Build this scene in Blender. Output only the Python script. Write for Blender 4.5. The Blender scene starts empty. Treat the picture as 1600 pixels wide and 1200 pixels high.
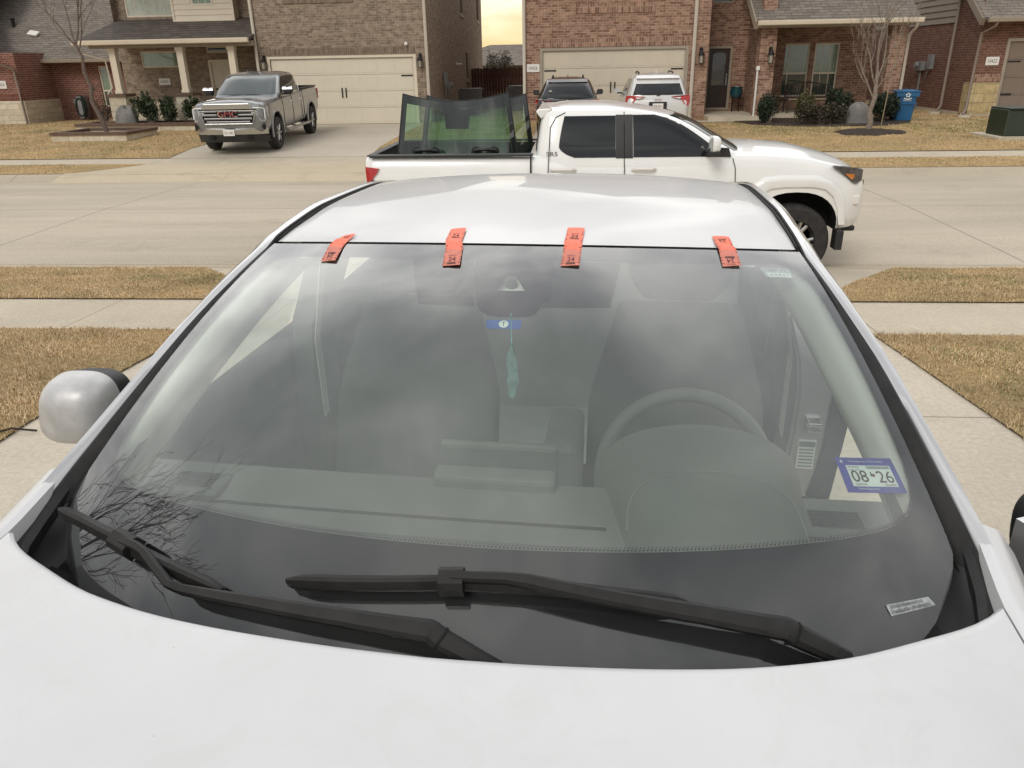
import bpy, bmesh, math, random
import numpy as np
from mathutils import Vector, Matrix, Euler
from math import sin, cos, pi, radians as R, sqrt, atan2
random.seed(7); rng = np.random.default_rng(11)
SC = bpy.context.scene
COL = SC.collection

# ------------------------------------------------------------------ camera
PITCH, ROLL, YAW, CAM_H = R(22.7), R(1.05), R(4.5), 1.72
fwd = Vector((-sin(YAW)*cos(PITCH), cos(YAW)*cos(PITCH), -sin(PITCH)))
rt0 = Vector((cos(YAW), sin(YAW), 0)); up0 = rt0.cross(fwd)
cr = rt0*cos(ROLL) - up0*sin(ROLL); cu = rt0*sin(ROLL) + up0*cos(ROLL)
cd = bpy.data.cameras.new('camera'); cam = bpy.data.objects.new('camera', cd); COL.objects.link(cam)
cd.sensor_width = 36; cd.lens = 27.045; cd.clip_start = .02; cd.clip_end = 2000
M = Matrix((cr, cu, -fwd)).transposed().to_4x4(); M.translation = (0, 0, CAM_H)
cam.matrix_world = M
SC.camera = cam

# ------------------------------------------------------------------ world, sun, exposure
SUN_EL, SUN_AZ = R(40), R(203)            # azimuth measured from +Y towards +X
W = bpy.data.worlds.new('World'); SC.world = W; W.use_nodes = True
nt = W.node_tree; nt.nodes.clear()
def N(t, **k):
    n = nt.nodes.new(t)
    for a, b in k.items(): setattr(n, a, b)
    return n
def mth(op, a, b=None, clamp=False):
    n = N('ShaderNodeMath', operation=op, use_clamp=clamp)
    for i, x in enumerate((a, b)):
        if x is None: continue
        if isinstance(x, (int, float)): n.inputs[i].default_value = x
        else: nt.links.new(x, n.inputs[i])
    return n.outputs[0]
def mixc(f, a, b, mode='MIX'):
    n = N('ShaderNodeMix', data_type='RGBA', blend_type=mode)
    for i, x in ((0, f), (6, a), (7, b)):
        if isinstance(x, (int, float)): n.inputs[i].default_value = x
        elif isinstance(x, tuple): n.inputs[i].default_value = (*x, 1)
        else: nt.links.new(x, n.inputs[i])
    return n.outputs[2]
tc = N('ShaderNodeTexCoord'); sep = N('ShaderNodeSeparateXYZ'); nt.links.new(tc.outputs['Generated'], sep.inputs[0])
sx, sy, sz = sep.outputs
den = mth('ADD', mth('MAXIMUM', sz, 0.0), .22)
cmb = N('ShaderNodeCombineXYZ'); nt.links.new(mth('DIVIDE', sx, den), cmb.inputs[0]); nt.links.new(mth('DIVIDE', sy, den), cmb.inputs[1])
cmb.inputs[2].default_value = 8.3
nz = N('ShaderNodeTexNoise'); nz.inputs['Scale'].default_value = 1.9; nz.inputs['Detail'].default_value = 5; nz.inputs['Roughness'].default_value = .52; nz.inputs['Distortion'].default_value = .35
nt.links.new(cmb.outputs[0], nz.inputs['Vector'])
rp = N('ShaderNodeValToRGB'); e = rp.color_ramp.elements
e[0].position = .38; e[0].color = (.50, .51, .54, 1); e[1].position = .66; e[1].color = (1.38, 1.36, 1.33, 1)
x = rp.color_ramp.elements.new(.52); x.color = (.82, .82, .84, 1)
nt.links.new(nz.outputs['Fac'], rp.inputs[0])
# the cloud deck is thinner and brighter ahead, towards the glowing horizon
ahead = mth('MAXIMUM', mth('ADD', mth('MULTIPLY', sy, 1.3), 1.0), .80)
gain = N('ShaderNodeCombineXYZ'); 
for i in range(3): nt.links.new(mth('MULTIPLY', ahead, 10.0), gain.inputs[i])
cloud = mixc(1.0, rp.outputs[0], gain.outputs[0], 'MULTIPLY')
low = mth('POWER', mth('SUBTRACT', 1.0, mth('MAXIMUM', sz, 0.0)), 3.0)
front = mth('MULTIPLY', low, mth('ADD', mth('MULTIPLY', sy, .45), .5, True))
rp2 = N('ShaderNodeValToRGB'); e = rp2.color_ramp.elements
e[0].position = .0; e[0].color = (9.6, 6.8, 2.4, 1); e[1].position = .30; e[1].color = (10.0, 9.0, 6.6, 1)
x = rp2.color_ramp.elements.new(.045); x.color = (9.9, 7.2, 2.8, 1)
x = rp2.color_ramp.elements.new(.075); x.color = (9.8, 8.3, 4.9, 1)
nt.links.new(mth('MAXIMUM', sz, 0.0), rp2.inputs[0])
cloud = mixc(front, cloud, rp2.outputs[0])
sky = N('ShaderNodeTexSky', sky_type='NISHITA', sun_disc=False, sun_elevation=SUN_EL, sun_rotation=SUN_AZ)
skyc = mixc(.93, sky.outputs[0], cloud)
bg = N('ShaderNodeBackground'); bg.inputs[1].default_value = .1; nt.links.new(skyc, bg.inputs[0])
out = N('ShaderNodeOutputWorld'); nt.links.new(bg.outputs[0], out.inputs[0])
sd = bpy.data.lights.new('sun', 'SUN'); sd.energy = 1.35; sd.angle = R(24); sd.color = (1, .95, .87)
so = bpy.data.objects.new('sun', sd); COL.objects.link(so)
so.rotation_euler = Vector((-sin(SUN_AZ)*cos(SUN_EL), -cos(SUN_AZ)*cos(SUN_EL), -sin(SUN_EL))).to_track_quat('-Z', 'Y').to_euler()
so.location = (0, 0, 30)
SC.view_settings.view_transform = 'Standard'; SC.view_settings.look = 'None'
SC.view_settings.exposure = .03; SC.view_settings.gamma = 1; SC.view_settings.use_curve_mapping = False

# ------------------------------------------------------------------ tagging
def tag(o, label=None, cat=None, group=None, kind=None):
    for k, v in (('label', label), ('category', cat), ('group', group), ('kind', kind)):
        if v: o[k] = v
    return o
def empty(name, label, cat, loc=(0, 0, 0), rz=0, group=None):
    o = bpy.data.objects.new(name, None); COL.objects.link(o); o.location = loc; o.rotation_euler = (0, 0, rz)
    o.empty_display_size = .2
    return tag(o, label, cat, group)
def copy_tree(o, parent=None):
    c = o.copy(); COL.objects.link(c)
    if parent is not None: c.parent = parent
    for ch in [k for k in bpy.data.objects if k.parent == o]: copy_tree(ch, c)
    return c

# ------------------------------------------------------------------ mesh building
class MB:
    def __init__(s): s.v = []; s.f = []; s.m = []; s.cm = 0
    def add(s, vs, fs):
        b = len(s.v); s.v += [tuple(p) for p in vs]; s.f += [tuple(b+i for i in f) for f in fs]; s.m += [s.cm]*len(fs); return s
    def mat(s, i): s.cm = i; return s
    def box(s, x0, x1, y0, y1, z0, z1, rot=None, piv=None):
        p = [(x, y, z) for x in (x0, x1) for y in (y0, y1) for z in (z0, z1)]
        if rot is not None:
            pv = Vector(piv if piv else ((x0+x1)/2, (y0+y1)/2, (z0+z1)/2)); m = Euler(rot).to_matrix()
            p = [tuple(m @ (Vector(a)-pv) + pv) for a in p]
        return s.add(p, [(0, 1, 3, 2), (4, 6, 7, 5), (0, 4, 5, 1), (2, 3, 7, 6), (0, 2, 6, 4), (1, 5, 7, 3)])
    def tube(s, pts, r, n=8, cap=True, flat=None):
        pts = [Vector(p) for p in pts]; rs = r if isinstance(r, (list, tuple)) else [r]*len(pts)
        vs = []; a = None
        for i, p in enumerate(pts):
            d = (pts[min(i+1, len(pts)-1)] - pts[max(i-1, 0)]).normalized()
            if a is None:
                a = d.cross(Vector((0, 0, 1)))
                if a.length < .15: a = d.cross(Vector((0, 1, 0)))
            else: a = a - d*a.dot(d)
            a.normalize(); b = a.cross(d)
            for k in range(n):
                t = 2*pi*k/n
                vs.append(p + a*cos(t)*rs[i]*(flat[0] if flat else 1) + b*sin(t)*rs[i]*(flat[1] if flat else 1))
        fs = [(i*n+k, i*n+(k+1) % n, (i+1)*n+(k+1) % n, (i+1)*n+k) for i in range(len(pts)-1) for k in range(n)]
        if cap: fs += [tuple(range(n-1, -1, -1)), tuple(range((len(pts)-1)*n, len(pts)*n))]
        return s.add(vs, fs)
    def sweep(s, pts, prof, upv=(0, 0, 1), cap=True):
        """profile [(side,up)] swept along pts with a fixed up reference"""
        pts = [Vector(p) for p in pts]; n = len(prof); vs = []
        for i, p in enumerate(pts):
            d = (pts[min(i+1, len(pts)-1)] - pts[max(i-1, 0)]).normalized()
            u = Vector(upv[i] if isinstance(upv, list) else upv); a = d.cross(u).normalized(); b = a.cross(d)
            q = prof[i] if isinstance(prof[0][0], (list, tuple)) else prof
            vs += [p + a*x + b*z for x, z in q]
        n = len(vs)//len(pts)
        fs = [(i*n+k, i*n+(k+1) % n, (i+1)*n+(k+1) % n, (i+1)*n+k) for i in range(len(pts)-1) for k in range(n)]
        if cap: fs += [tuple(range(n-1, -1, -1)), tuple(range((len(pts)-1)*n, len(pts)*n))]
        return s.add(vs, fs)
    def grid(s, fn, nu, nv, flip=False):
        vs = [fn(i/nu, j/nv) for i in range(nu+1) for j in range(nv+1)]; w = nv+1
        fs = [(i*w+j, (i+1)*w+j, (i+1)*w+j+1, i*w+j+1) for i in range(nu) for j in range(nv)]
        if flip: fs = [f[::-1] for f in fs]
        return s.add(vs, fs)
    def prism(s, pts, d):
        """planar polygon pts (3D) extruded by vector d"""
        n = len(pts); d = Vector(d); vs = [Vector(p) for p in pts] + [Vector(p)+d for p in pts]
        return s.add(vs, [tuple(range(n))[::-1], tuple(range(n, 2*n))] + [(i, (i+1) % n, n+(i+1) % n, n+i) for i in range(n)])
    def lathe(s, prof, c=(0, 0, 0), ax='z', n=24, cap=True):
        vs = []
        for r, h in prof:
            for k in range(n):
                t = 2*pi*k/n; a, b = r*cos(t), r*sin(t)
                p = {'z': (a, b, h), 'y': (a, h, b), 'x': (h, a, b)}[ax]
                vs.append((p[0]+c[0], p[1]+c[1], p[2]+c[2]))
        m = len(prof)
        fs = [(i*n+k, i*n+(k+1) % n, (i+1)*n+(k+1) % n, (i+1)*n+k) for i in range(m-1) for k in range(n)]
        if cap: fs += [tuple(range(n))[::-1], tuple(range((m-1)*n, m*n))]
        return s.add(vs, fs)
    def build(s, name, mats, parent=None, smooth=False, angle=None, bevel=0):
        me = bpy.data.meshes.new(name); me.from_pydata([tuple(p) for p in s.v], [], s.f)
        for m in (mats if isinstance(mats, (list, tuple)) else [mats]): me.materials.append(m)
        if any(s.m): me.polygons.foreach_set('material_index', s.m)
        bm = bmesh.new(); bm.from_mesh(me); bmesh.ops.recalc_face_normals(bm, faces=bm.faces); bm.to_mesh(me); bm.free()
        if smooth:
            me.polygons.foreach_set('use_smooth', [True]*len(me.polygons))
            try: me.set_sharp_from_angle(angle=R(angle if angle else 40))
            except Exception: pass
        me.update()
        o = bpy.data.objects.new(name, me); COL.objects.link(o)
        if parent is not None: o.parent = parent
        if bevel:
            b = o.modifiers.new('bevel', 'BEVEL'); b.width = bevel; b.segments = 2; b.limit_method = 'ANGLE'; b.angle_limit = R(35)
        return o
def interp(xs, ys):
    """monotone cubic through control points"""
    xs = np.array(xs, float); ys = np.array(ys, float); h = np.diff(xs); d = np.diff(ys)/h; m = np.zeros(len(xs))
    m[0] = d[0]; m[-1] = d[-1]
    for i in range(1, len(xs)-1):
        m[i] = 0 if d[i-1]*d[i] <= 0 else 2*d[i-1]*d[i]/(d[i-1]+d[i])
    def f(x):
        x = min(max(x, xs[0]), xs[-1]); i = min(max(int(np.searchsorted(xs, x))-1, 0), len(h)-1); t = (x-xs[i])/h[i]
        return float((2*t**3-3*t*t+1)*ys[i] + (t**3-2*t*t+t)*h[i]*m[i] + (-2*t**3+3*t*t)*ys[i+1] + (t**3-t*t)*h[i]*m[i+1])
    return f
def text_polys(s, size=1.0, align='CENTER', spacing=1.0):
    cu_ = bpy.data.curves.new('lettering', 'FONT'); cu_.body = s; cu_.size = size; cu_.align_x = align; cu_.align_y = 'CENTER'; cu_.space_character = spacing; cu_.resolution_u = 3
    o = bpy.data.objects.new('lettering', cu_); COL.objects.link(o)
    me = o.to_mesh(); vs = [tuple(v.co) for v in me.vertices]; fs = [tuple(p.vertices) for p in me.polygons]
    o.to_mesh_clear(); bpy.data.objects.remove(o); bpy.data.curves.remove(cu_)
    return vs, fs
def text_fit(mb, s, fn, w, h, cx=0, cy=0, spacing=1.0, sx=1, sy=1, rot=False):
    """lettering scaled into a w x h box centred at (cx,cy) of a 2D frame; fn maps the frame into space"""
    vs, fs = text_polys(s, 1.0, spacing=spacing)
    if not vs: return
    a = np.array(vs)[:, :2]; lo, hi = a.min(0), a.max(0); a = (a-(lo+hi)/2)/np.maximum(hi-lo, 1e-6)*[w, h]
    if rot: a = -a
    mb.add([fn(cx+p[0], cy+p[1]) for p in a], fs)
def cutout(o, cutter_mb, mat):
    """take the cutter's volume out of a closed body and keep its walls in the given material"""
    c = cutter_mb.build('cutter', mat, o.parent)
    m = o.modifiers.new('cut', 'BOOLEAN'); m.operation = 'DIFFERENCE'; m.object = c; m.solver = 'EXACT'
    try: m.material_mode = 'TRANSFER'
    except Exception: pass
    dg = bpy.context.evaluated_depsgraph_get(); dg.update()
    me = bpy.data.meshes.new_from_object(o.evaluated_get(dg)); o.modifiers.clear(); o.data = me
    try: me.set_sharp_from_angle(angle=R(38))
    except Exception: pass
    bpy.data.objects.remove(c)

# ------------------------------------------------------------------ materials
def newmat(name):
    m = bpy.data.materials.new(name); m.use_nodes = True; t = m.node_tree; return m, t, t.nodes['Principled BSDF']
def lk(t, a, b): t.links.new(a, b)
def mat(name, col, rough=.6, metal=0, var=0, vs=5, bump=0, bs=60, coat=0, spec=.5, col2=None, detail=4, stretch=None, coord='Object', croughness=.03):
    m, t, p = newmat(name); p.inputs['Base Color'].default_value = (*col, 1); p.inputs['Roughness'].default_value = rough
    p.inputs['Metallic'].default_value = metal; p.inputs['Coat Weight'].default_value = coat; p.inputs['Coat Roughness'].default_value = croughness
    p.inputs['Specular IOR Level'].default_value = spec
    if var or bump:
        tcn = t.nodes.new('ShaderNodeTexCoord'); src = tcn.outputs[coord]
        if stretch:
            mp = t.nodes.new('ShaderNodeMapping'); mp.inputs['Scale'].default_value = stretch; lk(t, src, mp.inputs[0]); src = mp.outputs[0]
    if var:
        n = t.nodes.new('ShaderNodeTexNoise'); n.inputs['Scale'].default_value = vs; n.inputs['Detail'].default_value = detail; n.inputs['Roughness'].default_value = .6; lk(t, src, n.inputs['Vector'])
        r = t.nodes.new('ShaderNodeValToRGB'); c2 = col2 if col2 else tuple(min(1, c*(1+var)) for c in col); c1 = col if col2 else tuple(c*(1-var) for c in col)
        r.color_ramp.elements[0].position = .32; r.color_ramp.elements[0].color = (*c1, 1); r.color_ramp.elements[1].position = .68; r.color_ramp.elements[1].color = (*c2, 1)
        lk(t, n.outputs['Fac'], r.inputs[0]); lk(t, r.outputs[0], p.inputs['Base Color'])
    if bump:
        n = t.nodes.new('ShaderNodeTexNoise'); n.inputs['Scale'].default_value = bs; n.inputs['Detail'].default_value = 4; lk(t, src, n.inputs['Vector'])
        b = t.nodes.new('ShaderNodeBump'); b.inputs['Strength'].default_value = bump; b.inputs['Distance'].default_value = .02; lk(t, n.outputs['Fac'], b.inputs['Height']); lk(t, b.outputs[0], p.inputs['Normal'])
    return m
def brick_mat(name, c1, c2, cm, sc=1.0, vert=False, rough=.9, spread=.75, stone=False):
    m, t, p = newmat(name); p.inputs['Roughness'].default_value = rough; p.inputs['Specular IOR Level'].default_value = .25
    tcn = t.nodes.new('ShaderNodeTexCoord'); s = t.nodes.new('ShaderNodeSeparateXYZ'); lk(t, tcn.outputs['Object'], s.inputs[0])
    a = t.nodes.new('ShaderNodeMath'); a.operation = 'ADD'; lk(t, s.outputs[0], a.inputs[0]); lk(t, s.outputs[1], a.inputs[1])
    c = t.nodes.new('ShaderNodeCombineXYZ')
    lk(t, a.outputs[0], c.inputs[1 if vert else 0]); lk(t, s.outputs[2], c.inputs[0 if vert else 1])
    b = t.nodes.new('ShaderNodeTexBrick'); lk(t, c.outputs[0], b.inputs['Vector']); b.inputs['Scale'].default_value = 1
    b.inputs['Brick Width'].default_value = (.46 if stone else .205)*sc; b.inputs['Row Height'].default_value = (.2 if stone else .075)*sc; b.inputs['Mortar Size'].default_value = .007*sc
    b.inputs['Mortar Smooth'].default_value = .15; b.inputs['Bias'].default_value = 0
    if vert: b.offset = 0
    b.inputs['Color1'].default_value = (*c1, 1); b.inputs['Color2'].default_value = (*c2, 1); b.inputs['Mortar'].default_value = (*cm, 1)
    n = t.nodes.new('ShaderNodeTexNoise'); n.inputs['Scale'].default_value = 6; n.inputs['Detail'].default_value = 6; n.inputs['Roughness'].default_value = .75; lk(t, c.outputs[0], n.inputs['Vector'])
    r = t.nodes.new('ShaderNodeValToRGB'); r.color_ramp.elements[0].position = .3; r.color_ramp.elements[0].color = (1-spread*.5,)*3+(1,); r.color_ramp.elements[1].position = .72; r.color_ramp.elements[1].color = (1+spread*.45,)*3+(1,)
    lk(t, n.outputs['Fac'], r.inputs[0])
    mx = t.nodes.new('ShaderNodeMix'); mx.data_type = 'RGBA'; mx.blend_type = 'MULTIPLY'; mx.inputs[0].default_value = 1; lk(t, b.outputs['Color'], mx.inputs[6]); lk(t, r.outputs[0], mx.inputs[7]); lk(t, mx.outputs[2], p.inputs['Base Color'])
    bp = t.nodes.new('ShaderNodeBump'); bp.inputs['Strength'].default_value = .6; bp.inputs['Distance'].default_value = .012; bp.invert = True
    lk(t, b.outputs['Fac'], bp.inputs['Height']); lk(t, bp.outputs[0], p.inputs['Normal'])
    return m
def shingle_mat(name, c1, c2):
    m, t, p = newmat(name); p.inputs['Roughness'].default_value = .95; p.inputs['Specular IOR Level'].default_value = .2
    tcn = t.nodes.new('ShaderNodeTexCoord'); s = t.nodes.new('ShaderNodeSeparateXYZ'); lk(t, tcn.outputs['Object'], s.inputs[0])
    c = t.nodes.new('ShaderNodeCombineXYZ'); lk(t, s.outputs[0], c.inputs[0]); lk(t, s.outputs[2], c.inputs[1])
    b = t.nodes.new('ShaderNodeTexBrick'); lk(t, c.outputs[0], b.inputs['Vector']); b.inputs['Scale'].default_value = 1
    b.inputs['Brick Width'].default_value = .33; b.inputs['Row Height'].default_value = .082; b.inputs['Mortar Size'].default_value = .008; b.inputs['Mortar Smooth'].default_value = .4
    b.inputs['Color1'].default_value = (*c1, 1); b.inputs['Color2'].default_value = (*c2, 1); b.inputs['Mortar'].default_value = tuple(x*.45 for x in c1)+(1,)
    n = t.nodes.new('ShaderNodeTexNoise'); n.inputs['Scale'].default_value = 9; n.inputs['Detail'].default_value = 5; n.inputs['Roughness'].default_value = .7
    mp = t.nodes.new('ShaderNodeMapping'); mp.inputs['Scale'].default_value = (.6, 1.6, 1.6); lk(t, tcn.outputs['Object'], mp.inputs[0]); lk(t, mp.outputs[0], n.inputs['Vector'])
    r = t.nodes.new('ShaderNodeValToRGB'); r.color_ramp.elements[0].position = .3; r.color_ramp.elements[0].color = (.72, .72, .72, 1); r.color_ramp.elements[1].position = .7; r.color_ramp.elements[1].color = (1.25, 1.25, 1.25, 1); lk(t, n.outputs['Fac'], r.inputs[0])
    mx = t.nodes.new('ShaderNodeMix'); mx.data_type = 'RGBA'; mx.blend_type = 'MULTIPLY'; mx.inputs[0].default_value = 1; lk(t, b.outputs['Color'], mx.inputs[6]); lk(t, r.outputs[0], mx.inputs[7]); lk(t, mx.outputs[2], p.inputs['Base Color'])
    return m
def glass_mat(name, tint, k=1.6, ior=1.5, rough=0, dirt=0):
    """thin pane: fresnel mirror over tinted see-through"""
    m, t, p = newmat(name); t.nodes.remove(p); o = t.nodes['Material Output']
    tr = t.nodes.new('ShaderNodeBsdfTransparent'); tr.inputs[0].default_value = (*tint, 1)
    gl = t.nodes.new('ShaderNodeBsdfGlossy'); gl.inputs['Roughness'].default_value = rough; gl.inputs[0].default_value = (1, 1, 1, 1)
    fr = t.nodes.new('ShaderNodeFresnel'); fr.inputs[0].default_value = ior
    mu = t.nodes.new('ShaderNodeMath'); mu.operation = 'MULTIPLY'; mu.use_clamp = True; mu.inputs[1].default_value = k; lk(t, fr.outputs[0], mu.inputs[0])
    mx = t.nodes.new('ShaderNodeMixShader'); lk(t, mu.outputs[0], mx.inputs[0]); lk(t, tr.outputs[0], mx.inputs[1]); lk(t, gl.outputs[0], mx.inputs[2])
    res = mx.outputs[0]
    if dirt:
        df = t.nodes.new('ShaderNodeBsdfDiffuse'); df.inputs[0].default_value = (.7, .72, .7, 1)
        n = t.nodes.new('ShaderNodeTexNoise'); n.inputs['Scale'].default_value = 7; n.inputs['Detail'].default_value = 6
        tcn = t.nodes.new('ShaderNodeTexCoord'); lk(t, tcn.outputs['Object'], n.inputs['Vector'])
        m2 = t.nodes.new('ShaderNodeMath'); m2.operation = 'MULTIPLY'; m2.inputs[1].default_value = dirt*2; lk(t, n.outputs['Fac'], m2.inputs[0])
        mx2 = t.nodes.new('ShaderNodeMixShader'); lk(t, m2.outputs[0], mx2.inputs[0]); lk(t, res, mx2.inputs[1]); lk(t, df.outputs[0], mx2.inputs[2]); res = mx2.outputs[0]
    lk(t, res, o.inputs[0]); return m
def lines_mat(name, col, joints, var=.12, vs=1.2, bump=.25, bs=140, width=.008, cdark=.35, col2=None, streak=None):
    """concrete with stains and control joints: joints = [('x'|'y', position)]"""
    m, t, p = newmat(name); p.inputs['Roughness'].default_value = .92; p.inputs['Specular IOR Level'].default_value = .25
    tcn = t.nodes.new('ShaderNodeTexCoord'); s = t.nodes.new('ShaderNodeSeparateXYZ'); lk(t, tcn.outputs['Object'], s.inputs[0])
    def noise(sc, d, stretch=None, ro=.6):
        n = t.nodes.new('ShaderNodeTexNoise'); n.inputs['Scale'].default_value = sc; n.inputs['Detail'].default_value = d; n.inputs['Roughness'].default_value = ro
        mp = t.nodes.new('ShaderNodeMapping'); mp.inputs['Scale'].default_value = stretch if stretch else (1, 1, 1); lk(t, tcn.outputs['Object'], mp.inputs[0]); lk(t, mp.outputs[0], n.inputs['Vector']); return n.outputs['Fac']
    def ramp(src, a, b, lo, hi):
        r = t.nodes.new('ShaderNodeValToRGB'); r.color_ramp.elements[0].position = a; r.color_ramp.elements[0].color = (*lo, 1); r.color_ramp.elements[1].position = b; r.color_ramp.elements[1].color = (*hi, 1); lk(t, src, r.inputs[0]); return r.outputs[0]
    def mul(a, b, f=1.0, mode='MULTIPLY'):
        mx = t.nodes.new('ShaderNodeMix'); mx.data_type = 'RGBA'; mx.blend_type = mode
        if isinstance(f, float): mx.inputs[0].default_value = f
        else: lk(t, f, mx.inputs[0])
        lk(t, a, mx.inputs[6])
        if isinstance(b, tuple): mx.inputs[7].default_value = (*b, 1)
        else: lk(t, b, mx.inputs[7])
        return mx.outputs[2]
    c2 = col2 if col2 else tuple(c*(1-var) for c in col)
    c = ramp(noise(vs, 6, streak), .34, .68, c2, col)
    c = mul(c, ramp(noise(.9, 7, (1, 1.7, 1), .7), .56, .74, (1, 1, 1), (.84, .83, .81)))
    c = mul(c, ramp(noise(38, 5), .3, .7, (.86, .86, .86), (1.1, 1.1, 1.1)))
    c = mul(c, ramp(noise(170, 2), .35, .7, (.88, .88, .88), (1.08, 1.08, 1.08)))
    tot = None
    wob = noise(14, 3); 
    for ax, pos in joints:
        d = t.nodes.new('ShaderNodeMath'); d.operation = 'SUBTRACT'; lk(t, s.outputs[0 if ax == 'x' else 1], d.inputs[0]); d.inputs[1].default_value = pos
        w2 = t.nodes.new('ShaderNodeMath'); w2.operation = 'MULTIPLY_ADD'; lk(t, wob, w2.inputs[0]); w2.inputs[1].default_value = .012; lk(t, d.outputs[0], w2.inputs[2])
        a = t.nodes.new('ShaderNodeMath'); a.operation = 'ABSOLUTE'; lk(t, w2.outputs[0], a.inputs[0])
        q = t.nodes.new('ShaderNodeMath'); q.operation = 'LESS_THAN'; lk(t, a.outputs[0], q.inputs[0]); q.inputs[1].default_value = width
        if tot is None: tot = q.outputs[0]
        else:
            z = t.nodes.new('ShaderNodeMath'); z.operation = 'MAXIMUM'; lk(t, tot, z.inputs[0]); lk(t, q.outputs[0], z.inputs[1]); tot = z.outputs[0]
    if tot is not None: c = mul(c, tuple(x*cdark for x in col), tot, 'MIX')
    lk(t, c, p.inputs['Base Color'])
    b = t.nodes.new('ShaderNodeBump'); b.inputs['Strength'].default_value = bump; b.inputs['Distance'].default_value = .006; lk(t, noise(bs, 4), b.inputs['Height']); lk(t, b.outputs[0], p.inputs['Normal'])
    return m

T = {}
T['paint'] = mat('silver car paint', (.58, .58, .58), .30, .75, var=.04, vs=3.5, coat=.8, croughness=.06)
T['mirrorpaint'] = mat('dull silver mirror paint', (.50, .50, .50), .42, .2, var=.12, vs=26, coat=.3, croughness=.25)
T['roofpaint'] = mat('silver roof paint', (.52, .52, .52), .40, .05, var=.02, vs=3.5, coat=.5, croughness=.035)
T['hoodpaint'] = mat('dusty silver hood paint', (.57, .575, .58), .42, .10, var=.035, vs=4.2, coat=.5, croughness=.2, bump=.02, bs=14, detail=8)
def dusty(m):
    t = m.node_tree; p = t.nodes['Principled BSDF']; src = p.inputs['Base Color'].links[0].from_socket
    tcn = t.nodes.new('ShaderNodeTexCoord')
    def vor(sc, lo, hi, keep):
        v = t.nodes.new('ShaderNodeTexVoronoi'); v.inputs['Scale'].default_value = sc; lk(t, tcn.outputs['Object'], v.inputs['Vector'])
        r = t.nodes.new('ShaderNodeValToRGB'); r.color_ramp.elements[0].position = lo; r.color_ramp.elements[0].color = (1, 1, 1, 1); r.color_ramp.elements[1].position = hi; r.color_ramp.elements[1].color = (0, 0, 0, 1); lk(t, v.outputs['Distance'], r.inputs[0])
        s = t.nodes.new('ShaderNodeSeparateColor'); lk(t, v.outputs['Color'], s.inputs[0])
        g = t.nodes.new('ShaderNodeMath'); g.operation = 'GREATER_THAN'; g.inputs[1].default_value = keep; lk(t, s.outputs[0], g.inputs[0])
        q = t.nodes.new('ShaderNodeMath'); q.operation = 'MULTIPLY'; lk(t, r.outputs[0], q.inputs[0]); lk(t, g.outputs[0], q.inputs[1]); return q.outputs[0]
    def mixin(f, col, src):
        x_ = t.nodes.new('ShaderNodeMix'); x_.data_type = 'RGBA'; lk(t, f, x_.inputs[0]); lk(t, src, x_.inputs[6]); x_.inputs[7].default_value = (*col, 1); return x_.outputs[2]
    n = t.nodes.new('ShaderNodeTexNoise'); n.inputs['Scale'].default_value = 9; n.inputs['Detail'].default_value = 9; n.inputs['Roughness'].default_value = .72; n.inputs['Distortion'].default_value = 1.2; lk(t, tcn.outputs['Object'], n.inputs['Vector'])
    r = t.nodes.new('ShaderNodeValToRGB'); r.color_ramp.elements[0].position = .50; r.color_ramp.elements[0].color = (0, 0, 0, 1); r.color_ramp.elements[1].position = .78; r.color_ramp.elements[1].color = (.55, .55, .55, 1); lk(t, n.outputs['Fac'], r.inputs[0])
    c = mixin(r.outputs[0], (.50, .50, .49), src)
    c = mixin(vor(42, .03, .06, .90), (.40, .38, .35), c)
    lk(t, c, p.inputs['Base Color'])
    r2 = t.nodes.new('ShaderNodeMapRange'); r2.inputs[3].default_value = .14; r2.inputs[4].default_value = .36; lk(t, n.outputs['Fac'], r2.inputs[0]); lk(t, r2.outputs[0], p.inputs['Coat Roughness'])
dusty(T['hoodpaint'])
T['rubber'] = mat('black rubber', (.016, .016, .017), .55, var=.3, vs=30)
T['blackplastic'] = mat('black plastic trim', (.022, .022, .023), .48, var=.25, vs=60, bump=.15, bs=400)
T['greyplastic'] = mat('weathered grey black plastic', (.017, .0165, .016), .55, spec=.3, var=.3, vs=25, bump=.1, bs=500)
T['wellblack'] = mat('black cowl plastic', (.009, .009, .0095), .5)
T['void'] = mat('dark recess', (.006, .006, .006), .9)
T['dash'] = mat('grey dashboard vinyl', (.17, .175, .168), .7, var=.08, vs=8, bump=.2, bs=700)
T['dashdark'] = mat('dark dashboard vinyl', (.17, .175, .17), .7, var=.1, vs=8)
T['trim'] = mat('pale grey cabin trim', (.90, .90, .85), .8, var=.03, vs=6)
T['seat'] = mat('charcoal seat cloth', (.11, .113, .11), .95, var=.2, vs=9)
T['carpet'] = mat('dark cabin carpet', (.06, .06, .06), .95, var=.2, vs=40)
T['chrome'] = mat('chrome', (.75, .75, .74), .12, 1)
T['satin'] = mat('satin chrome', (.50, .50, .49), .25, 1)
T['rearseat'] = mat('pale rear seat cloth', (.46, .47, .45), .95, var=.12, vs=6)
T['grillegrey'] = mat('grey grille bar', (.25, .25, .25), .3, .7)
T['alloy'] = mat('grey alloy', (.48, .47, .45), .35, .8, var=.08, vs=12)
T['tyre'] = mat('tyre rubber', (.028, .026, .025), .85, var=.3, vs=18, bump=.4, bs=60)
T['white'] = mat('white truck paint', (.83, .835, .82), .3, 0, var=.03, vs=2.5, coat=.8, croughness=.06)
T['whitetrim'] = mat('white plastic', (.75, .73, .69), .45)
T['grey'] = mat('grey truck paint', (.20, .205, .21), .32, .5, var=.05, vs=3, coat=1)
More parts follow.
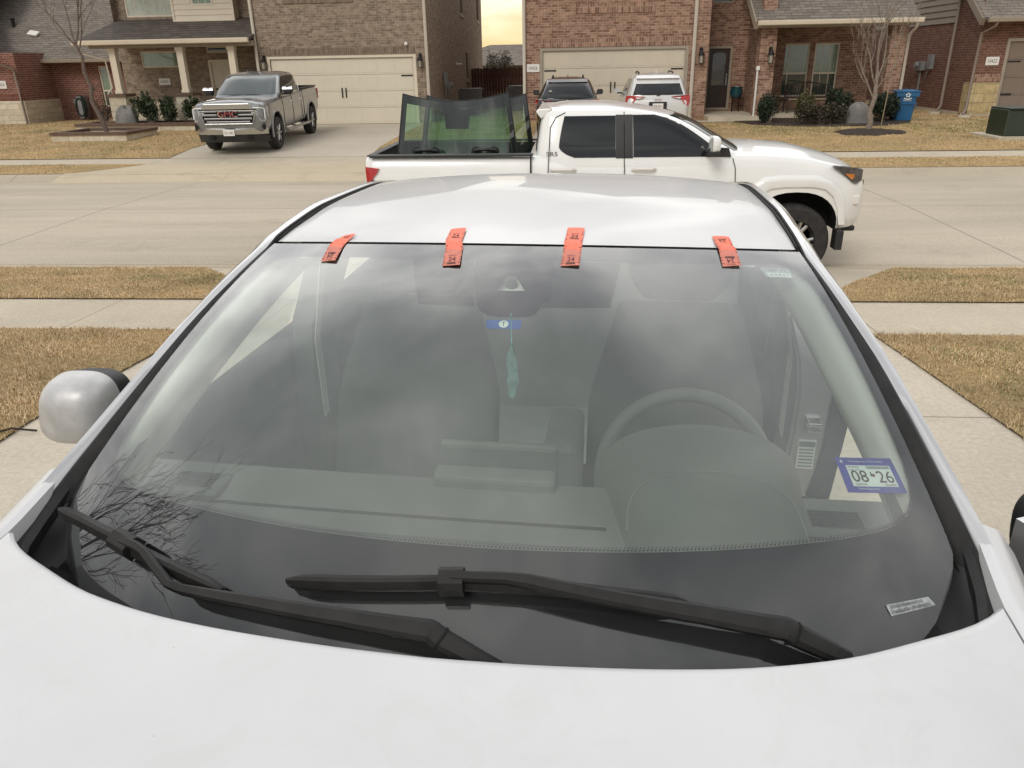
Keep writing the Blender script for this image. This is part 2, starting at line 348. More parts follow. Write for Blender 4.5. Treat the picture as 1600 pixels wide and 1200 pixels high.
T['darkpaint'] = mat('dark brown black paint', (.022, .018, .016), .25, .3, coat=1, var=.15, vs=2)
T['silverwhite'] = mat('frost white paint', (.66, .66, .65), .3, .15, coat=1, var=.04, vs=3)
T['tint'] = mat('dark tinted glass', (.012, .014, .015), .04, 0, coat=0, spec=.6)
T['tint2'] = mat('grey tinted windscreen', (.045, .06, .058), .05, 0, spec=.9)
T['red'] = mat('red lamp lens', (.42, .012, .014), .15, 0, coat=1)
T['amber'] = mat('amber lamp lens', (.55, .17, .02), .2, coat=1)
T['lens'] = mat('clear lamp lens', (.30, .30, .30), .12, .3, coat=1, var=.5, vs=16)
T['lampdark'] = mat('smoked lamp housing', (.07, .072, .075), .15, .2, coat=1, var=.3, vs=14)
T['shield'] = glass_mat('green tinted windscreen glass', (.87, .93, .885), 2.35, dirt=.014)
def veil_mat():  # thin diffuse veil, added to brighten the cabin seen through the windscreen
    m, t, p = newmat('pale veil behind glass'); t.nodes.remove(p); o = t.nodes['Material Output']
    tr = t.nodes.new('ShaderNodeBsdfTransparent'); df = t.nodes.new('ShaderNodeBsdfDiffuse'); df.inputs[0].default_value = (.78, .84, .80, 1)
    n = t.nodes.new('ShaderNodeTexNoise'); n.inputs['Scale'].default_value = 3; n.inputs['Detail'].default_value = 5; tcn = t.nodes.new('ShaderNodeTexCoord'); lk(t, tcn.outputs['Object'], n.inputs['Vector'])
    r = t.nodes.new('ShaderNodeMapRange'); r.inputs[1].default_value = .3; r.inputs[2].default_value = .7; r.inputs[3].default_value = .10; r.inputs[4].default_value = .145; lk(t, n.outputs['Fac'], r.inputs[0])
    mx = t.nodes.new('ShaderNodeMixShader'); lk(t, r.outputs[0], mx.inputs[0]); lk(t, tr.outputs[0], mx.inputs[1]); lk(t, df.outputs[0], mx.inputs[2]); lk(t, mx.outputs[0], o.inputs[0]); return m
T['film'] = veil_mat()
T['pane'] = glass_mat('side window glass', (.82, .9, .84), .35)
T['green'] = glass_mat('deep green auto glass', (.40, .64, .44), 2.2, dirt=.01)
T['frit'] = mat('black ceramic frit', (.018, .018, .021), .5, spec=.2)
T['orange'] = mat('orange red tape', (.86, .185, .105), .55, var=.1, vs=40, bump=.1, bs=200)
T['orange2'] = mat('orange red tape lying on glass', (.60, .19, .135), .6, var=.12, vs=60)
T['ink'] = mat('dark grey ink', (.05, .03, .03), .7)
T['inkgrey'] = mat('grey print', (.13, .15, .15), .7)
T['blue'] = mat('blue sticker print', (.09, .10, .42), .5, var=.15, vs=90)
T['blue2'] = mat('bright blue sticker print', (.035, .13, .46), .5, var=.12, vs=120)
T['paper'] = mat('pale mint sticker paper', (.86, .93, .88), .6, var=.03, vs=40)
T['whitepaint'] = mat('white print', (.82, .85, .84), .6)
T['teal'] = mat('teal feather', (.22, .42, .42), .7, var=.3, vs=60)
T['stickerfrost'] = mat('worn frosted sticker', (.42, .50, .49), .7, var=.4, vs=160)
T['vin'] = mat('number strip', (.34, .37, .37), .6, var=.4, vs=200)
T['concrete'] = mat('plain concrete', (.50, .44, .34), .9, var=.12, vs=2, bump=.2, bs=90)
T['cream'] = mat('cream painted trim', (.70, .62, .49), .6, var=.04, vs=3)
T['creamdoor'] = mat('cream garage door', (.67, .605, .485), .55, var=.03, vs=1.5)
T['tandoor'] = mat('tan garage door', (.58, .51, .40), .55, var=.03, vs=1.5)
T['taupedoor'] = mat('taupe garage door', (.20, .155, .12), .55, var=.04, vs=1.5)
T['soffit'] = mat('tan soffit board', (.34, .29, .225), .7, var=.05, vs=3)
T['brickgrey'] = brick_mat('grey brown brick', (.20, .15, .112), (.33, .255, .19), (.36, .30, .235), spread=.85)
T['brickred'] = brick_mat('mottled red brick', (.19, .095, .067), (.39, .24, .17), (.42, .32, .24), spread=.8)
T['brickdeep'] = brick_mat('deep red brick', (.18, .07, .052), (.25, .10, .077), (.38, .30, .24), spread=.6)
T['brickdark'] = brick_mat('dark red brown brick', (.13, .058, .042), (.21, .098, .07), (.28, .20, .15), spread=.55)
T['soldierred'] = brick_mat('mottled red brick on end', (.19, .095, .067), (.39, .24, .17), (.42, .32, .24), vert=True, spread=.8)
T['soldierdeep'] = brick_mat('deep red brick on end', (.145, .042, .032), (.20, .065, .05), (.25, .19, .15), vert=True, spread=.6)
T['soldiergrey'] = brick_mat('grey brown brick on end', (.155, .115, .085), (.25, .19, .14), (.27, .225, .175), vert=True)
T['stone'] = brick_mat('cream limestone blocks', (.56, .49, .36), (.68, .61, .48), (.42, .36, .27), sc=1, stone=True, spread=.4)
T['sandstone'] = brick_mat('yellow limestone blocks', (.46, .36, .19), (.55, .44, .25), (.34, .27, .17), sc=1.4, stone=True, spread=.7)
T['shingle'] = shingle_mat('brown grey shingles', (.17, .145, .125), (.235, .205, .175))
T['shingledark'] = shingle_mat('dark grey shingles', (.10, .085, .076), (.145, .123, .108))
T['siding'] = mat('cream lap siding', (.70, .62, .50), .7, var=.04, vs=2)
T['sidingtan'] = mat('tan lap siding', (.25, .205, .16), .7, var=.05, vs=2)
T['winglass'] = mat('house window glass', (.045, .07, .055), .06, spec=.9)
T['blind'] = mat('pale green blind behind glass', (.19, .27, .19), .12, var=.15, vs=6, spec=.9, coat=.6)
T['skyglass'] = mat('bright window glass with blind', (.42, .45, .36), .05, 0, var=.25, vs=2.5, spec=1, coat=1)
T['doorbrown'] = mat('dark brown door', (.035, .018, .013), .45, var=.2, vs=5)
T['blackmetal'] = mat('black lantern metal', (.012, .012, .012), .5, .3)
T['lampglass'] = mat('lantern glass', (.35, .32, .26), .1, spec=.8)
T['fencewood'] = mat('red brown stained cedar', (.075, .028, .02), .85, var=.35, vs=9, stretch=(6, 1, .4))
T['acmetal'] = mat('grey condenser metal', (.085, .08, .075), .6, .2, var=.15, vs=10)
T['greymetal'] = mat('grey galvanised box', (.25, .26, .26), .5, .3, var=.1, vs=6)
T['pipe'] = mat('pale downspout', (.50, .44, .36), .6)
T['pipebrown'] = mat('taupe downspout', (.24, .19, .155), .6)
T['bin'] = mat('blue bin plastic', (.018, .115, .26), .45, var=.1, vs=4)
T['boxgreen'] = mat('dark green enamel', (.018, .026, .012), .5, var=.15, vs=3)
T['hose'] = mat('dark green hose', (.012, .026, .024), .5)
T['mulch'] = mat('dark bark mulch', (.045, .03, .022), .95, var=.6, vs=26, bump=1, bs=40)
T['rock'] = mat('grey fake rock', (.20, .19, .175), .85, var=.25, vs=4, bump=.8, bs=5)
T['pot'] = mat('teal glazed pot', (.008, .06, .075), .25, coat=.6)
T['benchmetal'] = mat('bronze cast iron', (.05, .032, .026), .6, .2)
T['benchseat'] = mat('worn wood slats', (.30, .24, .15), .7, var=.2, vs=9)
T['bark'] = mat('pale grey bark', (.23, .19, .155), .9, var=.3, vs=14, bump=.5, bs=30)
T['barkdark'] = mat('dark wet bark', (.03, .024, .02), .9, var=.3, vs=14)
T['barkbrown'] = mat('brown bark', (.14, .105, .085), .9, var=.3, vs=14, bump=.5, bs=30)
T['soil'] = mat('bare soil', (.16, .11, .065), .95, var=.3, vs=2, bump=.6, bs=20)
T['capbrick'] = mat('brown brick capping', (.135, .085, .06), .9, var=.35, vs=9, stretch=(2.4, 1, 1))
def leafmat(name, a, b):
    m, t, p = newmat(name); p.inputs['Roughness'].default_value = .6
    o = t.nodes.new('ShaderNodeNewGeometry'); r = t.nodes.new('ShaderNodeValToRGB'); lk(t, o.outputs['Random Per Island'], r.inputs[0])
    r.color_ramp.elements[0].color = (*a, 1); r.color_ramp.elements[1].color = (*b, 1)
    if 'grass' in name:
        tcn = t.nodes.new('ShaderNodeTexCoord'); n = t.nodes.new('ShaderNodeTexNoise'); n.inputs['Scale'].default_value = 1.15; n.inputs['Detail'].default_value = 6; n.inputs['Roughness'].default_value = .7; lk(t, tcn.outputs['Object'], n.inputs['Vector'])
        q = t.nodes.new('ShaderNodeValToRGB'); q.color_ramp.elements[0].position = .40; q.color_ramp.elements[0].color = (1.05, 1.02, 1, 1); q.color_ramp.elements[1].position = .66; q.color_ramp.elements[1].color = (.52, .54, .45, 1); lk(t, n.outputs['Fac'], q.inputs[0])
        x_ = t.nodes.new('ShaderNodeMix'); x_.data_type = 'RGBA'; x_.blend_type = 'MULTIPLY'; x_.inputs[0].default_value = 1; lk(t, r.outputs[0], x_.inputs[6]); lk(t, q.outputs[0], x_.inputs[7]); lk(t, x_.outputs[2], p.inputs['Base Color'])
    else: lk(t, r.outputs[0], p.inputs['Base Color'])
    return m
T['leafdark'] = leafmat('dark evergreen leaf', (.012, .022, .010), (.035, .052, .022))
T['leafgreen'] = leafmat('mid green leaf', (.02, .035, .012), (.055, .075, .03))
T['leafyellow'] = leafmat('yellow green leaf', (.06, .06, .02), (.13, .12, .045))
T['leafolive'] = leafmat('olive brown leaf', (.035, .03, .018), (.08, .065, .035))
T['grassdry'] = leafmat('dormant straw grass', (.41, .295, .15), (.83, .645, .39))
T['grassgreen'] = leafmat('late green grass', (.16, .19, .05), (.38, .40, .14))
def lawn_mat():
    m, t, p = newmat('dormant lawn'); p.inputs['Roughness'].default_value = .95; p.inputs['Specular IOR Level'].default_value = .15
    tcn = t.nodes.new('ShaderNodeTexCoord')
    def nz_(sc, d, st=(1, 1, 1)):
        mp = t.nodes.new('ShaderNodeMapping'); mp.inputs['Scale'].default_value = st; lk(t, tcn.outputs['Object'], mp.inputs[0])
        n = t.nodes.new('ShaderNodeTexNoise'); n.inputs['Scale'].default_value = sc; n.inputs['Detail'].default_value = d; n.inputs['Roughness'].default_value = .7; lk(t, mp.outputs[0], n.inputs['Vector']); return n.outputs['Fac']
    r = t.nodes.new('ShaderNodeValToRGB'); e = r.color_ramp.elements; e[0].position = .3; e[0].color = (.36, .25, .125, 1); e[1].position = .72; e[1].color = (.62, .47, .27, 1); lk(t, nz_(22, 8), r.inputs[0])
    r2 = t.nodes.new('ShaderNodeValToRGB'); e = r2.color_ramp.elements; e[0].position = .42; e[0].color = (1.08, 1, .9, 1); e[1].position = .68; e[1].color = (.62, .68, .6, 1); lk(t, nz_(.55, 5, (1, 1.6, 1)), r2.inputs[0])
    mx = t.nodes.new('ShaderNodeMix'); mx.data_type = 'RGBA'; mx.blend_type = 'MULTIPLY'; mx.inputs[0].default_value = .8; lk(t, r.outputs[0], mx.inputs[6]); lk(t, r2.outputs[0], mx.inputs[7]); lk(t, mx.outputs[2], p.inputs['Base Color'])
    b = t.nodes.new('ShaderNodeBump'); b.inputs['Strength'].default_value = 1; b.inputs['Distance'].default_value = .03; lk(t, nz_(60, 6), b.inputs['Height']); lk(t, b.outputs[0], p.inputs['Normal']); return m
T['lawn'] = lawn_mat()
# ------------------------------------------------------------------ ground, road, pavements
GP = [(-80, .06), (3.5, 0), (5.4, -.14), (6.35, -.17), (8.45, -.42), (17.0, -.44), (18.4, -.40), (19.25, -.355), (20.4, -.25), (24, -.16), (27, -.13), (60, -.12), (900, -.1)]
def Zg(y):
    for (a, za), (b, zb) in zip(GP[:-1], GP[1:]):
        if y <= b: return za + (zb-za)*(y-a)/(b-a)
    return GP[-1][1]
T['road'] = lines_mat('tan road concrete', (.545, .475, .375), [('x', -7.9), ('x', -16.9), ('x', 5.3), ('x', 14.2), ('y', 12.7)], var=.22, vs=.5, streak=(.35, 2.2, 1), width=.014, cdark=.55)
T['gutter'] = lines_mat('gutter concrete', (.50, .43, .325), [('x', -7.9), ('x', -12.4), ('x', 5.3), ('x', .8), ('x', 9.8)], var=.15, vs=.8, streak=(.5, 3, 1), width=.012, cdark=.55)
T['drive'] = lines_mat('pale driveway concrete', (.60, .535, .43), [('y', 3.78), ('y', .6), ('x', -.3)], var=.15, vs=1.1, width=.007, cdark=.45)
T['walk'] = lines_mat('pavement concrete', (.565, .495, .385), [('x', v) for v in (-11.6, -10.1, -8.5, -7.0, -5.45, -3.95, -2.4, -.9, .7, 2.25, 3.8, 5.3, 6.8, 8.3)], var=.13, vs=1.3, width=.006, cdark=.5)
T['fardrive'] = lines_mat('far driveway concrete', (.56, .50, .405), [('x', -7.5), ('y', 22.9), ('x', 1.4)], var=.1, vs=.6, width=.012, cdark=.7)
T['farapron'] = lines_mat('far apron concrete', (.56, .475, .345), [('x', -7.5)], var=.08, vs=.6, width=.012, cdark=.7)

def sheet(name, polyfn, y0, y1, dz, m, ny=None, kind='structure', nx=1, thick=0):
    """strip of ground between x=polyfn(y)[0] and [1], following the ground profile, dz above it"""
    ys = sorted(set([y0, y1] + [p[0] for p in GP if y0 < p[0] < y1] + list(np.linspace(y0, y1, ny or 2))))
    b = MB(); vs = []; fs = []
    for y in ys:
        a, c = polyfn(y)
        for k in range(nx+1): vs.append((a+(c-a)*k/nx, y, Zg(y)+dz))
    w = nx+1
    for i in range(len(ys)-1):
        for k in range(nx): fs.append((i*w+k, i*w+k+1, (i+1)*w+k+1, (i+1)*w+k))
    b.add(vs, fs); o = b.build(name, m); o['kind'] = kind
    return o
g = MB(); gy = [-80, 3.5, 5.4, 6.35, 8.45, 8.7, 16.6, 17.0, 18.4, 19.25, 20.4, 24, 27, 60, 900]
gz = [Zg(y)-.08 - (.13 if 8.6 < y < 16.7 else 0) for y in gy]
g.add([(x, y, z) for y, z in zip(gy, gz) for x in (-600, 600)], [(2*i, 2*i+1, 2*i+3, 2*i+2) for i in range(len(gy)-1)])
tag(g.build('ground', T['soil']), kind='structure')
def strip(name, prof, x0, x1, m):
    b = MB(); b.add([(x, y, z) for y, z in prof for x in (x0, x1)], [(2*i, 2*i+1, 2*i+3, 2*i+2) for i in range(len(prof)-1)])
    return tag(b.build(name, m, smooth=True, angle=20), kind='structure')
strip('road', [(9.1, -.535), (10, -.515), (12.7, -.475), (15.3, -.515), (16.2, -.535)], -90, 90, T['road'])
strip('kerb', [(8.44, -.50), (8.45, -.412), (8.52, -.415), (8.60, -.46), (8.68, -.545), (8.75, -.553), (9.1, -.537)], -90, 90, T['gutter'])
strip('kerb', [(16.2, -.537), (16.55, -.553), (16.64, -.545), (16.78, -.49), (16.93, -.435), (17.0, -.432), (17.01, -.52)], -90, 90, T['gutter'])
DXL, DXR = -2.85, 2.2
sheet('driveway', lambda y: (DXL, DXR), -9, 5.4, 0, T['drive'])
sheet('pavement', lambda y: (-90, 90), 5.4, 6.35, 0, T['walk'])
flare = interp([6.35, 7.0, 7.7, 8.45], [0, .33, .85, 1.5])
ap = MB(); ys = list(np.linspace(6.35, 8.45, 9)) + [8.6, 8.72, 8.92]; zs = [Zg(y) for y in ys[:9]] + [-.44, -.50, -.560]
ap.add([p for y, z in zip(ys, zs) for p in ((DXL-flare(y)*.9, y, z+.004), (DXR+flare(y)*.88, y, z+.004))], [(2*i, 2*i+1, 2*i+3, 2*i+2) for i in range(len(ys)-1)])
tag(ap.build('apron', T['walk']), kind='structure')
# lawns: (name, left/right edges, y range)
sheet('lawn', lambda y: (-60, DXL+.012), -12, 5.412, .012, T['lawn'])
sheet('lawn', lambda y: (DXR-.012, 60), -12, 5.412, .012, T['lawn'])
sheet('verge', lambda y: (-60, DXL+.012-flare(y)*.9), 6.338, 8.447, .012, T['lawn'], ny=12)
sheet('verge', lambda y: (DXR-.012+flare(y)*.88, 60), 6.338, 8.447, .012, T['lawn'], ny=12)
# far side
fl2 = interp([17.0, 17.7, 18.4], [1.35, .65, .15])
LD = (-10.0, -4.9); RD = (-1.05, 3.85)
def fardrive(x0, x1, shift=0):
    ys = [16.40, 16.72, 17.0] + list(np.linspace(17.2, 18.4, 6)); zs = [-.562, -.49, -.428] + [Zg(y)+.006 for y in ys[3:]]
    b = MB(); b.add([p for y, z in zip(ys, zs) for p in ((x0-fl2(y), y, z+.004), (x1+fl2(y), y, z+.004))], [(2*i, 2*i+1, 2*i+3, 2*i+2) for i in range(len(ys)-1)])
    tag(b.build('apron', T['farapron']), kind='structure')
    sheet('driveway', lambda y: (x0, x1), 19.25, 27.1, .004, T['fardrive'])
fardrive(*LD); fardrive(*RD)
sheet('pavement', lambda y: (-90, 90), 18.4, 19.25, 0, T['walk'])
sheet('verge', lambda y: (-60, LD[0]+.01-fl2(y)), 16.995, 18.412, .015, T['lawn'], ny=8)
sheet('verge', lambda y: (LD[1]-.01+fl2(y), RD[0]+.01-fl2(y)), 16.995, 18.412, .015, T['lawn'], ny=8)
sheet('verge', lambda y: (RD[1]-.01+fl2(y), 60), 16.995, 18.412, .015, T['lawn'], ny=8)
sheet('lawn', lambda y: (-60, LD[0]+.01), 19.24, 40, .015, T['lawn'])
sheet('lawn', lambda y: (LD[1]-.01, RD[0]+.01), 19.24, 60, .015, T['lawn'])
sheet('lawn', lambda y: (RD[1]-.01, 60), 19.24, 40, .015, T['lawn'])
sheet('path', lambda y: (3.87, 6.3), 25.75, 26.3, .03, T['fardrive'])
sheet('path', lambda y: (13.3, 18.5), 24.6, 27.1, .03, T['fardrive'])

def grass(name, regions, n, hgt, wid, m, lean=.9, zoff=.012):
    """loose blades scattered over (x0,x1,y0,y1,test) regions in one mesh"""
    areas = np.array([(r[1]-r[0])*(r[3]-r[2]) for r in regions]); pick = rng.choice(len(regions), n, p=areas/areas.sum())
    V = []; 
    xs = np.empty(n); ys = np.empty(n); ok = np.ones(n, bool)
    for i, r in enumerate(regions):
        k = pick == i; xs[k] = rng.uniform(r[0], r[1], k.sum()); ys[k] = rng.uniform(r[2], r[3], k.sum())
        if len(r) > 4: ok[k] = [r[4](a, b) for a, b in zip(xs[k], ys[k])]
    # clumping
    cl = .5+.5*np.sin(xs*5.1+np.sin(ys*3.7)*2)*np.sin(ys*6.3+xs*1.9)
    ok &= rng.random(n) < .45+.55*cl
    xs, ys, cl = xs[ok], ys[ok], cl[ok]; n = len(xs)
    zs = np.interp(ys, [p[0] for p in GP], [p[1] for p in GP]) + zoff
    a = rng.uniform(0, 2*pi, n); h = hgt*rng.uniform(.45, 1.2, n)*(.6+.6*cl); le = h*lean*rng.uniform(.3, 1.6, n); w = wid*rng.uniform(.6, 1.4, n)
    b = a + rng.uniform(-1, 1, n)
    p0 = np.stack([xs-np.cos(a)*w/2, ys-np.sin(a)*w/2, zs-.004], 1); p1 = np.stack([xs+np.cos(a)*w/2, ys+np.sin(a)*w/2, zs-.004], 1)
    mx = np.stack([xs-np.sin(b)*le*.4, ys+np.cos(b)*le*.4, zs+h*.7], 1); tp = np.stack([xs-np.sin(b)*le, ys+np.cos(b)*le, zs+h*rng.uniform(.5, 1., n)], 1)
    off = np.stack([np.cos(a)*w*.4, np.sin(a)*w*.4, 0*w], 1)
    V = np.stack([p0, p1, mx+off, mx-off, tp], 1).reshape(-1, 3)
    base = np.arange(n)*5
    me = bpy.data.meshes.new(name); me.vertices.add(len(V)); me.vertices.foreach_set('co', V.ravel())
    li = np.stack([base, base+1, base+2, base+3, base+3, base+2, base+4], 1).ravel(); me.loops.add(len(li)); me.loops.foreach_set('vertex_index', li)
    st = np.stack([np.arange(n)*7, np.arange(n)*7+4], 1).ravel(); ct = np.tile([4, 3], n)
    me.polygons.add(2*n); me.polygons.foreach_set('loop_start', st); me.polygons.foreach_set('loop_total', ct)
    me.materials.append(m); me.update(calc_edges=True); me.validate()
    o = bpy.data.objects.new(name, me); COL.objects.link(o); o['kind'] = 'stuff'; return o
fv = lambda s: (lambda x, y: (x < DXL+.02-flare(y)*.9) if s < 0 else (x > DXR-.02+flare(y)*.88))
edge = lambda x, y: True
grass('grass', [(-7.5, DXL+.02, 2.6, 5.43), (DXR-.02, 6.2, 2.6, 5.43)], 190000, .024, .0038, T['grassdry'])
grass('grass', [(-9.5, -2.9, 6.33, 8.46, fv(-1)), (2.3, 9.5, 6.33, 8.46, fv(1))], 170000, .023, .0045, T['grassdry'])
grass('grass', [(-7.5, -3.2, 2.6, 4.4, lambda x, y: sin(x*2.1+1)*sin(y*2.7) > .35), (2.4, 6.4, 2.6, 5.35, lambda x, y: sin(x*2.3+2)*sin(y*2.9+1) > -.1), (2.7, 9, 6.5, 8.4, lambda x, y: fv(1)(x, y) and sin(x*2.1)*sin(y*2.7) > .4), (-9, -3.5, 6.35, 8.4, lambda x, y: fv(-1)(x, y) and sin(x*1.9)*sin(y*3.1) > .6)], 95000, .023, .0042, T['grassgreen'])
grass('grass', [(-26, LD[0], 19.25, 30.5), (LD[1], RD[0], 19.25, 40), (RD[1], 19, 19.25, 25.9), (10.3, 13, 25.9, 30), (-26, -11.6, 17, 18.42), (5.3, 22, 17, 18.42), (-4.0, -1.6, 17, 18.42)], 190000, .035, .012, T['grassdry'], zoff=.015)
grass('grass', [(RD[1]+1, 17, 22, 25.9, lambda x, y: sin(x*1.3)*sin(y*1.7) > -.35), (-20, -10.2, 19.4, 28, lambda x, y: sin(x*1.1+2)*sin(y*1.3) > .75)], 46000, .035, .013, T['grassgreen'], zoff=.015)
# ------------------------------------------------------------------ silver sedan in the foreground (u across, v back, w up)
UC, TH = -.217, R(4.35)
car = empty('silver_sedan', 'silver sedan in the foreground seen over its bonnet, orange tape strips along its roof edge', 'car', (UC*cos(TH), -UC*sin(TH), 0), -TH)
CM = Matrix.Translation(car.location) @ Matrix.Rotation(-TH, 4, 'Z')
def Gl(s, t, off=0.0):
    def f(s, t):
        return Vector((s*(.5575+.1435*t), 1.593-.58*t-(.12+.05*t)*(1-s*s), 1.359-.20*t-.105*t*t+.03*(1-s*s)))
    p = f(s, t)
    if off:
        e = 1e-3; n = (f(s, t+e)-f(s, t-e)).cross(f(s+e, t)-f(s-e, t)).normalized()
        if n.z < 0: n = -n
        p = p + n*off
    return p
def Gn(s, t): return (Gl(s, t, 1)-Gl(s, t)).normalized()
# windscreen: the pane, rounded lower corners
smax_ = interp([.90, .985, 1.04, 1.08, 1.11, 1.13, 1.15, 1.18, 1.25], [1, 1, .978, .945, .918, .895, .86, .80, .68])
def smax(t): return 1.0 if t < .985 else smax_(t)
tt = list(np.linspace(0, 1, 31)) + list(np.linspace(1.02, 1.24, 12))
def pane(off, f=1.0):
    b = MB(); nS = 40
    vs = [Gl((-1+2*k/nS)*smax(t)*f, t, off) for t in tt for k in range(nS+1)]
    fs = [(i*(nS+1)+k, i*(nS+1)+k+1, (i+1)*(nS+1)+k+1, (i+1)*(nS+1)+k) for i in range(len(tt)-1) for k in range(nS)]
    return b.add(vs, fs)
ws = pane(0).build('windscreen', T['shield'], car, smooth=True)
pane(-.0060, .995).build('glass_veil', T['film'], car, smooth=True)   # added haze veil, lightens the cabin behind the clear glass
# frit band printed on the inside
fr = [(-.814,.070),(-.462,.072),(-.224,.073),(.085,.073),(.423,.071),(.746,.068),(.894,.066),(.944,.083),(.968,.136),(.977,.184),(.980,.258),(.981,.360),(.982,.473),(.981,.559),(.979,.665),(.978,.719),(.976,.782),(.970,.836),(.957,.878),(.937,.906),(.905,.924),(.864,.934),(.809,.940),(.749,.944),(.615,.948),(.486,.950),(.361,.951),(.173,.951),(-.019,.951),(-.201,.951),(-.347,.951),(-.452,.950),(-.567,.949),(-.632,.948),(-.724,.947),(-.771,.944),(-.823,.940),(-.861,.934),(-.905,.922),(-.935,.904),(-.955,.878),(-.964,.838),(-.968,.782),(-.972,.700),(-.974,.600),(-.974,.466),(-.972,.362),(-.968,.250),(-.958,.140),(-.925,.088)]
b = MB(); n = len(fr)
def outer(s, t):
    # nearest place on the pane's rim, radially from the middle of the opening
    ds, dt = s, t-.5
    k = 1.0
    while k < 4:
        a, c = ds*k, .5+dt*k
        if c < .001 or c > 1.235 or abs(a) > smax(min(max(c, 0), 1.24))*.999: break
        k += .001
    return (max(-.999, min(.999, ds*k)), min(max(.5+dt*k, .001), 1.235))
rows = 14; fi = []
for k in range(n):
    s0, t0 = fr[k]; s1, t1 = fr[(k+1) % n]
    for j in range(8): fi.append((s0+(s1-s0)*j/8, t0+(t1-t0)*j/8))
n = len(fi); ou = [outer(*p) for p in fi]
vs = [Gl(a[0]+(o[0]-a[0])*r/rows, a[1]+(o[1]-a[1])*r/rows, -.003) for a, o in zip(fi, ou) for r in range(rows+1)]
b.add(vs, [(k*(rows+1)+r, ((k+1) % n)*(rows+1)+r, ((k+1) % n)*(rows+1)+r+1, k*(rows+1)+r+1) for k in range(n) for r in range(rows)])
# the sensor shield hanging from the band, with its camera opening
def gpoly(pts, off): return [Gl(p[0], p[1], off) for p in pts]
sh = [(-.129,.070),(-.114,.157),(-.096,.230),(-.078,.280),(-.058,.308),(-.036,.321),(-.008,.326),(.078,.324),(.100,.314),(.113,.290),(.126,.250),(.140,.179),(.147,.068)]
hole = [(-.035,.219),(-.004,.147),(.022,.147),(.060,.216)]
def ring(mb, A, B, off):
    na = 60
    def res(P):
        P = P+[P[0]]; L = [0]
        for i in range(len(P)-1): L.append(L[-1]+math.hypot(P[i+1][0]-P[i][0], P[i+1][1]-P[i][1]))
        return P, L
    ca = (sum(p[0] for p in B)/len(B), sum(p[1] for p in B)/len(B))
    def cast(P, th):
        d = (cos(th), sin(th)); best = None
        for i in range(len(P)):
            a, c = P[i], P[(i+1) % len(P)]; ex, ey = c[0]-a[0], c[1]-a[1]; det = d[0]*-ey+ex*d[1]
            if abs(det) < 1e-12: continue
            rx, ry = a[0]-ca[0], a[1]-ca[1]; t = (rx*-ey+ex*ry)/det; u = (d[0]*ry-rx*d[1])/det
            if t > 0 and -1e-6 <= u <= 1+1e-6 and (best is None or t > best): best = t
        return (ca[0]+d[0]*best, ca[1]+d[1]*best)
    ths = sorted([2*pi*k/na for k in range(na)] + [atan2(p[1]-ca[1], p[0]-ca[0]) % (2*pi) for p in A+B])
    vs = []
    for th in ths:
        p, q = cast(A, th), cast(B, th)
        for r in range(4): vs.append(Gl(q[0]+(p[0]-q[0])*r/3, q[1]+(p[1]-q[1])*r/3, off))
    m = len(ths); mb.add(vs, [(k*4+r, ((k+1) % m)*4+r, ((k+1) % m)*4+r+1, k*4+r+1) for k in range(m) for r in range(3)])
ring(b, sh, hole, -.0034)
for k in range(0, len(fi)):                      # dotted fade along the inner edge
    s0, t0 = fi[k]; s1, t1 = fi[(k+1) % len(fi)]; m_ = max(1, int((Gl(s1, t1)-Gl(s0, t0)).length/.0042))
    if t0 < .8: continue
    for q in range(m_):
        s_, t_ = s0+(s1-s0)*q/m_, t0+(t1-t0)*q/m_; ts = t_-.0042; b.add([Gl(s_-.0017, ts-.0016, -.003), Gl(s_+.0017, ts-.0016, -.003), Gl(s_+.0017, ts+.0016, -.003), Gl(s_-.0017, ts+.0016, -.003)], [(0, 1, 2, 3)])
        ts = t_-.0088; s_ += .0025; b.add([Gl(s_-.0012, ts-.0011, -.003), Gl(s_+.0012, ts-.0011, -.003), Gl(s_+.0012, ts+.0011, -.003), Gl(s_-.0012, ts+.0011, -.003)], [(0, 1, 2, 3)])
b.build('frit_band', T['frit'], car, smooth=True)
cb = MB(); c0 = Gl(.01, .19, -.02)
cb.prism(gpoly([(-.06,.235),(-.01,.13),(.03,.13),(.085,.232)], -.022), Gn(0, .2)*-.03)
cb.build('camera_housing', T['trim'], car)
lb = MB(); lb.lathe([(.011, 0), (.011, .006), (.007, .007)], (0, 0, 0), 'z', 16); lo = lb.build('camera_lens', T['void'], car, smooth=True)
lo.location = Gl(.009, .158, -.0215); lo.rotation_euler = Gn(0, .2).to_track_quat('Z', 'Y').to_euler()
# dotted shade beside the shield
b = MB()
def patch(mb, P, off, nn=8, mm=8):
    # quad patch with corners a,b,c,d in (s,t)
    a, b_, c, d = P
    mb.grid(lambda i, j: Gl((a[0]*(1-i)+b_[0]*i)*(1-j)+(d[0]*(1-i)+c[0]*i)*j, (a[1]*(1-i)+b_[1]*i)*(1-j)+(d[1]*(1-i)+c[1]*i)*j, off), nn, mm)
T['dots'] = glass_mat('dotted shade print', (.38, .38, .40), 0)
patch(b, [(-.352,.074),(-.131,.074),(-.085,.284),(-.262,.284)], -.004); b.build('shade_band', T['dots'], car); b = MB()
patch(b, [(.150,.072),(.362,.072),(.318,.280),(.118,.286)], -.004)
b.build('shade_band', T['dots'], car)
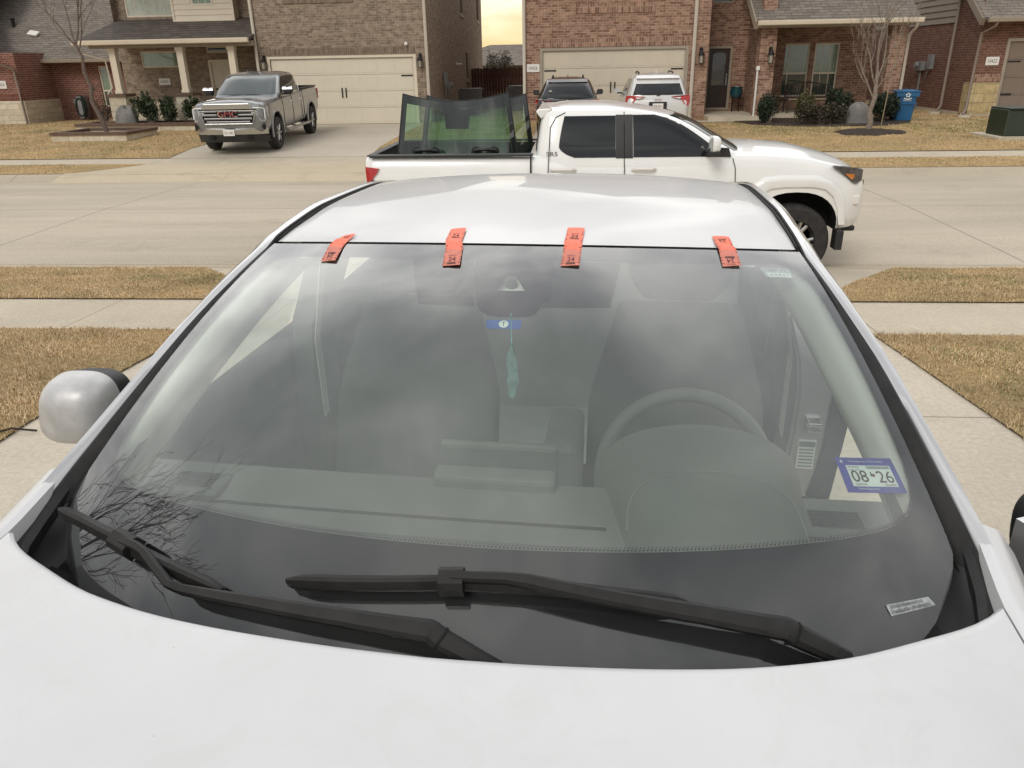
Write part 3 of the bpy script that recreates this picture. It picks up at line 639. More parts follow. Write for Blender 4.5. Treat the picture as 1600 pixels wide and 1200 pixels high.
# rubber mouldings and pillars
rail = {'v': [1.0, 1.046, 1.1, 1.2, 1.3, 1.4, 1.5, 1.6, 1.75, 1.95, 2.2, 2.6, 3.0, 3.3]}
rh = interp(rail['v'], [.748, .742, .735, .714, .692, .667, .642, .621, .606, .598, .594, .583, .561, .54])
rw = interp(rail['v'], [1.062, 1.080, 1.098, 1.143, 1.189, 1.236, 1.281, 1.314, 1.347, 1.366, 1.362, 1.318, 1.255, 1.19])
dh = interp([1.55, 1.7, 1.9, 2.2, 2.6, 3.0, 3.3], [.5555, .552, .546, .54, .53, .51, .49])
dw = interp([1.55, 1.7, 1.9, 2.2, 2.6, 3.0, 3.3], [1.364, 1.384, 1.399, 1.396, 1.350, 1.285, 1.22])
def glass_edge(v):                                     # rim of the pane as a function of v, then the roof ditch
    if v < 1.59:
        t = (1.593-v)/.58; return Vector((.5575+.1435*t, v, 1.359-.20*t-.105*t*t))
    return Vector((dh(v), v, dw(v)))
for s in (-1, 1):
    b = MB(); vv = list(np.linspace(.995, 3.3, 60))
    rows_ = []
    for v in vv:
        g_ = glass_edge(v); o_ = Vector((rh(v)+(-.012 if s > 0 else .007)*min(1, max(0, (v-1.3)/.4)), v, rw(v))); k = min(1, max(0, (v-.99)/.05))
        f = .58 if v < 1.35 else max(.09, .58-.49*(v-1.35)/.25)
        a0 = g_ + (o_-g_)*f
        nrm = Vector((.45, -.2, 1)).normalized()
        row = [a0 + Vector((0, 0, -.008)), a0 + nrm*.004, g_ + (o_-g_)*(f+.12) + nrm*.013, g_ + (o_-g_)*(f+(1-f)*.55) + nrm*.016, g_ + (o_-g_)*.94 + nrm*.006, o_, o_ + Vector((.004, 0, -.03)), o_ + Vector((-.02, .0, -.05))]
        rows_.append([Vector((p.x*s, p.y, p.z)) for p in row])
    m = len(rows_[0]); b.add([p for r in rows_ for p in r], [(i*m+k, i*m+k+1, (i+1)*m+k+1, (i+1)*m+k) for i in range(len(vv)-1) for k in range(m-1)])
    b.build('windscreen_pillar', T['paint'], car, smooth=True, angle=55)
    b = MB(); rows_ = []
    for v in np.linspace(.955, 3.25, 60):
        g_ = glass_edge(v); o_ = Vector((rh(v)+(-.012 if s > 0 else .007)*min(1, max(0, (v-1.3)/.4)), v, rw(v)))
        f = .58 if v < 1.35 else max(.09, .58-.49*(v-1.35)/.25)
        nrm = Vector((.4, -.25, 1)).normalized()*(1-.9*min(1, max(0, (v-1.4)/.2)))
        row = [g_ + Vector((-.004, 0, -.02)), g_ + Vector((-.001, 0, -.003)), g_+(o_-g_)*.10 - nrm*.012, g_+(o_-g_)*(f*.45) + nrm*.001, g_+(o_-g_)*(f*.75) + nrm*.007, g_+(o_-g_)*(f*1.0) + nrm*.004, g_+(o_-g_)*(f*1.03) - nrm*.02]
        rows_.append([Vector((p.x*s, p.y, p.z)) for p in row])
    m = len(rows_[0]); b.add([p for r in rows_ for p in r], [(i*m+k, i*m+k+1, (i+1)*m+k+1, (i+1)*m+k) for i in range(59) for k in range(m-1)])
    b.build('windscreen_moulding', T['greyplastic'], car, smooth=True)
# roof
def roofpt(a, j):
    v0 = 1.479+.12*a*a; v1 = 2.89-.14*a*a
    v = v0+(v1-v0)*j; vv_ = max(v, 1.55); k = abs(a)
    h, wd = dh(vv_), dw(vv_)-(max(0, 1.57-v))*.15
    wc = 1.4285-(.105 if v < 2.08 else .22)*(v-2.08)**2
    z = wd+(max(wc, wd+.010)-wd)*(1-k**2.3)
    if j < .35:
        v_ = 1.479+.12*a*a; wd_ = dw(1.55 if v_ < 1.55 else v_)-(max(0, 1.57-v_))*.15; wc_ = 1.4285-.105*(v_-2.08)**2
        z0 = wd_+(max(wc_, wd_+.010)-wd_)*(1-k**2.3); z -= (z0-(1.359+.03*(1-a*a))-.003)*(1-j/.35)**2
    return Vector((a*(h-.004), v, z-.008*max(0, (k-.965)/.035)*min(1, j*6)))
b = MB(); b.grid(lambda i, j: roofpt(-1+2*i, j), 48, 40)
b.build('roof', T['roofpaint'], car, smooth=True, angle=60)
b = MB(); b.grid(lambda i, j: Gl((-1+2*i)*.998, .003, -.003)+Vector((0, .045*j, -.010*j)), 40, 1)
b.build('roof_seal', T['rubber'], car, smooth=True)
# bonnet
hv = interp([0, .1, .22, .34, .48, .60, .66, .70, .712], [.699, .701, .708, .722, .757, .812, .845, .876, .889])
hz = interp([0, .3, .6, .712], [1.070, 1.072, 1.068, 1.063])
def hoodpt(a, j):
    u = a*.712; v1 = hv(abs(u)); v = v1+(-.98-v1)*j - 0
    d = v1-v
    lat = -.030*(abs(a)**5)
    z = hz(abs(u)) - .05*d - .055*d*d - .012*abs(a)**2.5*min(1, d*2) + (-.006 if j == 0 else 0)
    wd = 1+.0*d
    return Vector((u*wd, v, z))
b = MB(); js = [0, .004, .01, .02, .04, .07, .1, .15, .2, .28, .36, .45, .55, .65, .75, .85, .93, 1]
nu = 64; b.add([hoodpt(-1+2*i/nu, j) for j in js for i in range(nu+1)], [(r*(nu+1)+i, r*(nu+1)+i+1, (r+1)*(nu+1)+i+1, (r+1)*(nu+1)+i) for r in range(len(js)-1) for i in range(nu)])
b.add([hoodpt(-1+2*i/nu, 0)+Vector((0, -.012*k, -.03*k)) for k in (0, 1) for i in range(nu+1)], [(i, nu+1+i, nu+2+i, i+1) for i in range(nu)])
b.build('bonnet', T['hoodpaint'], car, smooth=True, angle=50)
# wings, sides, doors
belt = interp([-.95, 0, .6, .89, 1.05, 1.5, 2.2, 3.0, 3.9], [.72, .93, 1.02, 1.055, 1.06, 1.03, 1.03, 1.05, 1.0])
def side_y(v, w):
    t = (w-.2)/.85
    base = .885+.035*sin(pi*min(1, max(0, t))) - .05*max(0, t-.75)/.25
    if v < .2: base -= .22*((.2-v)/1.15)**2
    if v > 3.0: base -= .12*((v-3.0)/.9)**2
    return base
for s in (-1, 1):
    b = MB()
    def wing(i, j, s=s):
        v = -.95+(1.052+.95)*i; up = belt(v)
        inner = .716 if v < .89 else .716+.026*(v-.89)/.2
        if v < .89: wi = hoodpt(1, min(1, max(0, (hv(.712)-v)/(hv(.712)+.98)))).z+.002
        else: wi = 1.064+.02*(v-.89)/.2
        prof = [(inner-.004, wi-.03), (inner, wi-.004), (inner+.012, wi+.002), (inner+.035, wi-.006), (inner+.065, wi-.045), (inner+.1, wi-.11), (side_y(v, .8), min(.82, wi-.17)), (side_y(v, .6), .62), (side_y(v, .42), .42), (side_y(v, .25), .25)]
        k = j*(len(prof)-1); i0 = min(int(k), len(prof)-2); f = k-i0
        return Vector((s*(prof[i0][0]*(1-f)+prof[i0+1][0]*f), v, prof[i0][1]*(1-f)+prof[i0+1][1]*f))
    b.grid(wing, 60, 27)
    # wheel arch
    keep = [f for f in b.f if not (lambda c: math.hypot(c.y+.02, c.z-.33) < .36)(sum((Vector(b.v[i]) for i in f), Vector())/4)]
    b.f = keep; b.m = [0]*len(keep)
    b.build('wing', T['hoodpaint'], car, smooth=True, angle=50)
    # cowl corner: dark well between wing and glass
    b = MB()
    def corner(i, j, s=s):
        v = .70+.42*i; e_ = glass_edge(max(v, .93)); gu = (.735-.06*max(0, (.93-v)/.2)) if v < .93 else e_.x
        a_ = Vector((gu-.06, v, (e_.z if v > .93 else 1.00-.25*(.93-v))-.012)); c_ = Vector((.716+.03*i, v, 1.05+.026*i))
        p = a_*(1-j)+c_*j; p.z -= .028*sin(pi*j)*(1-i*.4)
        return Vector((p.x*s, p.y, p.z))
    b.grid(corner, 12, 8); b.build('cowl_corner', T['wellblack'], car, smooth=True)
    # rubber gutter that carries the moulding down into the well
    b = MB(); pts = [Vector((s*q[0], q[1], q[2])) for q in ((.733, 1.06, 1.068), (.734, 1.0, 1.048), (.728, .94, 1.034), (.712, .88, 1.028), (.698, .85, 1.022))]
    b.sweep(pts, [(-.024, -.01), (-.024, .006), (-.015, .013), (.0, .008), (.012, .013), (.022, .006), (.022, -.01)])
    b.build('cowl_gutter', T['greyplastic'], car, smooth=True, angle=50)
# cowl panel under the wipers
b = MB(); b.grid(lambda i, j: Vector(((-.72+1.44*i), (.80+.12*abs(2*i-1)**2)-.28*j, .985-.03*j)), 24, 3)
b.build('cowl_panel', T['void'], car)
# doors, rear quarters and boot as one skin per side piece
def skin(name, v0, v1, s, arches=(), m='paint'):
    b = MB()
    def f(i, j):
        v = v0+(v1-v0)*i; w = .22+(belt(v)-.10-.22)*(1-j); return Vector((s*(side_y(v, w)), v, w))
    b.grid(f, 40, 20)
    for (cv, r_) in arches:
        b.f = [q for q in b.f if math.hypot(sum(b.v[i][1] for i in q)/4-cv, sum(b.v[i][2] for i in q)/4-.33) > r_]
    b.m = [0]*len(b.f)
    b.mat(1).grid(lambda i, j: Vector((s*(side_y(v0+(v1-v0)*i, .93)*(1-j)+.765*j), v0+(v1-v0)*i, belt(v0+(v1-v0)*i)-.10+.088*j)), 40, 1)
    # inner lining
    b.mat(1); b.grid(lambda i, j: Vector((s*(.765-.02*j), v0+(v1-v0)*i, belt(v0+(v1-v0)*i)-.012-.75*j)), 20, 4)
    return b.build(name, [T[m], T['seat']], car, smooth=True, angle=50)
d1 = skin('door', 1.06, 2.02, -1); skin('door', 2.03, 2.88, -1); skin('door', 2.32, 2.88, 1)
for s in (-1, 1):
    skin('rear_quarter', 2.885, 3.9, s, [(2.84, .36)])
    b = MB(); # B pillar and C pillar
    b.sweep([(s*.70, 2.11, .35), (s*.725, 2.11, .8), (s*.715, 2.12, 1.02), (s*.655, 2.14, 1.2), (s*.585, 2.16, 1.325)], [(-.10, -.03), (.10, -.03), (.10, .03), (-.10, .03)], upv=(s, 0, .2))
    b.build('door_pillar', T['dashdark'], car, smooth=True)
    b = MB(); b.grid(lambda i, j: Vector((s*((.77-.21*i)), 2.75+.55*j-.1*i, 1.03+.10*i-.02*j)), 6, 4)
    b.build('rear_pillar', T['paint'], car, smooth=True)
    # side glass
    b = MB(); b.add([(s*.768, 1.2, 1.0), (s*.768, 2.02, 1.0), (s*.615, 2.06, 1.345), (s*.625, 1.7, 1.335)], [(0, 1, 2, 3)]) if s < 0 else b.add([(s*.765, 2.05, 1.03), (s*.765, 2.12, 1.03), (s*.64, 2.15, 1.3), (s*.64, 2.1, 1.3)], [(0, 1, 2, 3)])
    b.add([(s*.765, 2.06, 1.03), (s*.765, 2.72, 1.035), (s*.61, 2.62, 1.33), (s*.612, 2.1, 1.345)], [(0, 1, 2, 3)]) if s < 0 else None
    b.build('side_window', T['pane'], car)
    # windscreen pillar lining inside the cabin
    b = MB()
    def lining(i, j, s=s):
        v = 1.035+(1.66-1.035)*i; g_ = glass_edge(min(v, 1.588))+Vector((-.006, max(0, v-1.588), -.012))
        k = min(1, i*2.2); q1 = g_+Vector((-.046*(.7+.3*k), .008, -.036*(.65+.35*k))); q2 = g_+Vector((.0, .15, -.065))
        if j < .6:
            f = j/.6; p = g_*(1-f)+q1*f+Vector((-.004, -.006, .012))*sin(pi*f)
        else:
            f = (j-.6)/.4; p = q1*(1-f)+q2*f+Vector((-.012, .01, -.004))*sin(pi*f)
        return Vector((p.x*s, p.y, p.z))
    b.grid(lining, 24, 16); b.build('pillar_lining', T['trim'], car, smooth=True)
# side openings' upper rail lining
    b = MB(); b.tube([(s*.565, 1.68, 1.335), (s*.58, 2.0, 1.348), (s*.575, 2.4, 1.325), (s*.555, 2.75, 1.27)], .026, 8); b.build('rail_lining', T['trim'], car, smooth=True)
# headliner
b = MB(); b.grid(lambda i, j: roofpt(-.97+1.94*i, .02+.94*j)+Vector((0, 0, -.035)), 16, 16); b.build('headliner', T['trim'], car, smooth=True)
for s in (-1, 1):
    b = MB(); b.grid(lambda i, j: Vector((s*(.10+.36*i), 1.52+.15*j-.015*abs(i), 1.348-.0+.018*j+.012*sin(pi*i))), 6, 4); o = b.build('sun_visor', T['trim'], car, smooth=True)
# rear screen and boot
b = MB(); b.grid(lambda i, j: Vector(((-.5+1.0*i)*(1+.2*j), 2.78+.62*j+.1*(1-(2*i-1)**2), 1.285-.21*j+.015*(1-(2*i-1)**2))), 10, 6); b.build('rear_screen', T['pane'], car, smooth=True)
b = MB(); b.grid(lambda i, j: Vector(((-.72+1.44*i), 3.36+.6*j-.05*(2*i-1)**2*j, 1.08-.05*j-.03*(2*i-1)**2)), 12, 6)
b.grid(lambda i, j: Vector(((-.74+1.48*i), 3.96-.05*(2*i-1)**2, 1.03-.75*j-.03*(2*i-1)**2)), 12, 4); b.build('boot_lid', T['paint'], car, smooth=True, angle=40)
b = MB(); b.grid(lambda i, j: Vector(((-.72+1.44*i), -.97-.12*(1-(2*i-1)**2)+.0*j, .90-.62*j)), 14, 6); b.build('front_bumper', T['paint'], car, smooth=True)
for s in (-1, 1):
    for v in (-.02, 2.84):
        b = MB(); b.lathe([(.20, -.1), (.31, -.1), (.33, -.07), (.335, 0), (.33, .07), (.31, .1), (.20, .1)], (s*.79, v, .335), 'x', 40)
        wo = b.build('wheel', T['tyre'], car, smooth=True)
        b = MB(); b.lathe([(.03, -.02), (.2, -.03), (.215, -.06), (.215, .06), (.2, .075), (.05, .03)] if s > 0 else [(.05, -.03), (.2, -.075), (.215, -.06), (.215, .06), (.2, .03), (.03, .02)], (s*.81, v, .335), 'x', 30)
        b.build('rim', T['alloy'], wo, smooth=True)
b = MB(); b.box(-.74, .74, .95, 3.3, .26, .30); b.box(-.72, .72, .93, .96, .3, .95); b.build('cabin_floor', T['carpet'], car)
# dashboard
prof = [(.86, .93), (.93, .952), (1.0, .962), (1.075, .972), (1.085, .968), (1.095, .974), (1.2, .990), (1.245, .992), (1.262, .982), (1.27, .955), (1.285, .85), (1.25, .62)]
b = MB(); pr = prof; nu = 40
vs = []
for i in range(nu+1):
    a = -1+2*i/nu
    for v, w in pr: vs.append((a*.79, v+.035*a*a if v > 1.05 else v+.12*a*a*(1 if v < .95 else .6), w-.012*a*a+(.0)))
m = len(pr); b.add(vs, [(i*m+k, i*m+k+1, (i+1)*m+k+1, (i+1)*m+k) for i in range(nu) for k in range(m-1)])
dash = b.build('dashboard', T['dash'], car, smooth=True, angle=25)
b = MB(); b.tube([(-.66+.043*k, 1.125+.035*((-.66+.043*k)/.79)**2, .9815-.012*((-.66+.043*k)/.79)**2) for k in range(21)], .0028, 5); b.build('dash_seam', T['void'], dash)
b = MB()
for k in range(30): b.box(-.40+.0145*k*1.15, -.40+.0145*k*1.15+.006, .925, .975, .957, .9625)
b.build('defrost_vent', T['void'], dash)
for s in (-1, 1):
    b = MB(); u0 = s*.585
    for (w_, d_, z0, z1, mi) in ((.062, .04, .985, 1.0, 0),):
        b.box(u0-w_, u0+w_, 1.185-d_, 1.185+d_, z0-.011, z1-.008)
    o = b.build('speaker_grille', T['dash'], dash, bevel=.012)
    b = MB()
    for k in range(7): b.box(u0-.042, u0+.042, 1.162+.0075*k-.001, 1.162+.0075*k+.0028, .992, .9945)
    b.build('grille_slots', T['void'], o)
    b = MB(); b.grid(lambda i, j: Vector((s*(.47+.25*i), 1.0+.09*j+.03*i, .9745+.004*j-.004*i)), 2, 2); b.build('ribbed_strip', mat('ribbed grille vinyl', (.24, .25, .245), .7, var=.4, vs=60, stretch=(.15, 1, 1)), dash)
b = MB(); b.lathe([(.0, .0), (.022, .0), (.026, -.004), (.026, -.01)], (-.05, 1.04, .976), 'z', 24); b.build('light_sensor', T['dash'], dash, smooth=True)
# instrument hood
def ih(i, j):
    th = pi*i; v = 1.315-.40*j; hw = .192-.075*j; top = 1.098-.105*j**1.4
    x_ = .362+.035*j-cos(th)*hw*(1 if j < .9 else 1); z_ = .93+(top-.93)*(sin(th)**.62 if sin(th) > 0 else 0)
    return Vector((x_, v, z_))
b = MB(); b.grid(ih, 36, 14)
b.grid(lambda i, j: ih(i, 0)+(Vector((.362, 1.30, 1.0))-ih(i, 0))*j*.16+Vector((0, -.02*j, 0)), 36, 3)
b.build('instrument_hood', T['dash'], car, smooth=True, angle=50)
b = MB(); cq = [(.10, .52), (.16, .42), (.23, .36), (.30, .345), (.5, .335), (.70, .345), (.77, .36), (.84, .42), (.90, .52)]; fi_ = interp(range(9), [q[0] for q in cq]); fj_ = interp(range(9), [q[1] for q in cq]); pts = [ih(fi_(k/5), fj_(k/5)) for k in range(41)]
b.tube([Vector(p) for p in pts], .0035, 6); b.build('hood_crease', T['dashdark'], car, smooth=True)
b = MB(); b.add([ih(i/36, .10) for i in range(37)], [tuple(range(37))]); b.build('instrument_panel', T['void'], car)
# steering wheel
b = MB(); cx, cv, cw = .355, 1.475, .897; rw_ = .176; tl = R(-24); rimpts = []
nR, nr = 56, 10; vs = []
for i in range(nR):
    a = 2*pi*i/nR
    for k in range(nr):
        c_ = 2*pi*k/nr; rr = rw_+.0155*cos(c_); q = Vector((rr*cos(a), .0155*sin(c_), rr*sin(a))); q.rotate(Euler((tl, 0, 0))); vs.append(q+Vector((cx, cv, cw)))
b.add(vs, [(i*nr+k, ((i+1) % nR)*nr+k, ((i+1) % nR)*nr+(k+1) % nr, i*nr+(k+1) % nr) for i in range(nR) for k in range(nr)])
for a in (0, pi, -pi/2):
    q0 = Vector((.05*cos(a), -.01, .05*sin(a))); q1 = Vector((rw_*cos(a), 0, rw_*sin(a)))
    for q in (q0, q1): q.rotate(Euler((tl, 0, 0)))
    b.tube([q0+Vector((cx, cv, cw)), q1+Vector((cx, cv, cw))], .018, 8)
b.lathe([(.0, -.03), (.06, -.03), (.07, -.01), (.07, .02), (.0, .03)], (cx, cv, cw), 'y', 20)
b.tube([(cx, cv-.02, cw), (cx, 1.2, .86)], .04, 10)
b.build('steering_wheel', T['dashdark'], car, smooth=True)
# centre screen
b = MB(); b.box(-.118, .105, 1.262, 1.28, .965, 1.068, rot=(R(14), 0, 0)); b.build('centre_screen', T['dashdark'], car, bevel=.008)
b = MB(); b.box(-.125, .103, 1.215, 1.258, .975, 1.018, rot=(R(10), 0, 0)); b.build('screen_mount', T['dash'], car, bevel=.008)
b = MB(); b.box(-.09, .10, 1.33, 1.62, .55, .72); b.box(.03, .12, 1.66, 1.9, .6, .86); b.build('centre_console', T['dashdark'], car, bevel=.02)
# seats
def seat(u0, v0):
    b = MB()
    def bk(i, j):
        th = 2*pi*i; h = j; wv = .235*(1-.30*max(0, h-.6)/.4)
        cxx = abs(cos(th))**.5*(1 if cos(th) >= 0 else -1)*wv; dp = abs(sin(th))**.5*(1 if sin(th) >= 0 else -1)*(.075-.03*h)
        return Vector((u0+cxx, v0+.22*h+dp, .50+.60*h))
    b.grid(bk, 28, 12); b.add([bk(i/28, 1)+Vector((0, 0, 0)) for i in range(28)], [tuple(range(28))])
    b.box(u0-.24, u0+.24, v0-.50, v0+.04, .42, .56)
    o = b.build('front_seat', T['seat'], car, smooth=True, angle=50)
    b = MB()
    def hr(i, j):
        th = 2*pi*i; q = sin(pi*(.12+.76*j))**.4
        return Vector((u0+abs(cos(th))**.6*(1 if cos(th) >= 0 else -1)*.14*q, v0+.235+abs(sin(th))**.6*(1 if sin(th) >= 0 else -1)*.05*q, 1.12+.19*j))
    b.grid(hr, 24, 10); b.tube([(u0-.05, v0+.225, 1.02), (u0-.05, v0+.23, 1.16)], .006, 6); b.tube([(u0+.05, v0+.225, 1.02), (u0+.05, v0+.23, 1.16)], .006, 6)
    b.build('headrest', T['seat'], o, smooth=True)
seat(-.36, 1.84); seat(.36, 1.84)
b = MB(); b.grid(lambda i, j: Vector((-.62+1.24*i, 2.62+.25*j, .5+.58*j+.02*sin(3*pi*i))), 18, 6); b.grid(lambda i, j: Vector((-.62+1.24*i, 2.2+.45*j, .52)), 4, 2); b.build('rear_seat', T['rearseat'], car, smooth=True)
b = MB(); b.grid(lambda i, j: Vector((-.6+1.2*i, 2.86+.55*j, 1.075)), 2, 2); b.build('parcel_shelf', T['rearseat'], car)
# interior mirror behind the shield
b = MB(); b.box(-.045, .075, 1.43, 1.455, 1.285, 1.325); mr = b.build('interior_mirror', T['rubber'], car, bevel=.012)
# rear door edge seen through the open driver's doorway: painted jamb, striker, label
b = MB(); jp = [(.70, 1.96, .60), (.715, 1.955, .75), (.72, 1.955, .9), (.708, 1.96, 1.0), (.675, 1.985, 1.12)]
b.sweep(jp, [(-.042, -.02), (.038, -.02), (.038, .02), (-.042, .02)], upv=(0, -1, 0)); jb = b.build('door_jamb', T['paint'], car, smooth=True, bevel=.004)
b = MB(); b.sweep([(p[0]+.052+.02*sin(pi*k_/4), p[1]-.008, p[2]) for k_, p in enumerate(jp)], [(-.022, -.02), (.020, -.02), (.020, .02), (-.022, .02)], upv=(0, -1, 0)); b.build('door_seal', T['rubber'], car, smooth=True)
b = MB(); b.box(.70, .735, 1.926, 1.936, .80, .845); b.tube([(.705, 1.93, .832), (.705, 1.905, .832), (.735, 1.905, .832), (.735, 1.93, .832)], .005, 8); b.tube([(.705, 1.93, .815), (.705, 1.905, .815), (.735, 1.905, .815), (.735, 1.93, .815)], .004, 8); b.build('door_striker', T['chrome'], jb)
b = MB(); b.box(.69, .735, 1.929, 1.9345, .69, .775); lbp = b.build('tyre_label', T['paper'], jb)
b = MB()
for k in range(6): b.box(.694, .731, 1.9275, 1.929, .697+.01*k, .700+.01*k)
b.box(.692, .733, 1.9275, 1.929, .757, .772); b.build('label_print', T['inkgrey'], lbp)
# seat belt stripe
b = MB(); b.sweep([(-.66, 2.0, .75), (-.655, 1.985, 1.0), (-.62, 2.0, 1.22)], [(-.02, -.001), (.02, -.001), (.02, .001), (-.02, .001)], upv=(1, 0, .2)); b.build('seat_belt', T['trim'], car)
b = MB(); b.sweep([(.66, 2.02, .75), (.655, 2.0, 1.0), (.60, 2.0, 1.27)], [(-.028, -.001), (.028, -.001), (.028, .001), (-.028, .001)], upv=(-1, 0, .2)); b.build('seat_belt', T['trim'], car)

# door mirrors
def mirror(s, c, parent, mcap, rz=0):
    b = MB()
    def sh_(i, j):
        th = 2*pi*i; ph = pi*j/2
        rx = (.084 if s < 0 else .11)*sin(ph)**.7; rz_ = .080*sin(ph)**.7
        x_ = abs(cos(th))**.66*(1 if cos(th) >= 0 else -1)*rx; z_ = abs(sin(th))**.66*(1 if sin(th) >= 0 else -1)*rz_
        x_ *= 1-1.1*z_ if s < 0 else 1
        x_ += s*-.010*z_/.08
        return Vector((x_, -.085*cos(ph)**.8 if j < 1 else 0.0, z_))
    b.grid(sh_, 40, 14)
    o = b.build('side_mirror', mcap, parent, smooth=True); o.location = c; o.rotation_euler = (0, 0, rz)
    b = MB(); b.grid(lambda i, j: sh_(i, 1)*(1.0-.03*j)+Vector((-s*.010*j, .04*j, -.007*j)), 40, 2); b.add([sh_(i/40, 1)*.96+Vector((-s*.010, .04, -.007)) for i in range(40)], [tuple(range(40))]); b.build('mirror_shell', T['blackplastic'], o, smooth=True, angle=40)
    b = MB(); b.add([sh_(i/40, 1)*.90+Vector((-s*.010, .0415, -.007)) for i in range(40)], [tuple(range(40))]); b.build('mirror_glass', T['chrome'], o)
    b = MB(); b.grid(lambda i, j: Vector((-s*.02+.085*cos(2*pi*i)*(1-.45*j)-s*.10*j, .0+.04*sin(2*pi*i), -.066-.085*j)), 20, 5); b.build('mirror_foot', T['blackplastic'], o, smooth=True)
    return o
mirror(-1, (-.945, 1.385, 1.043), car, T['mirrorpaint'], R(4))
# open driver's door, swung out about its front hinge
door = bpy.data.objects.new('open_door', None); COL.objects.link(door); door.parent = car; door.location = (.86, 1.10, 0); door.rotation_euler = (0, 0, R(-64))
b = MB(); b.grid(lambda i, j: Vector((.03+.02*sin(pi*j), .02+.95*i, .25+(.78)*j)), 8, 8); b.grid(lambda i, j: Vector((-.06, .02+.95*i, .25+.78*j)), 4, 4)
b.grid(lambda i, j: Vector((-.06+.09*i, .02+.95*j, 1.03)), 2, 4); b.grid(lambda i, j: Vector((-.06+.09*i, .97, .25+.78*j)), 2, 2); b.grid(lambda i, j: Vector((-.06+.09*i, .02, .25+.78*j)), 2, 2)
b.build('door_skin', T['paint'], door, smooth=True, angle=40)
b = MB(); b.tube([(-.02, .1, 1.03), (-.09, .55, 1.27), (-.12, .75, 1.33), (-.10, .95, 1.27), (-.02, .97, 1.03)], .018, 8); b.build('window_frame', T['rubber'], door, smooth=True)
mirror(1, (.968, 1.16, .985), car, T['rubber'], R(-64))

# wipers
def wiper(blade, arm, hub_t, arm_off):
    rt = bpy.data.objects.new('wiper', None); COL.objects.link(rt); rt.parent = car; rt.location = Gl(arm[-1][0], arm[-1][1], .01)
    inv = Matrix.Translation(-rt.location)
    def loc(p): return Vector(p)-rt.location
    def dense(P, n=40):
        fs = interp(range(len(P)), [p[0] for p in P]); ft = interp(range(len(P)), [p[1] for p in P]); fo = interp(range(len(P)), [p[2] for p in P])
        return [(fs(k*(len(P)-1)/n), ft(k*(len(P)-1)/n), fo(k*(len(P)-1)/n)) for k in range(n+1)]
    bl = dense([(p[0], p[1], .026) for p in blade]); nb = len(bl)
    prof = []
    for k in range(nb):
        e_ = min(1, min(k, nb-1-k)/2.5)**.5; f = .35+.65*e_
        prof.append([(-.010*f, -.006), (-.010*f, .002*f), (-.003*f, .012*f), (.003*f, .012*f), (.011*f, .003*f), (.010*f, -.006)])
    b = MB(); b.sweep([loc(Gl(*p)) for p in bl], prof, [Gn(p[0], p[1]) for p in bl])
    o = b.build('wiper_blade', T['greyplastic'], rt, smooth=True, angle=40)
    b = MB(); b.sweep([loc(Gl(p[0], p[1], .010)) for p in bl], [(-.0035, -.0085), (-.006, .012), (.006, .012), (.0035, -.0085)], [Gn(p[0], p[1]) for p in bl]); b.build('wiper_rubber', T['rubber'], rt)
    ad = arm; na = len(ad); pr = []
    P = []
    for i in range(na-1):
        for k in range(6): f = k/6; P.append(tuple(ad[i][q]*(1-f)+ad[i+1][q]*f for q in range(4)))
    P.append(tuple(ad[-1]))
    pr = [[(-w_, -.005), (-w_, .004), (-w_*.6, .008), (w_*.6, .008), (w_, .004), (w_, -.005)] for (_, _, _, w_) in P]
    b = MB(); b.sweep([loc(Gl(p[0], p[1], p[2])) for p in P], pr, [Gn(p[0], p[1]) for p in P]); b.build('wiper_arm', T['greyplastic'], rt, smooth=True, angle=35)
    # clip joining blade and arm
    hub = Gl(arm[0][0], arm[0][1]); dd_ = [(Gl(q[0], q[1])-hub).length for q in bl]; k = min(range(nb), key=lambda i: dd_[i]); near = [i for i in range(nb) if dd_[i] < .026] or [k-1, k+1]; a_ = bl[min(near)]; c_ = bl[max(near)]
    b = MB(); b.sweep([loc(Gl(a_[0], a_[1], .036)), loc(Gl(c_[0], c_[1], .036))], [(-.017, -.016), (-.016, .004), (-.009, .011), (.009, .011), (.016, .004), (.017, -.016)], Gn(a_[0], a_[1])); b.build('wiper_clip', T['greyplastic'], rt, smooth=True, angle=30)
    b = MB(); q = arm[-2]; q2 = arm[-3]; g0 = loc(Gl(q[0], q[1], q[2]+.001)); g1 = loc(Gl(q[0]*.85+q2[0]*.15, q[1]*.85+q2[1]*.15, q[2]+.002)); b.sweep([g0, g1], [(-.0155, -.012), (-.0155, .004), (-.010, .009), (.010, .009), (.0155, .004), (.0155, -.012)], Gn(q[0], q[1])); b.build('wiper_knuckle', T['void'], rt, smooth=True, angle=30)
    return rt
wiper([(-.955,1.045),(-.835,1.052),(-.731,1.062),(-.696,1.068),(-.563,1.085),(-.436,1.103)],
      [(-.700,1.064,.040,.007),(-.655,1.068,.042,.007),(-.629,1.074,.042,.0065),(-.537,1.118,.042,.0065),(-.505,1.121,.042,.007),(-.345,1.117,.044,.0095),(-.17,1.118,.046,.0115),(-.008,1.124,.046,.014),(.011,1.134,.042,.014),(.112,1.172,.030,.011)], .5, .04)
wiper([(-.310,1.064),(-.165,1.050),(-.009,1.034),(.020,1.031),(.190,1.033),(.304,1.043),(.431,1.056)],
      [(.010,1.029,.040,.007),(.109,1.027,.042,.0075),(.150,1.030,.042,.009),(.302,1.058,.046,.0105),(.45,1.085,.048,.012),(.589,1.115,.048,.0145),(.603,1.123,.044,.0145),(.694,1.168,.032,.011)], .45, .04)

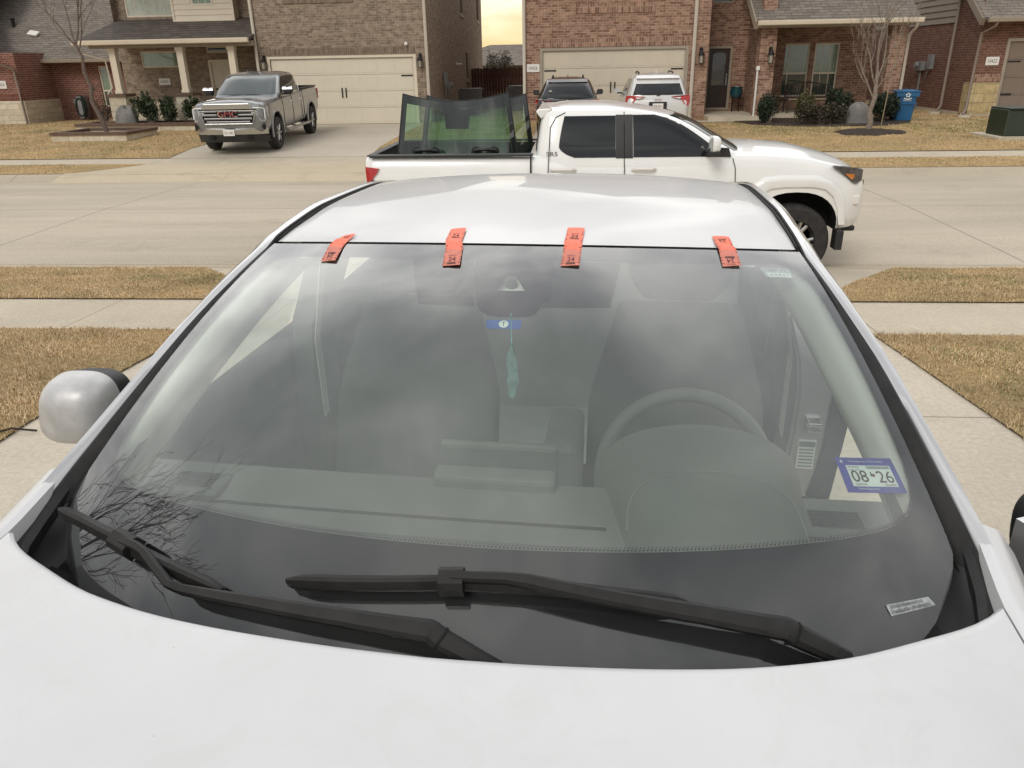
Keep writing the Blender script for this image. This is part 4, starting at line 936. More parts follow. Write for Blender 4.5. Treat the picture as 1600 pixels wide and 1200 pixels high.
# ------------------------------------------------------------------ things stuck to or hanging in the sedan
def W3(p): return CM @ Vector(p)
def bil(P, off):
    """unit frame (x right -.5...5, y up -.5...5) on the glass from four (s,t) corners: top-left, top-right, bottom-right, bottom-left"""
    a, b_, c, d = P
    def f(x_, y_, o=0.0):
        i, j = x_+.5, .5-y_
        s = (a[0]*(1-i)+b_[0]*i)*(1-j)+(d[0]*(1-i)+c[0]*i)*j; t = (a[1]*(1-i)+b_[1]*i)*(1-j)+(d[1]*(1-i)+c[1]*i)*j
        return W3(Gl(s, t, off+o))
    return f
# tape
tapes = [([(-.384,1.565),(-.356,1.566)], [(-.717,.011),(-.656,.010)], [(-.637,.109),(-.698,.111)], True, 'orange tape strip nearest the left end of the windscreen, lying askew across the roof edge'),
         ([(-.150,1.566),(-.117,1.568)], [(-.247,.020),(-.185,.018)], [(-.169,.118),(-.230,.120)], False, 'orange tape strip on the roof edge just left of the dark camera shield'),
         ([(.093,1.581),(.128,1.577)], [(.169,.009),(.230,.011)], [(.224,.109),(.164,.108)], False, 'orange tape strip on the roof edge just right of the dark camera shield'),
         ([(.384,1.593),(.417,1.596)], [(.703,-.006),(.767,-.008)], [(.755,.095),(.692,.097)], True, 'orange tape strip nearest the driver side, its 24 printed upside down')]
def on_roof(u, v):
    lo_, hi_ = 0., 1.
    a = u/.553
    for _ in range(40):
        m_ = (lo_+hi_)/2
        if roofpt(a, m_).y < v: lo_ = m_
        else: hi_ = m_
    p = roofpt(a, lo_); return Vector((u, p.y, p.z))
for tops, mids, bots, rot, lab in tapes:
    A = [on_roof(*tops[0]), on_roof(*tops[1])]; Mv = [Gl(*mids[0]), Gl(*mids[1])]; Bv = [Gl(*bots[1]), Gl(*bots[0])]
    e_ = [on_roof(A[k].x*.45+Mv[k].x*.55, 0)+Vector((0, .004, .001)) for k in (0, 1)]
    def tp(x_, y_, o=0.0, A=A, Mv=Mv, Bv=Bv, e_=e_):
        """x across -.5...5, y from 1 at the roof end to 0 at the glass end"""
        i = x_+.5
        def pt(k):
            if y_ >= .50:
                f = (y_-.50)/.5; p = e_[k]*(1-f)+A[k]*f
                q = on_roof(p.x, p.y) if p.y > e_[k].y else p
                return Vector((p.x, p.y, q.z))
            if y_ >= .40:
                f = (y_-.40)/.1; s_ = Mv[k]*.8+Bv[k]*.2 if False else None
                g0 = Mv[k]*(1-.0)+Bv[k]*.0; return g0*(1-f)+e_[k]*f
            f = y_/.40; p = Bv[k]*(1-f)+Mv[k]*f; return p
        p = pt(0)*(1-i)+pt(1)*i
        return W3(p+Vector((0, -.15, 1)).normalized()*(.0032+o+.0012*sin(7*y_+3*x_)))
    b = MB(); nY = 24
    ysn = list(np.linspace(1, 0, nY+1))
    b.add([tp(-.5+k/4, y) for y in ysn for k in range(5)], [(r*5+k, r*5+k+1, (r+1)*5+k+1, (r+1)*5+k) for r in range(nY) for k in range(4)])
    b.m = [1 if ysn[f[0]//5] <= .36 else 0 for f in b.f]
    o = b.build('tape_strip', [T['orange'], T['orange2']]); tag(o, lab, 'tape', 'orange tape strips across the roof edge')
    b = MB()
    for cy in ((.72, .12) if not rot else (.76, .10)):
        text_fit(b, '24', lambda x_, y_: tp(x_, y_, .0007), .40, .085, 0, cy, rot=rot)
        text_fit(b, 'MADE IN', lambda x_, y_: tp(x_, y_, .0007), .42, .025, 0, cy+(.075 if not rot else -.075), rot=rot)
        for k in (0, 1): b.grid(lambda i, j: tp(-.26+.52*i, (cy+(-.075 if not rot else .075))+.012*j-.02*k, .0007), 2, 1)
    for k in range(16):
        y_ = .05+.058*k
        if abs(y_-.45) < .03 or (k % 4 == 3): continue
        L_ = .14 if k % 3 == 0 else .09
        b.grid(lambda i, j: tp(-.5+L_*i, y_+.010*j, .0007), 1, 1); b.grid(lambda i, j: tp(.5-L_*i, y_+.010*j, .0007), 1, 1)
    b.build('tape_print', T['ink'], o).matrix_parent_inverse = Matrix()
# registration sticker, on the inside of the glass
f = bil([(.816,.757),(.950,.771),(.957,.858),(.820,.843)], -.0042)
b = MB(); b.grid(lambda i, j: f(-.5+i, .5-j), 8, 8); st = tag(b.build('registration_sticker', T['blue']), 'blue bordered registration sticker reading 08 26 in the lower driver side corner of the windscreen', 'sticker')
b = MB(); b.grid(lambda i, j: f(-.37+.77*i, .27-.60*j, .0006), 6, 6); b.build('sticker_panel', T['paper'], st)
b = MB(); fo = lambda x_, y_: f(x_, y_, .0012)
text_fit(b, '08', fo, .27, .33, -.20, -.045); text_fit(b, '26', fo, .27, .33, .235, -.055)
b.build('sticker_digits', T['ink'], st)
b = MB(); text_fit(b, 'WYZ9654', fo, .19, .055, -.25, .215); text_fit(b, '1HK 4951', fo, .19, .04, -.24, .135); text_fit(b, 'DENTON', fo, .18, .055, -.22, -.275); text_fit(b, '9026093', fo, .18, .055, .27, -.285)
for k in range(38):
    w_ = .003+.005*((k*7) % 5)/5; b.grid(lambda i, j: fo(-.03+.0106*k+w_*i, .245-.075*j), 1, 1)
b.build('sticker_print', T['inkgrey'], st)
b = MB(); text_fit(b, 'Texas Department of Motor Vehicles', fo, .60, .075, .0, .375); text_fit(b, 'Vehicle Registration', fo, .36, .075, -.13, -.405)
star = [(.035*(1 if k % 2 == 0 else .42)*sin(pi*k/5), .075*(1 if k % 2 == 0 else .42)*cos(pi*k/5)) for k in range(10)]
b.add([fo(-.42+p[0], .37+p[1]) for p in star], [tuple(range(10))]); b.build('sticker_lettering', T['whitepaint'], st)
b = MB(); tx = [(-.02,.09),(.0,.09),(.0,.03),(.045,.02),(.05,-.02),(.035,-.05),(.02,-.08),(.0,-.05),(-.015,-.045),(-.045,-.005),(-.02,-.005)]
b.mat(1).add([fo(.02+p[0], .0+p[1]*.9) for p in tx], [tuple(range(len(tx)))]); b.mat(0).add([fo(.035+p[0]*.6+.01, -.02+p[1]*.5) for p in tx], [tuple(range(len(tx)))])
b.v[-len(tx):] = [tuple(fo(.04+p[0]*.6, -.02+p[1]*.5)+Vector((0, -.0002, .0004))) for p in tx]
b.build('state_emblem', [mat('red print', (.42, .05, .05), .6), T['ink']], st)
f = bil([(-.038,.338),(.065,.334),(.066,.369),(-.032,.371)], -.0042); fo2 = lambda x_, y_: f(x_, y_, .0012)
b = MB(); b.grid(lambda i, j: f(-.5+i, .5-j), 6, 3); st = tag(b.build('toll_sticker', T['blue2']), 'small blue sticker with a white round T mark below the dark camera shield', 'sticker')
b = MB(); b.add([f(.0+.14*cos(2*pi*k/24), .37*sin(2*pi*k/24)*1.1, .0006) for k in range(24)], [tuple(range(24))]); b.build('sticker_disc', T['paper'], st)
b = MB(); text_fit(b, 'T', fo2, .12, .46, 0, 0); b.build('sticker_letter', T['ink'], st)
f = bil([(.825,.083),(.925,.087),(.930,.138),(.832,.134)], -.0042); fo3 = lambda x_, y_: f(x_, y_, .0010)
b = MB(); b.grid(lambda i, j: f(-.5+i, .5-j), 6, 3); st = tag(b.build('frosted_sticker', T['stickerfrost']), 'small pale worn sticker in the top driver side corner of the windscreen', 'sticker')
b = MB(); b.grid(lambda i, j: f(-.42+.84*i, -.02-.44*j, .0005), 3, 2); b.build('sticker_panel', T['paper'], st)
b = MB(); text_fit(b, 'TX 4 7 2 9', fo3, .7, .2, 0, .27); text_fit(b, '0 9 8 3 1', fo3, .6, .15, 0, -.22); b.build('sticker_print', T['inkgrey'], st)
f = bil([(.817,1.077),(.908,1.073),(.918,1.090),(.822,1.098)], .0012); fo4 = lambda x_, y_: f(x_, y_, .0008)
b = MB(); b.grid(lambda i, j: f(-.5+i, .5-j), 6, 3); st = tag(b.build('number_plate_strip', T['vin']), 'small grey vehicle number strip low on the driver side of the windscreen', 'number strip')
b = MB(); text_fit(b, '1N4BL4BV1PN396620', fo4, .86, .34, -.02, -.22)
for k in range(60):
    if k % 3: b.grid(lambda i, j: fo4(-.44+.0125*k+.006*i, .38-.3*j), 1, 1)
b.build('strip_lettering', T['ink'], st)
# hanging feather
b = MB(); P0 = Vector((.030, 1.205, 1.302)); P1 = Vector((.027, 1.215, 1.192))
b.tube([P0+Vector((0, 0, .035)), P0, P0-Vector((0, 0, .02))], .0008, 5)
wl = [.001, .004, .006, .008, .0085, .0095, .011, .010, .012, .0115, .010, .0125, .011, .009, .0075, .009, .006, .003]
for k in range(len(wl)-1):
    z0 = .018+.098*k/17; z1 = .018+.098*(k+1)/17
    tw = .5*sin(k*.6)
    a0 = Vector((wl[k]*cos(tw), wl[k]*sin(tw), 0)); a1 = Vector((wl[k+1]*cos(tw), wl[k+1]*sin(tw), 0)); ax0 = P0-Vector((.0015*sin(k*.5), 0, z0)); ax1 = P0-Vector((.0015*sin(k*.5+.5), 0, z1))
    for sg in (1, -1):
        b.prism([ax0, ax0+a0*sg*.8+Vector((0, 0, -.004)), ax1+a1*sg*.95+Vector((0, 0, -.005)), ax1], Vector((0, .0016, 0)))
b.v = [tuple(W3(p)) for p in b.v]
tag(b.build('hanging_feather', T['teal']), 'thin teal feather ornament hanging behind the middle of the windscreen', 'ornament')
# ------------------------------------------------------------------ houses across the street
def wallface(b, x0, x1, z0, z1, y, holes=(), reveal=.09, face=-1):
    """wall in the plane y with rectangular openings (x0,x1,z0,z1) and reveals running back"""
    xs = sorted(set([x0, x1] + [h[0] for h in holes] + [h[1] for h in holes])); zs = sorted(set([z0, z1] + [h[2] for h in holes] + [h[3] for h in holes]))
    for i in range(len(xs)-1):
        for j in range(len(zs)-1):
            cx, cz = (xs[i]+xs[i+1])/2, (zs[j]+zs[j+1])/2
            if any(h[0] < cx < h[1] and h[2] < cz < h[3] for h in holes): continue
            b.add([(xs[i], y, zs[j]), (xs[i+1], y, zs[j]), (xs[i+1], y, zs[j+1]), (xs[i], y, zs[j+1])], [(0, 1, 2, 3)])
    for h in holes:
        a, c, d, e_ = h; r = y+reveal
        b.add([(a, y, d), (c, y, d), (c, r, d), (a, r, d)], [(0, 1, 2, 3)]); b.add([(a, y, e_), (c, y, e_), (c, r, e_), (a, r, e_)], [(3, 2, 1, 0)])
        b.add([(a, y, d), (a, r, d), (a, r, e_), (a, y, e_)], [(0, 1, 2, 3)]); b.add([(c, y, d), (c, r, d), (c, r, e_), (c, y, e_)], [(3, 2, 1, 0)])
    return b
def frame_rect(b, x0, x1, z0, z1, y, w=.06, d=.05):
    b.box(x0, x1, y, y+d, z0, z0+w); b.box(x0, x1, y, y+d, z1-w, z1); b.box(x0, x0+w, y, y+d, z0+w, z1-w); b.box(x1-w, x1, y, y+d, z0+w, z1-w)
def window(par, x0, x1, z0, z1, y, gm, fm='cream', mid=None, muntin=0, w=.055):
    b = MB(); frame_rect(b, x0, x1, z0, z1, y, w)
    if mid: b.box(x0+w, x1-w, y+.004, y+.046, mid-.03, mid+.03)
    wo = b.build('window', T[fm], par)
    b = MB()
    if mid: b.box(x0+w, x1-w, y+.02, y+.03, mid+.03, z1-w); p = b.build('pane', T[gm], wo); b = MB(); b.box(x0+w, x1-w, y+.02, y+.03, z0+w, mid-.03); b.build('pane', T['winglass'], wo)
    else: b.box(x0+w, x1-w, y+.02, y+.03, z0+w, z1-w); b.build('pane', T[gm], wo)
    if muntin:
        b = MB()
        for k in range(1, muntin): b.box(x0+(x1-x0)*k/muntin-.012, x0+(x1-x0)*k/muntin+.012, y+.012, y+.018, z0+w, z1-w)
        b.build('muntins', T[fm], wo)
    return wo
def garage(par, x0, x1, z0, z1, y, m, fm, rows=4, straps=(0, 1), handles=True):
    b = MB(); rh_ = (z1-z0)/rows; ncol = 8; cw = (x1-x0)/ncol
    for r in range(rows):
        b.box(x0, x1, y+.05, y+.08, z0+r*rh_+.006, z0+(r+1)*rh_-.006)
        for c in range(ncol): b.box(x0+c*cw+.05, x0+(c+1)*cw-.05, y+.044, y+.05, z0+r*rh_+.06, z0+(r+1)*rh_-.06)
    b.box(x0, x1, y+.07, y+.09, z0, z1)
    d = b.build('garage_door', T[m], par)
    b = MB(); w = .09
    b.box(x0-w, x0, y-.012, y+.09, z0, z1+w); b.box(x1, x1+w, y-.012, y+.09, z0, z1+w); b.box(x0, x1, y-.012, y+.09, z1, z1+w); b.build('door_frame', T[fm], d)
    b = MB()
    for sd_ in straps:
        for zz in (z1-.32*rh_*1.0-.0, ): 
            xa, xb = (x0+.05, x0+.40) if sd_ == 0 else (x1-.40, x1-.05)
            for q in (z1-rh_*1.1,): b.box(xa, xb, y+.03, y+.045, q-.02, q+.02); b.add([(xa if sd_ else xb, y+.03, q-.035), (xa if sd_ else xb, y+.03, q+.035), ((xa-.05) if sd_ else (xb+.05), y+.03, q)], [(0, 1, 2)])
    if straps: b.build('strap_hinge', T['blackmetal'], d)
    if handles:
        for k in (-1, 1):
            b = MB(); xm = (x0+x1)/2+k*.065; b.box(xm-.018, xm+.018, y+.02, y+.045, z0+rh_*1.62, z0+rh_*2.22); b.build('handle', T['blackmetal'], d)
    return d
def lantern(par, x, y, z, s=1.0):
    b = MB(); b.box(x-.05*s, x+.05*s, y-.02, y, z+.02, z+.26*s); b.tube([(x, y-.01, z+.22*s), (x, y-.10, z+.27*s), (x, y-.12, z+.2*s)], .014*s, 6)
    b.lathe([(.02*s, .20*s), (.06*s, .13*s), (.10*s, .07*s), (.10*s, .055*s)], (x, y-.12, z), 'z', 12); b.lathe([(.07*s, -.17*s), (.07*s, -.155*s)], (x, y-.12, z), 'z', 8)
    for k in range(4): a = pi/4+k*pi/2; b.tube([(x+.075*s*cos(a), y-.12+.075*s*sin(a), z+.06*s), (x+.065*s*cos(a), y-.12+.065*s*sin(a), z-.17*s)], .006*s, 5)
    o = b.build('wall_lantern', T['blackmetal'], par)
    b = MB(); b.lathe([(.065*s, .05*s), (.055*s, -.15*s)], (x, y-.12, z), 'z', 10); b.build('lantern_glass', T['lampglass'], o, smooth=True)
def plaque(par, x0, x1, z0, z1, y, s):
    b = MB(); b.box(x0, x1, y-.015, y, z0, z1); o = b.build('number_plaque', T['whitetrim'], par)
    b = MB(); text_fit(b, s, lambda a, c: ((x0+x1)/2+a, y-.0165, (z0+z1)/2+c), (x1-x0)*.68, (z1-z0)*.42); b.build('plaque_digits', T['ink'], o)
def downspout(par, pts, m='pipe', r=.04):
    b = MB(); b.tube(pts, r, 8, flat=(1.15, .8)); return b.build('downspout', T[m], par, smooth=True, angle=60)
def gutter(par, x0, x1, y, z0, z1, m='cream', yb=.12):
    b = MB(); b.prism([(x0, y, z1), (x0, y+.0, z1-.03), (x0, y+.02, z0+.02), (x0, y+.06, z0), (x0, y+yb, z0), (x0, y+yb, z1)], (x1-x0, 0, 0)); return b.build('gutter', T[m], par)
def slab(b, pts, th):
    n = (Vector(pts[1])-Vector(pts[0])).cross(Vector(pts[2])-Vector(pts[0])).normalized(); n = n if n.z > 0 else -n
    b.prism(pts, tuple(-n*th))

# --- A: red brick house at far left
A = empty('brick_house', 'deep red brick house at far left under a big brown grey shingle roof, stone base', 'house', (-21.5, 31.2, Zg(31)))
A.matrix_parent_inverse = Matrix()
def P_(par):                                # build in world space, then parent without moving
    inv = Matrix.Translation(par.location).inverted()
    return inv
class House:
    """collects world-space parts under an Empty"""
    def __init__(s, root): s.root = root
    def fix(s):
        for o in bpy.data.objects:
            if o.parent == s.root: o.location = o.location - s.root.location
HA = House(A)
b = MB(); wallface(b, -21.9, -15.9, -.6, 2.2, 31.2, [(-18.45, -18.05, .35, 1.85)]); b.add([(-15.9, 31.2, -.6), (-15.9, 44, -.6), (-15.9, 44, 2.2), (-15.9, 31.2, 2.2)], [(0, 1, 2, 3)]); b.build('wall', T['brickdeep'], A)
b = MB(); b.box(-21.9, -15.9, 31.17, 31.2, 1.98, 2.18); b.build('soldier_course', T['soldierdeep'], A)
b = MB(); b.box(-21.9, -15.88, 31.16, 31.22, -.65, -.14); b.build('foundation', T['concrete'], A)
window(A, -18.45, -18.05, .35, 1.85, 31.25, 'blind', mid=.95)
b = MB(); wallface(b, -27, -20.30, .70, 2.35, 29.1); b.add([(-20.30, 29.1, .7), (-20.30, 31.3, .7), (-20.30, 31.3, 2.35), (-20.30, 29.1, 2.35)], [(0, 1, 2, 3)]); b.build('wall', T['brickdeep'], A)
b = MB(); b.box(-27, -20.28, 29.08, 29.1, .72, .93); b.build('soldier_course', T['soldierdeep'], A)
b = MB(); b.box(-27, -20.26, 29.04, 31.3, -.7, .70); b.build('stone_base', T['stone'], A)
plaque(A, -21.28, -20.83, 1.13, 1.40, 29.09, '10434')
b = MB()
slab(b, [(-28.5, 30.65, 2.13), (-15.6, 30.65, 2.13), (-15.6, 38.5, 8.0), (-28.5, 38.5, 8.0)], .1); slab(b, [(-27.5, 28.6, 2.32), (-20.95, 28.6, 2.32), (-22.9, 31.4, 4.35), (-27.5, 31.4, 4.35)], .1)
slab(b, [(-27.5, 31.4, 4.35), (-22.4, 31.4, 4.35), (-22.4, 38.5, 8), (-27.5, 38.5, 8)], .1)
rA = b.build('roof', T['shingle'], A)
b = MB(); b.box(-.25, .25, -.12, .12, 0, .06); o = b.build('roof_vent', T['whitetrim'], rA); o.location = (-21.15, 31.85, 3.06); o.rotation_euler = (R(36), R(8), R(-20))
b = MB(); b.lathe([(.06, 0), (.06, .3), (.09, .3), (.09, .36)], (-22.2, 32.3, 3.3), 'z', 10); b.build('vent_pipe', T['blackmetal'], rA)
gutter(A, -22.5, -15.6, 30.55, 1.98, 2.12, 'soffit'); gutter(A, -27.5, -20.6, 28.55, 2.10, 2.30, 'cream')
downspout(A, [(-20.75, 28.62, 2.12), (-20.73, 28.65, 2.0), (-20.40, 28.98, 1.82), (-20.36, 29.0, 1.7), (-20.34, 29.0, -.1), (-20.22, 28.85, -.24)], 'pipebrown')
HA.fix()
# --- B: grey brown brick two storey house
B_ = empty('two_storey_house', 'grey brown brick two storey house with cream garage door and columned porch', 'house', (-10, 28, Zg(28)))
zB = Zg(27)
b = MB(); wallface(b, -10.33, -4.65, zB-.3, 6.0, 27, [(-9.98, -5.17, zB, 1.94)])
wl = [(29.35, 29.8), (35.7, 36.3)]
# right hand side wall with three narrow windows
def sidewall(b, x, y0, y1, z0, z1, holes):
    bb = MB(); wallface(bb, y0, y1, z0, z1, 0, holes, .08)
    b.add([(x-(v[1]), v[0], v[2]) for v in bb.v], bb.f)
SWH = [(36.6, 37.4, 1.02, 2.22), (35.2, 36.1, 3.6, 5.4), (41.3, 42.2, 3.6, 5.4)]
sidewall(b, -4.65, 27, 43.4, zB-.3, 6.0, SWH)
b.add([(-10.33, 27, zB-.3), (-10.33, 29.3, zB-.3), (-10.33, 29.3, 6.0), (-10.33, 27, 6.0)], [(0, 1, 2, 3)])
b.add([(-4.65, 43.4, zB-.3), (-16.3, 43.4, zB-.3), (-16.3, 43.4, 6.0), (-4.65, 43.4, 6.0)], [(0, 1, 2, 3)])
PWH = [(-15.45, -13.85, 1.75, 2.30), (-12.98, -12.1, .12, 1.98), (-12.98, -12.1, 2.2, 2.42)]
wallface(b, -16.2, -10.33, .64, 2.9, 29.0, PWH, .1)
wallface(b, -16.2, -10.33, 2.9, 6.0, 29.3, [(-15.85, -14.05, 3.42, 4.6)], .1)
b.add([(-16.2, 29, zB-.4), (-16.2, 43.4, zB-.4), (-16.2, 43.4, 6.0), (-16.2, 29, 6.0)], [(0, 1, 2, 3)])
b.build('wall', T['brickgrey'], B_)
b = MB(); b.box(-10.05, -5.1, 26.972, 27, 2.03, 2.26); b.box(-9.3, -7.0, 26.972, 27, 3.58, 3.82); b.build('soldier_course', T['soldiergrey'], B_)
b = MB()
for h in SWH: b.add([(-4.71, h[0], h[2]), (-4.71, h[1], h[2]), (-4.71, h[1], h[3]), (-4.71, h[0], h[3])], [(0, 1, 2, 3)])
b.build('side_panes', T['winglass'], B_)
for h in SWH:
    b = MB(); bb = MB(); frame_rect(bb, h[0], h[1], h[2], h[3], 0, .06, .04); b.add([(-4.69-v[1]+.03, v[0], v[2]) for v in bb.v], bb.f); b.box(-4.66, -4.61, h[0]-.05, h[1]+.05, h[2]-.1, h[2]-.005); b.build('side_window', T['soffit'], B_)
garage(B_, -9.98, -5.17, zB+.01, 1.94, 27, 'creamdoor', 'cream', 4, (1,))
lantern(B_, -10.16, 27, 1.80); lantern(B_, -4.93, 27, 1.77)
b = MB(); b.lathe([(.0, -.07), (.05, -.06), (.06, 0), (.05, .05)], (-5.36, 26.93, 2.33), 'y', 12); b.build('security_camera', T['whitetrim'], B_, smooth=True)
downspout(B_, [(-10.40, 26.93, 6.0), (-10.36, 26.93, .05), (-10.36, 26.75, -.1)], 'pipe', .045); downspout(B_, [(-4.72, 26.93, 6.0), (-4.70, 26.93, .0), (-4.70, 26.7, -.1)], 'pipe', .045)
# porch
b = MB(); b.box(-16.2, -10.33, 28.95, 29.02, zB-.4, .62); b.build('stone_wainscot', T['stone'], B_)
b = MB(); b.box(-16.1, -10.33, 26.35, 29.0, zB-.4, .04); b.build('porch_floor', T['concrete'], B_)
for cx in (-15.2, -12.88, -11.14):
    b = MB(); b.box(cx-.105, cx+.105, 26.7, 26.91, .96, 2.38); b.box(cx-.13, cx+.13, 26.675, 26.935, 2.26, 2.36); b.box(cx-.13, cx+.13, 26.675, 26.935, .965, 1.06); co = b.build('porch_column', T['cream'], B_)
    if cx < -12:
        b = MB(); b.box(cx-.29, cx+.29, 26.5, 27.08, zB-.35, .87); b.build('stone_pier', T['stone'], co); b = MB(); b.box(cx-.34, cx+.34, 26.45, 27.13, .87, .955); b.build('pier_cap', T['capbrick'], co)
    else:
        b = MB(); b.box(cx-.15, cx+.15, 26.66, 26.95, .04, .96); b.build('column_base', T['cream'], co)
b = MB(); slab(b, [(-16.2, 26.45, 2.60), (-10.35, 26.45, 2.60), (-10.35, 29.3, 3.34), (-16.2, 29.3, 3.34)], .08); b.build('porch_roof', T['shingledark'], B_)
gutter(B_, -16.3, -10.38, 26.32, 2.45, 2.60); b = MB(); b.box(-15.9, -10.35, 26.62, 26.98, 2.36, 2.50); b.box(-16.0, -10.35, 26.5, 29.0, 2.505, 2.52); b.build('porch_beam', T['soffit'], B_)
downspout(B_, [(-16.05, 26.36, 2.45), (-16.03, 26.4, 2.2), (-15.42, 26.62, 2.02), (-15.38, 26.66, 1.15), (-15.55, 26.6, .95)], 'pipe', .035)
window(B_, -15.45, -13.85, 1.75, 2.30, 29.02, 'blind'); window(B_, -15.85, -14.05, 3.42, 4.6, 29.32, 'skyglass', muntin=5)
window(B_, -12.98, -12.1, 2.2, 2.42, 29.02, 'winglass')
b = MB(); b.box(-12.9, -12.18, 29.05, 29.1, .12, 1.9)
for k in range(2):
    for j in range(3): b.box(-12.8+.34*k, -12.52+.34*k, 29.04, 29.05, .22+.55*j, .68+.55*j)
fd = b.build('front_door', T['creamdoor'], B_); b = MB(); frame_rect(b, -12.98, -12.1, .06, 1.98, 28.985, .08, .08); b.build('door_frame', T['cream'], fd); b = MB(); b.lathe([(.0, -.06), (.03, -.05), (.03, 0)], (-12.82, 29.04, 1.0), 'y', 10); b.build('handle', T['blackmetal'], fd)
plaque(B_, -14.92, -14.5, 1.17, 1.39, 28.99, '10430')
b = MB(); wallface(b, -13.95, -11.72, 3.22, 6.0, 28.9, [(-13.2, -12.45, 3.72, 5.2)], .08)
for k in range(22):
    z_ = 3.24+.18*k
    for xa, xb in ((-13.95, -13.25), (-12.4, -11.72)) if 3.6 < z_ < 5.25 else ((-13.95, -11.72),): b.add([(xa, 28.875, z_), (xb, 28.875, z_), (xb, 28.895, z_+.18), (xa, 28.895, z_+.18), (xa, 28.9, z_), (xb, 28.9, z_)], [(0, 1, 2, 3), (0, 1, 5, 4)])
b.box(-13.95, -13.87, 28.86, 29.3, 3.2, 6.0); b.box(-11.8, -11.72, 28.86, 29.3, 3.2, 6.0); b.box(-13.87, -11.8, 28.86, 29.3, 3.2, 3.26); b.build('siding_bay', T['siding'], B_)
window(B_, -13.2, -12.45, 3.72, 5.2, 28.88, 'blind', muntin=3, w=.05)
# services on the side wall
b = MB(); b.box(-4.62, -4.50, 29.75, 30.0, 1.0, 1.42); b.tube([(-4.58, 29.85, 1.0), (-4.58, 29.85, -.2)], .03, 6); b.build('meter_box', T['greymetal'], B_)
b = MB(); b.box(-4.64, -4.48, 30.3, 30.55, .85, 1.08); b.lathe([(.08, 0), (.08, .09)], (-4.48, 30.42, .97), 'x', 12); b.tube([(-4.58, 30.4, .85), (-4.58, 30.4, -.2)], .025, 6); b.build('meter_box', T['greymetal'], B_)
b = MB(); b.lathe([(.06, 0), (.06, .04), (.03, .05), (.05, .22)], (-4.64, 33.4, 1.68), 'x', 10); b.build('wall_floodlight', T['whitetrim'], B_, smooth=True)
b = MB(); b.add([(-16.6, 26.6, 6.0), (-4.25, 26.6, 6.0), (-4.25, 43.8, 6.0), (-16.6, 43.8, 6.0), (-10.4, 32, 9.2), (-10.4, 38.5, 9.2)], [(0, 1, 4), (1, 2, 5, 4), (2, 3, 5), (3, 0, 4, 5), (3, 2, 1, 0)]); b.build('roof', T['shingledark'], B_)
HB = House(B_); HB.fix()
# --- C: red brick house with the two parked crossovers
C_ = empty('red_brick_house', 'mottled red brick house behind two parked crossovers, tan garage door and brick pillared porch', 'house', (4, 28, Zg(28)))
zC = Zg(27)
b = MB(); wallface(b, -1.50, 4.33, zC-.3, 6.0, 27, [(-.94, 3.62, zC, 2.03)])
b.add([(4.33, 27, zC-.3), (4.33, 29.0, zC-.3), (4.33, 29.0, 6.0), (4.33, 27, 6.0)], [(0, 1, 2, 3)])
b.add([(-1.5, 27, zC-.3), (-1.5, 43, zC-.3), (-1.5, 43, 6.0), (-1.5, 27, 6.0)], [(0, 1, 2, 3)])
wallface(b, 4.33, 5.95, .0, 6.0, 29, [(4.62, 5.46, .10, 2.10), (4.68, 5.38, 3.42, 4.8)], .1)
b.add([(5.95, 29, 0), (5.95, 27.6, 0), (5.95, 27.6, 4.5), (5.95, 29, 4.5)], [(0, 1, 2, 3)]); b.add([(5.95, 27.6, 0), (6.25, 27.6, 0), (6.25, 27.6, 3.2), (5.95, 27.6, 3.2)], [(0, 1, 2, 3)])
wallface(b, 5.95, 10.1, -.3, 3.6, 29, [(7.22, 8.04, .45, 2.14), (8.20, 9.02, .45, 2.14)], .1)
b.add([(10.1, 29, -.4), (10.1, 43, -.4), (10.1, 43, 3.6), (10.1, 29, 3.6)], [(0, 1, 2, 3)])
b.build('wall', T['brickred'], C_)
b = MB(); b.box(-1.0, 3.68, 26.972, 27, 2.13, 2.38); b.box(.1, 2.6, 26.972, 27, 3.10, 3.38); b.build('soldier_course', T['soldierred'], C_)
garage(C_, -.94, 3.62, zC+.01, 2.03, 27, 'tandoor', 'soffit', 4, (0, 1))
plaque(C_, -1.45, -1.04, 1.41, 1.65, 26.99, '10426')
lantern(C_, 4.10, 27, 1.76, 1.1)
downspout(C_, [(3.86, 26.93, 6.0), (3.86, 26.93, 0), (3.86, 26.75, -.1)], 'pipe', .05); downspout(C_, [(-1.53, 26.93, 6.0), (-1.53, 26.93, .0), (-1.6, 26.75, -.1)], 'pipe', .045)
b = MB(); frame_rect(b, 4.62, 5.46, .06, 2.10, 28.98, .07, .1); fd = b.build('door_frame', T['soffit'], C_)
b = MB(); b.box(4.69, 5.39, 29.03, 29.07, .12, 2.03)
for k in range(2): b.box(4.79+.27*k, 5.0+.27*k, 29.015, 29.03, .24, .72)
dd = b.build('front_door', T['doorbrown'], C_)
b = MB(); b.prism([(4.82, 29.02, .86)]+[(5.25-.43*.5+.215*cos(a), 29.02, 1.86+.07*sin(a)) for a in np.linspace(0, pi, 8)]+[(4.82, 29.02, 1.86)][:0]+[(4.82, 29.02, 1.7)] if False else [(4.82, 29.02, .86), (5.26, 29.02, .86), (5.26, 29.02, 1.84), (5.15, 29.02, 1.9), (4.93, 29.02, 1.9), (4.82, 29.02, 1.84)], (0, .012, 0)); b.build('door_glass', T['lampdark'], dd)
b = MB(); b.box(5.30, 5.34, 28.99, 29.03, .85, 1.15); b.lathe([(.0, -.06), (.03, -.05), (.03, 0)], (5.32, 29.02, 1.2), 'y', 10); b.build('handle', T['greymetal'], dd)
window(C_, 4.68, 5.38, 3.42, 4.8, 29.03, 'winglass', fm='soffit')
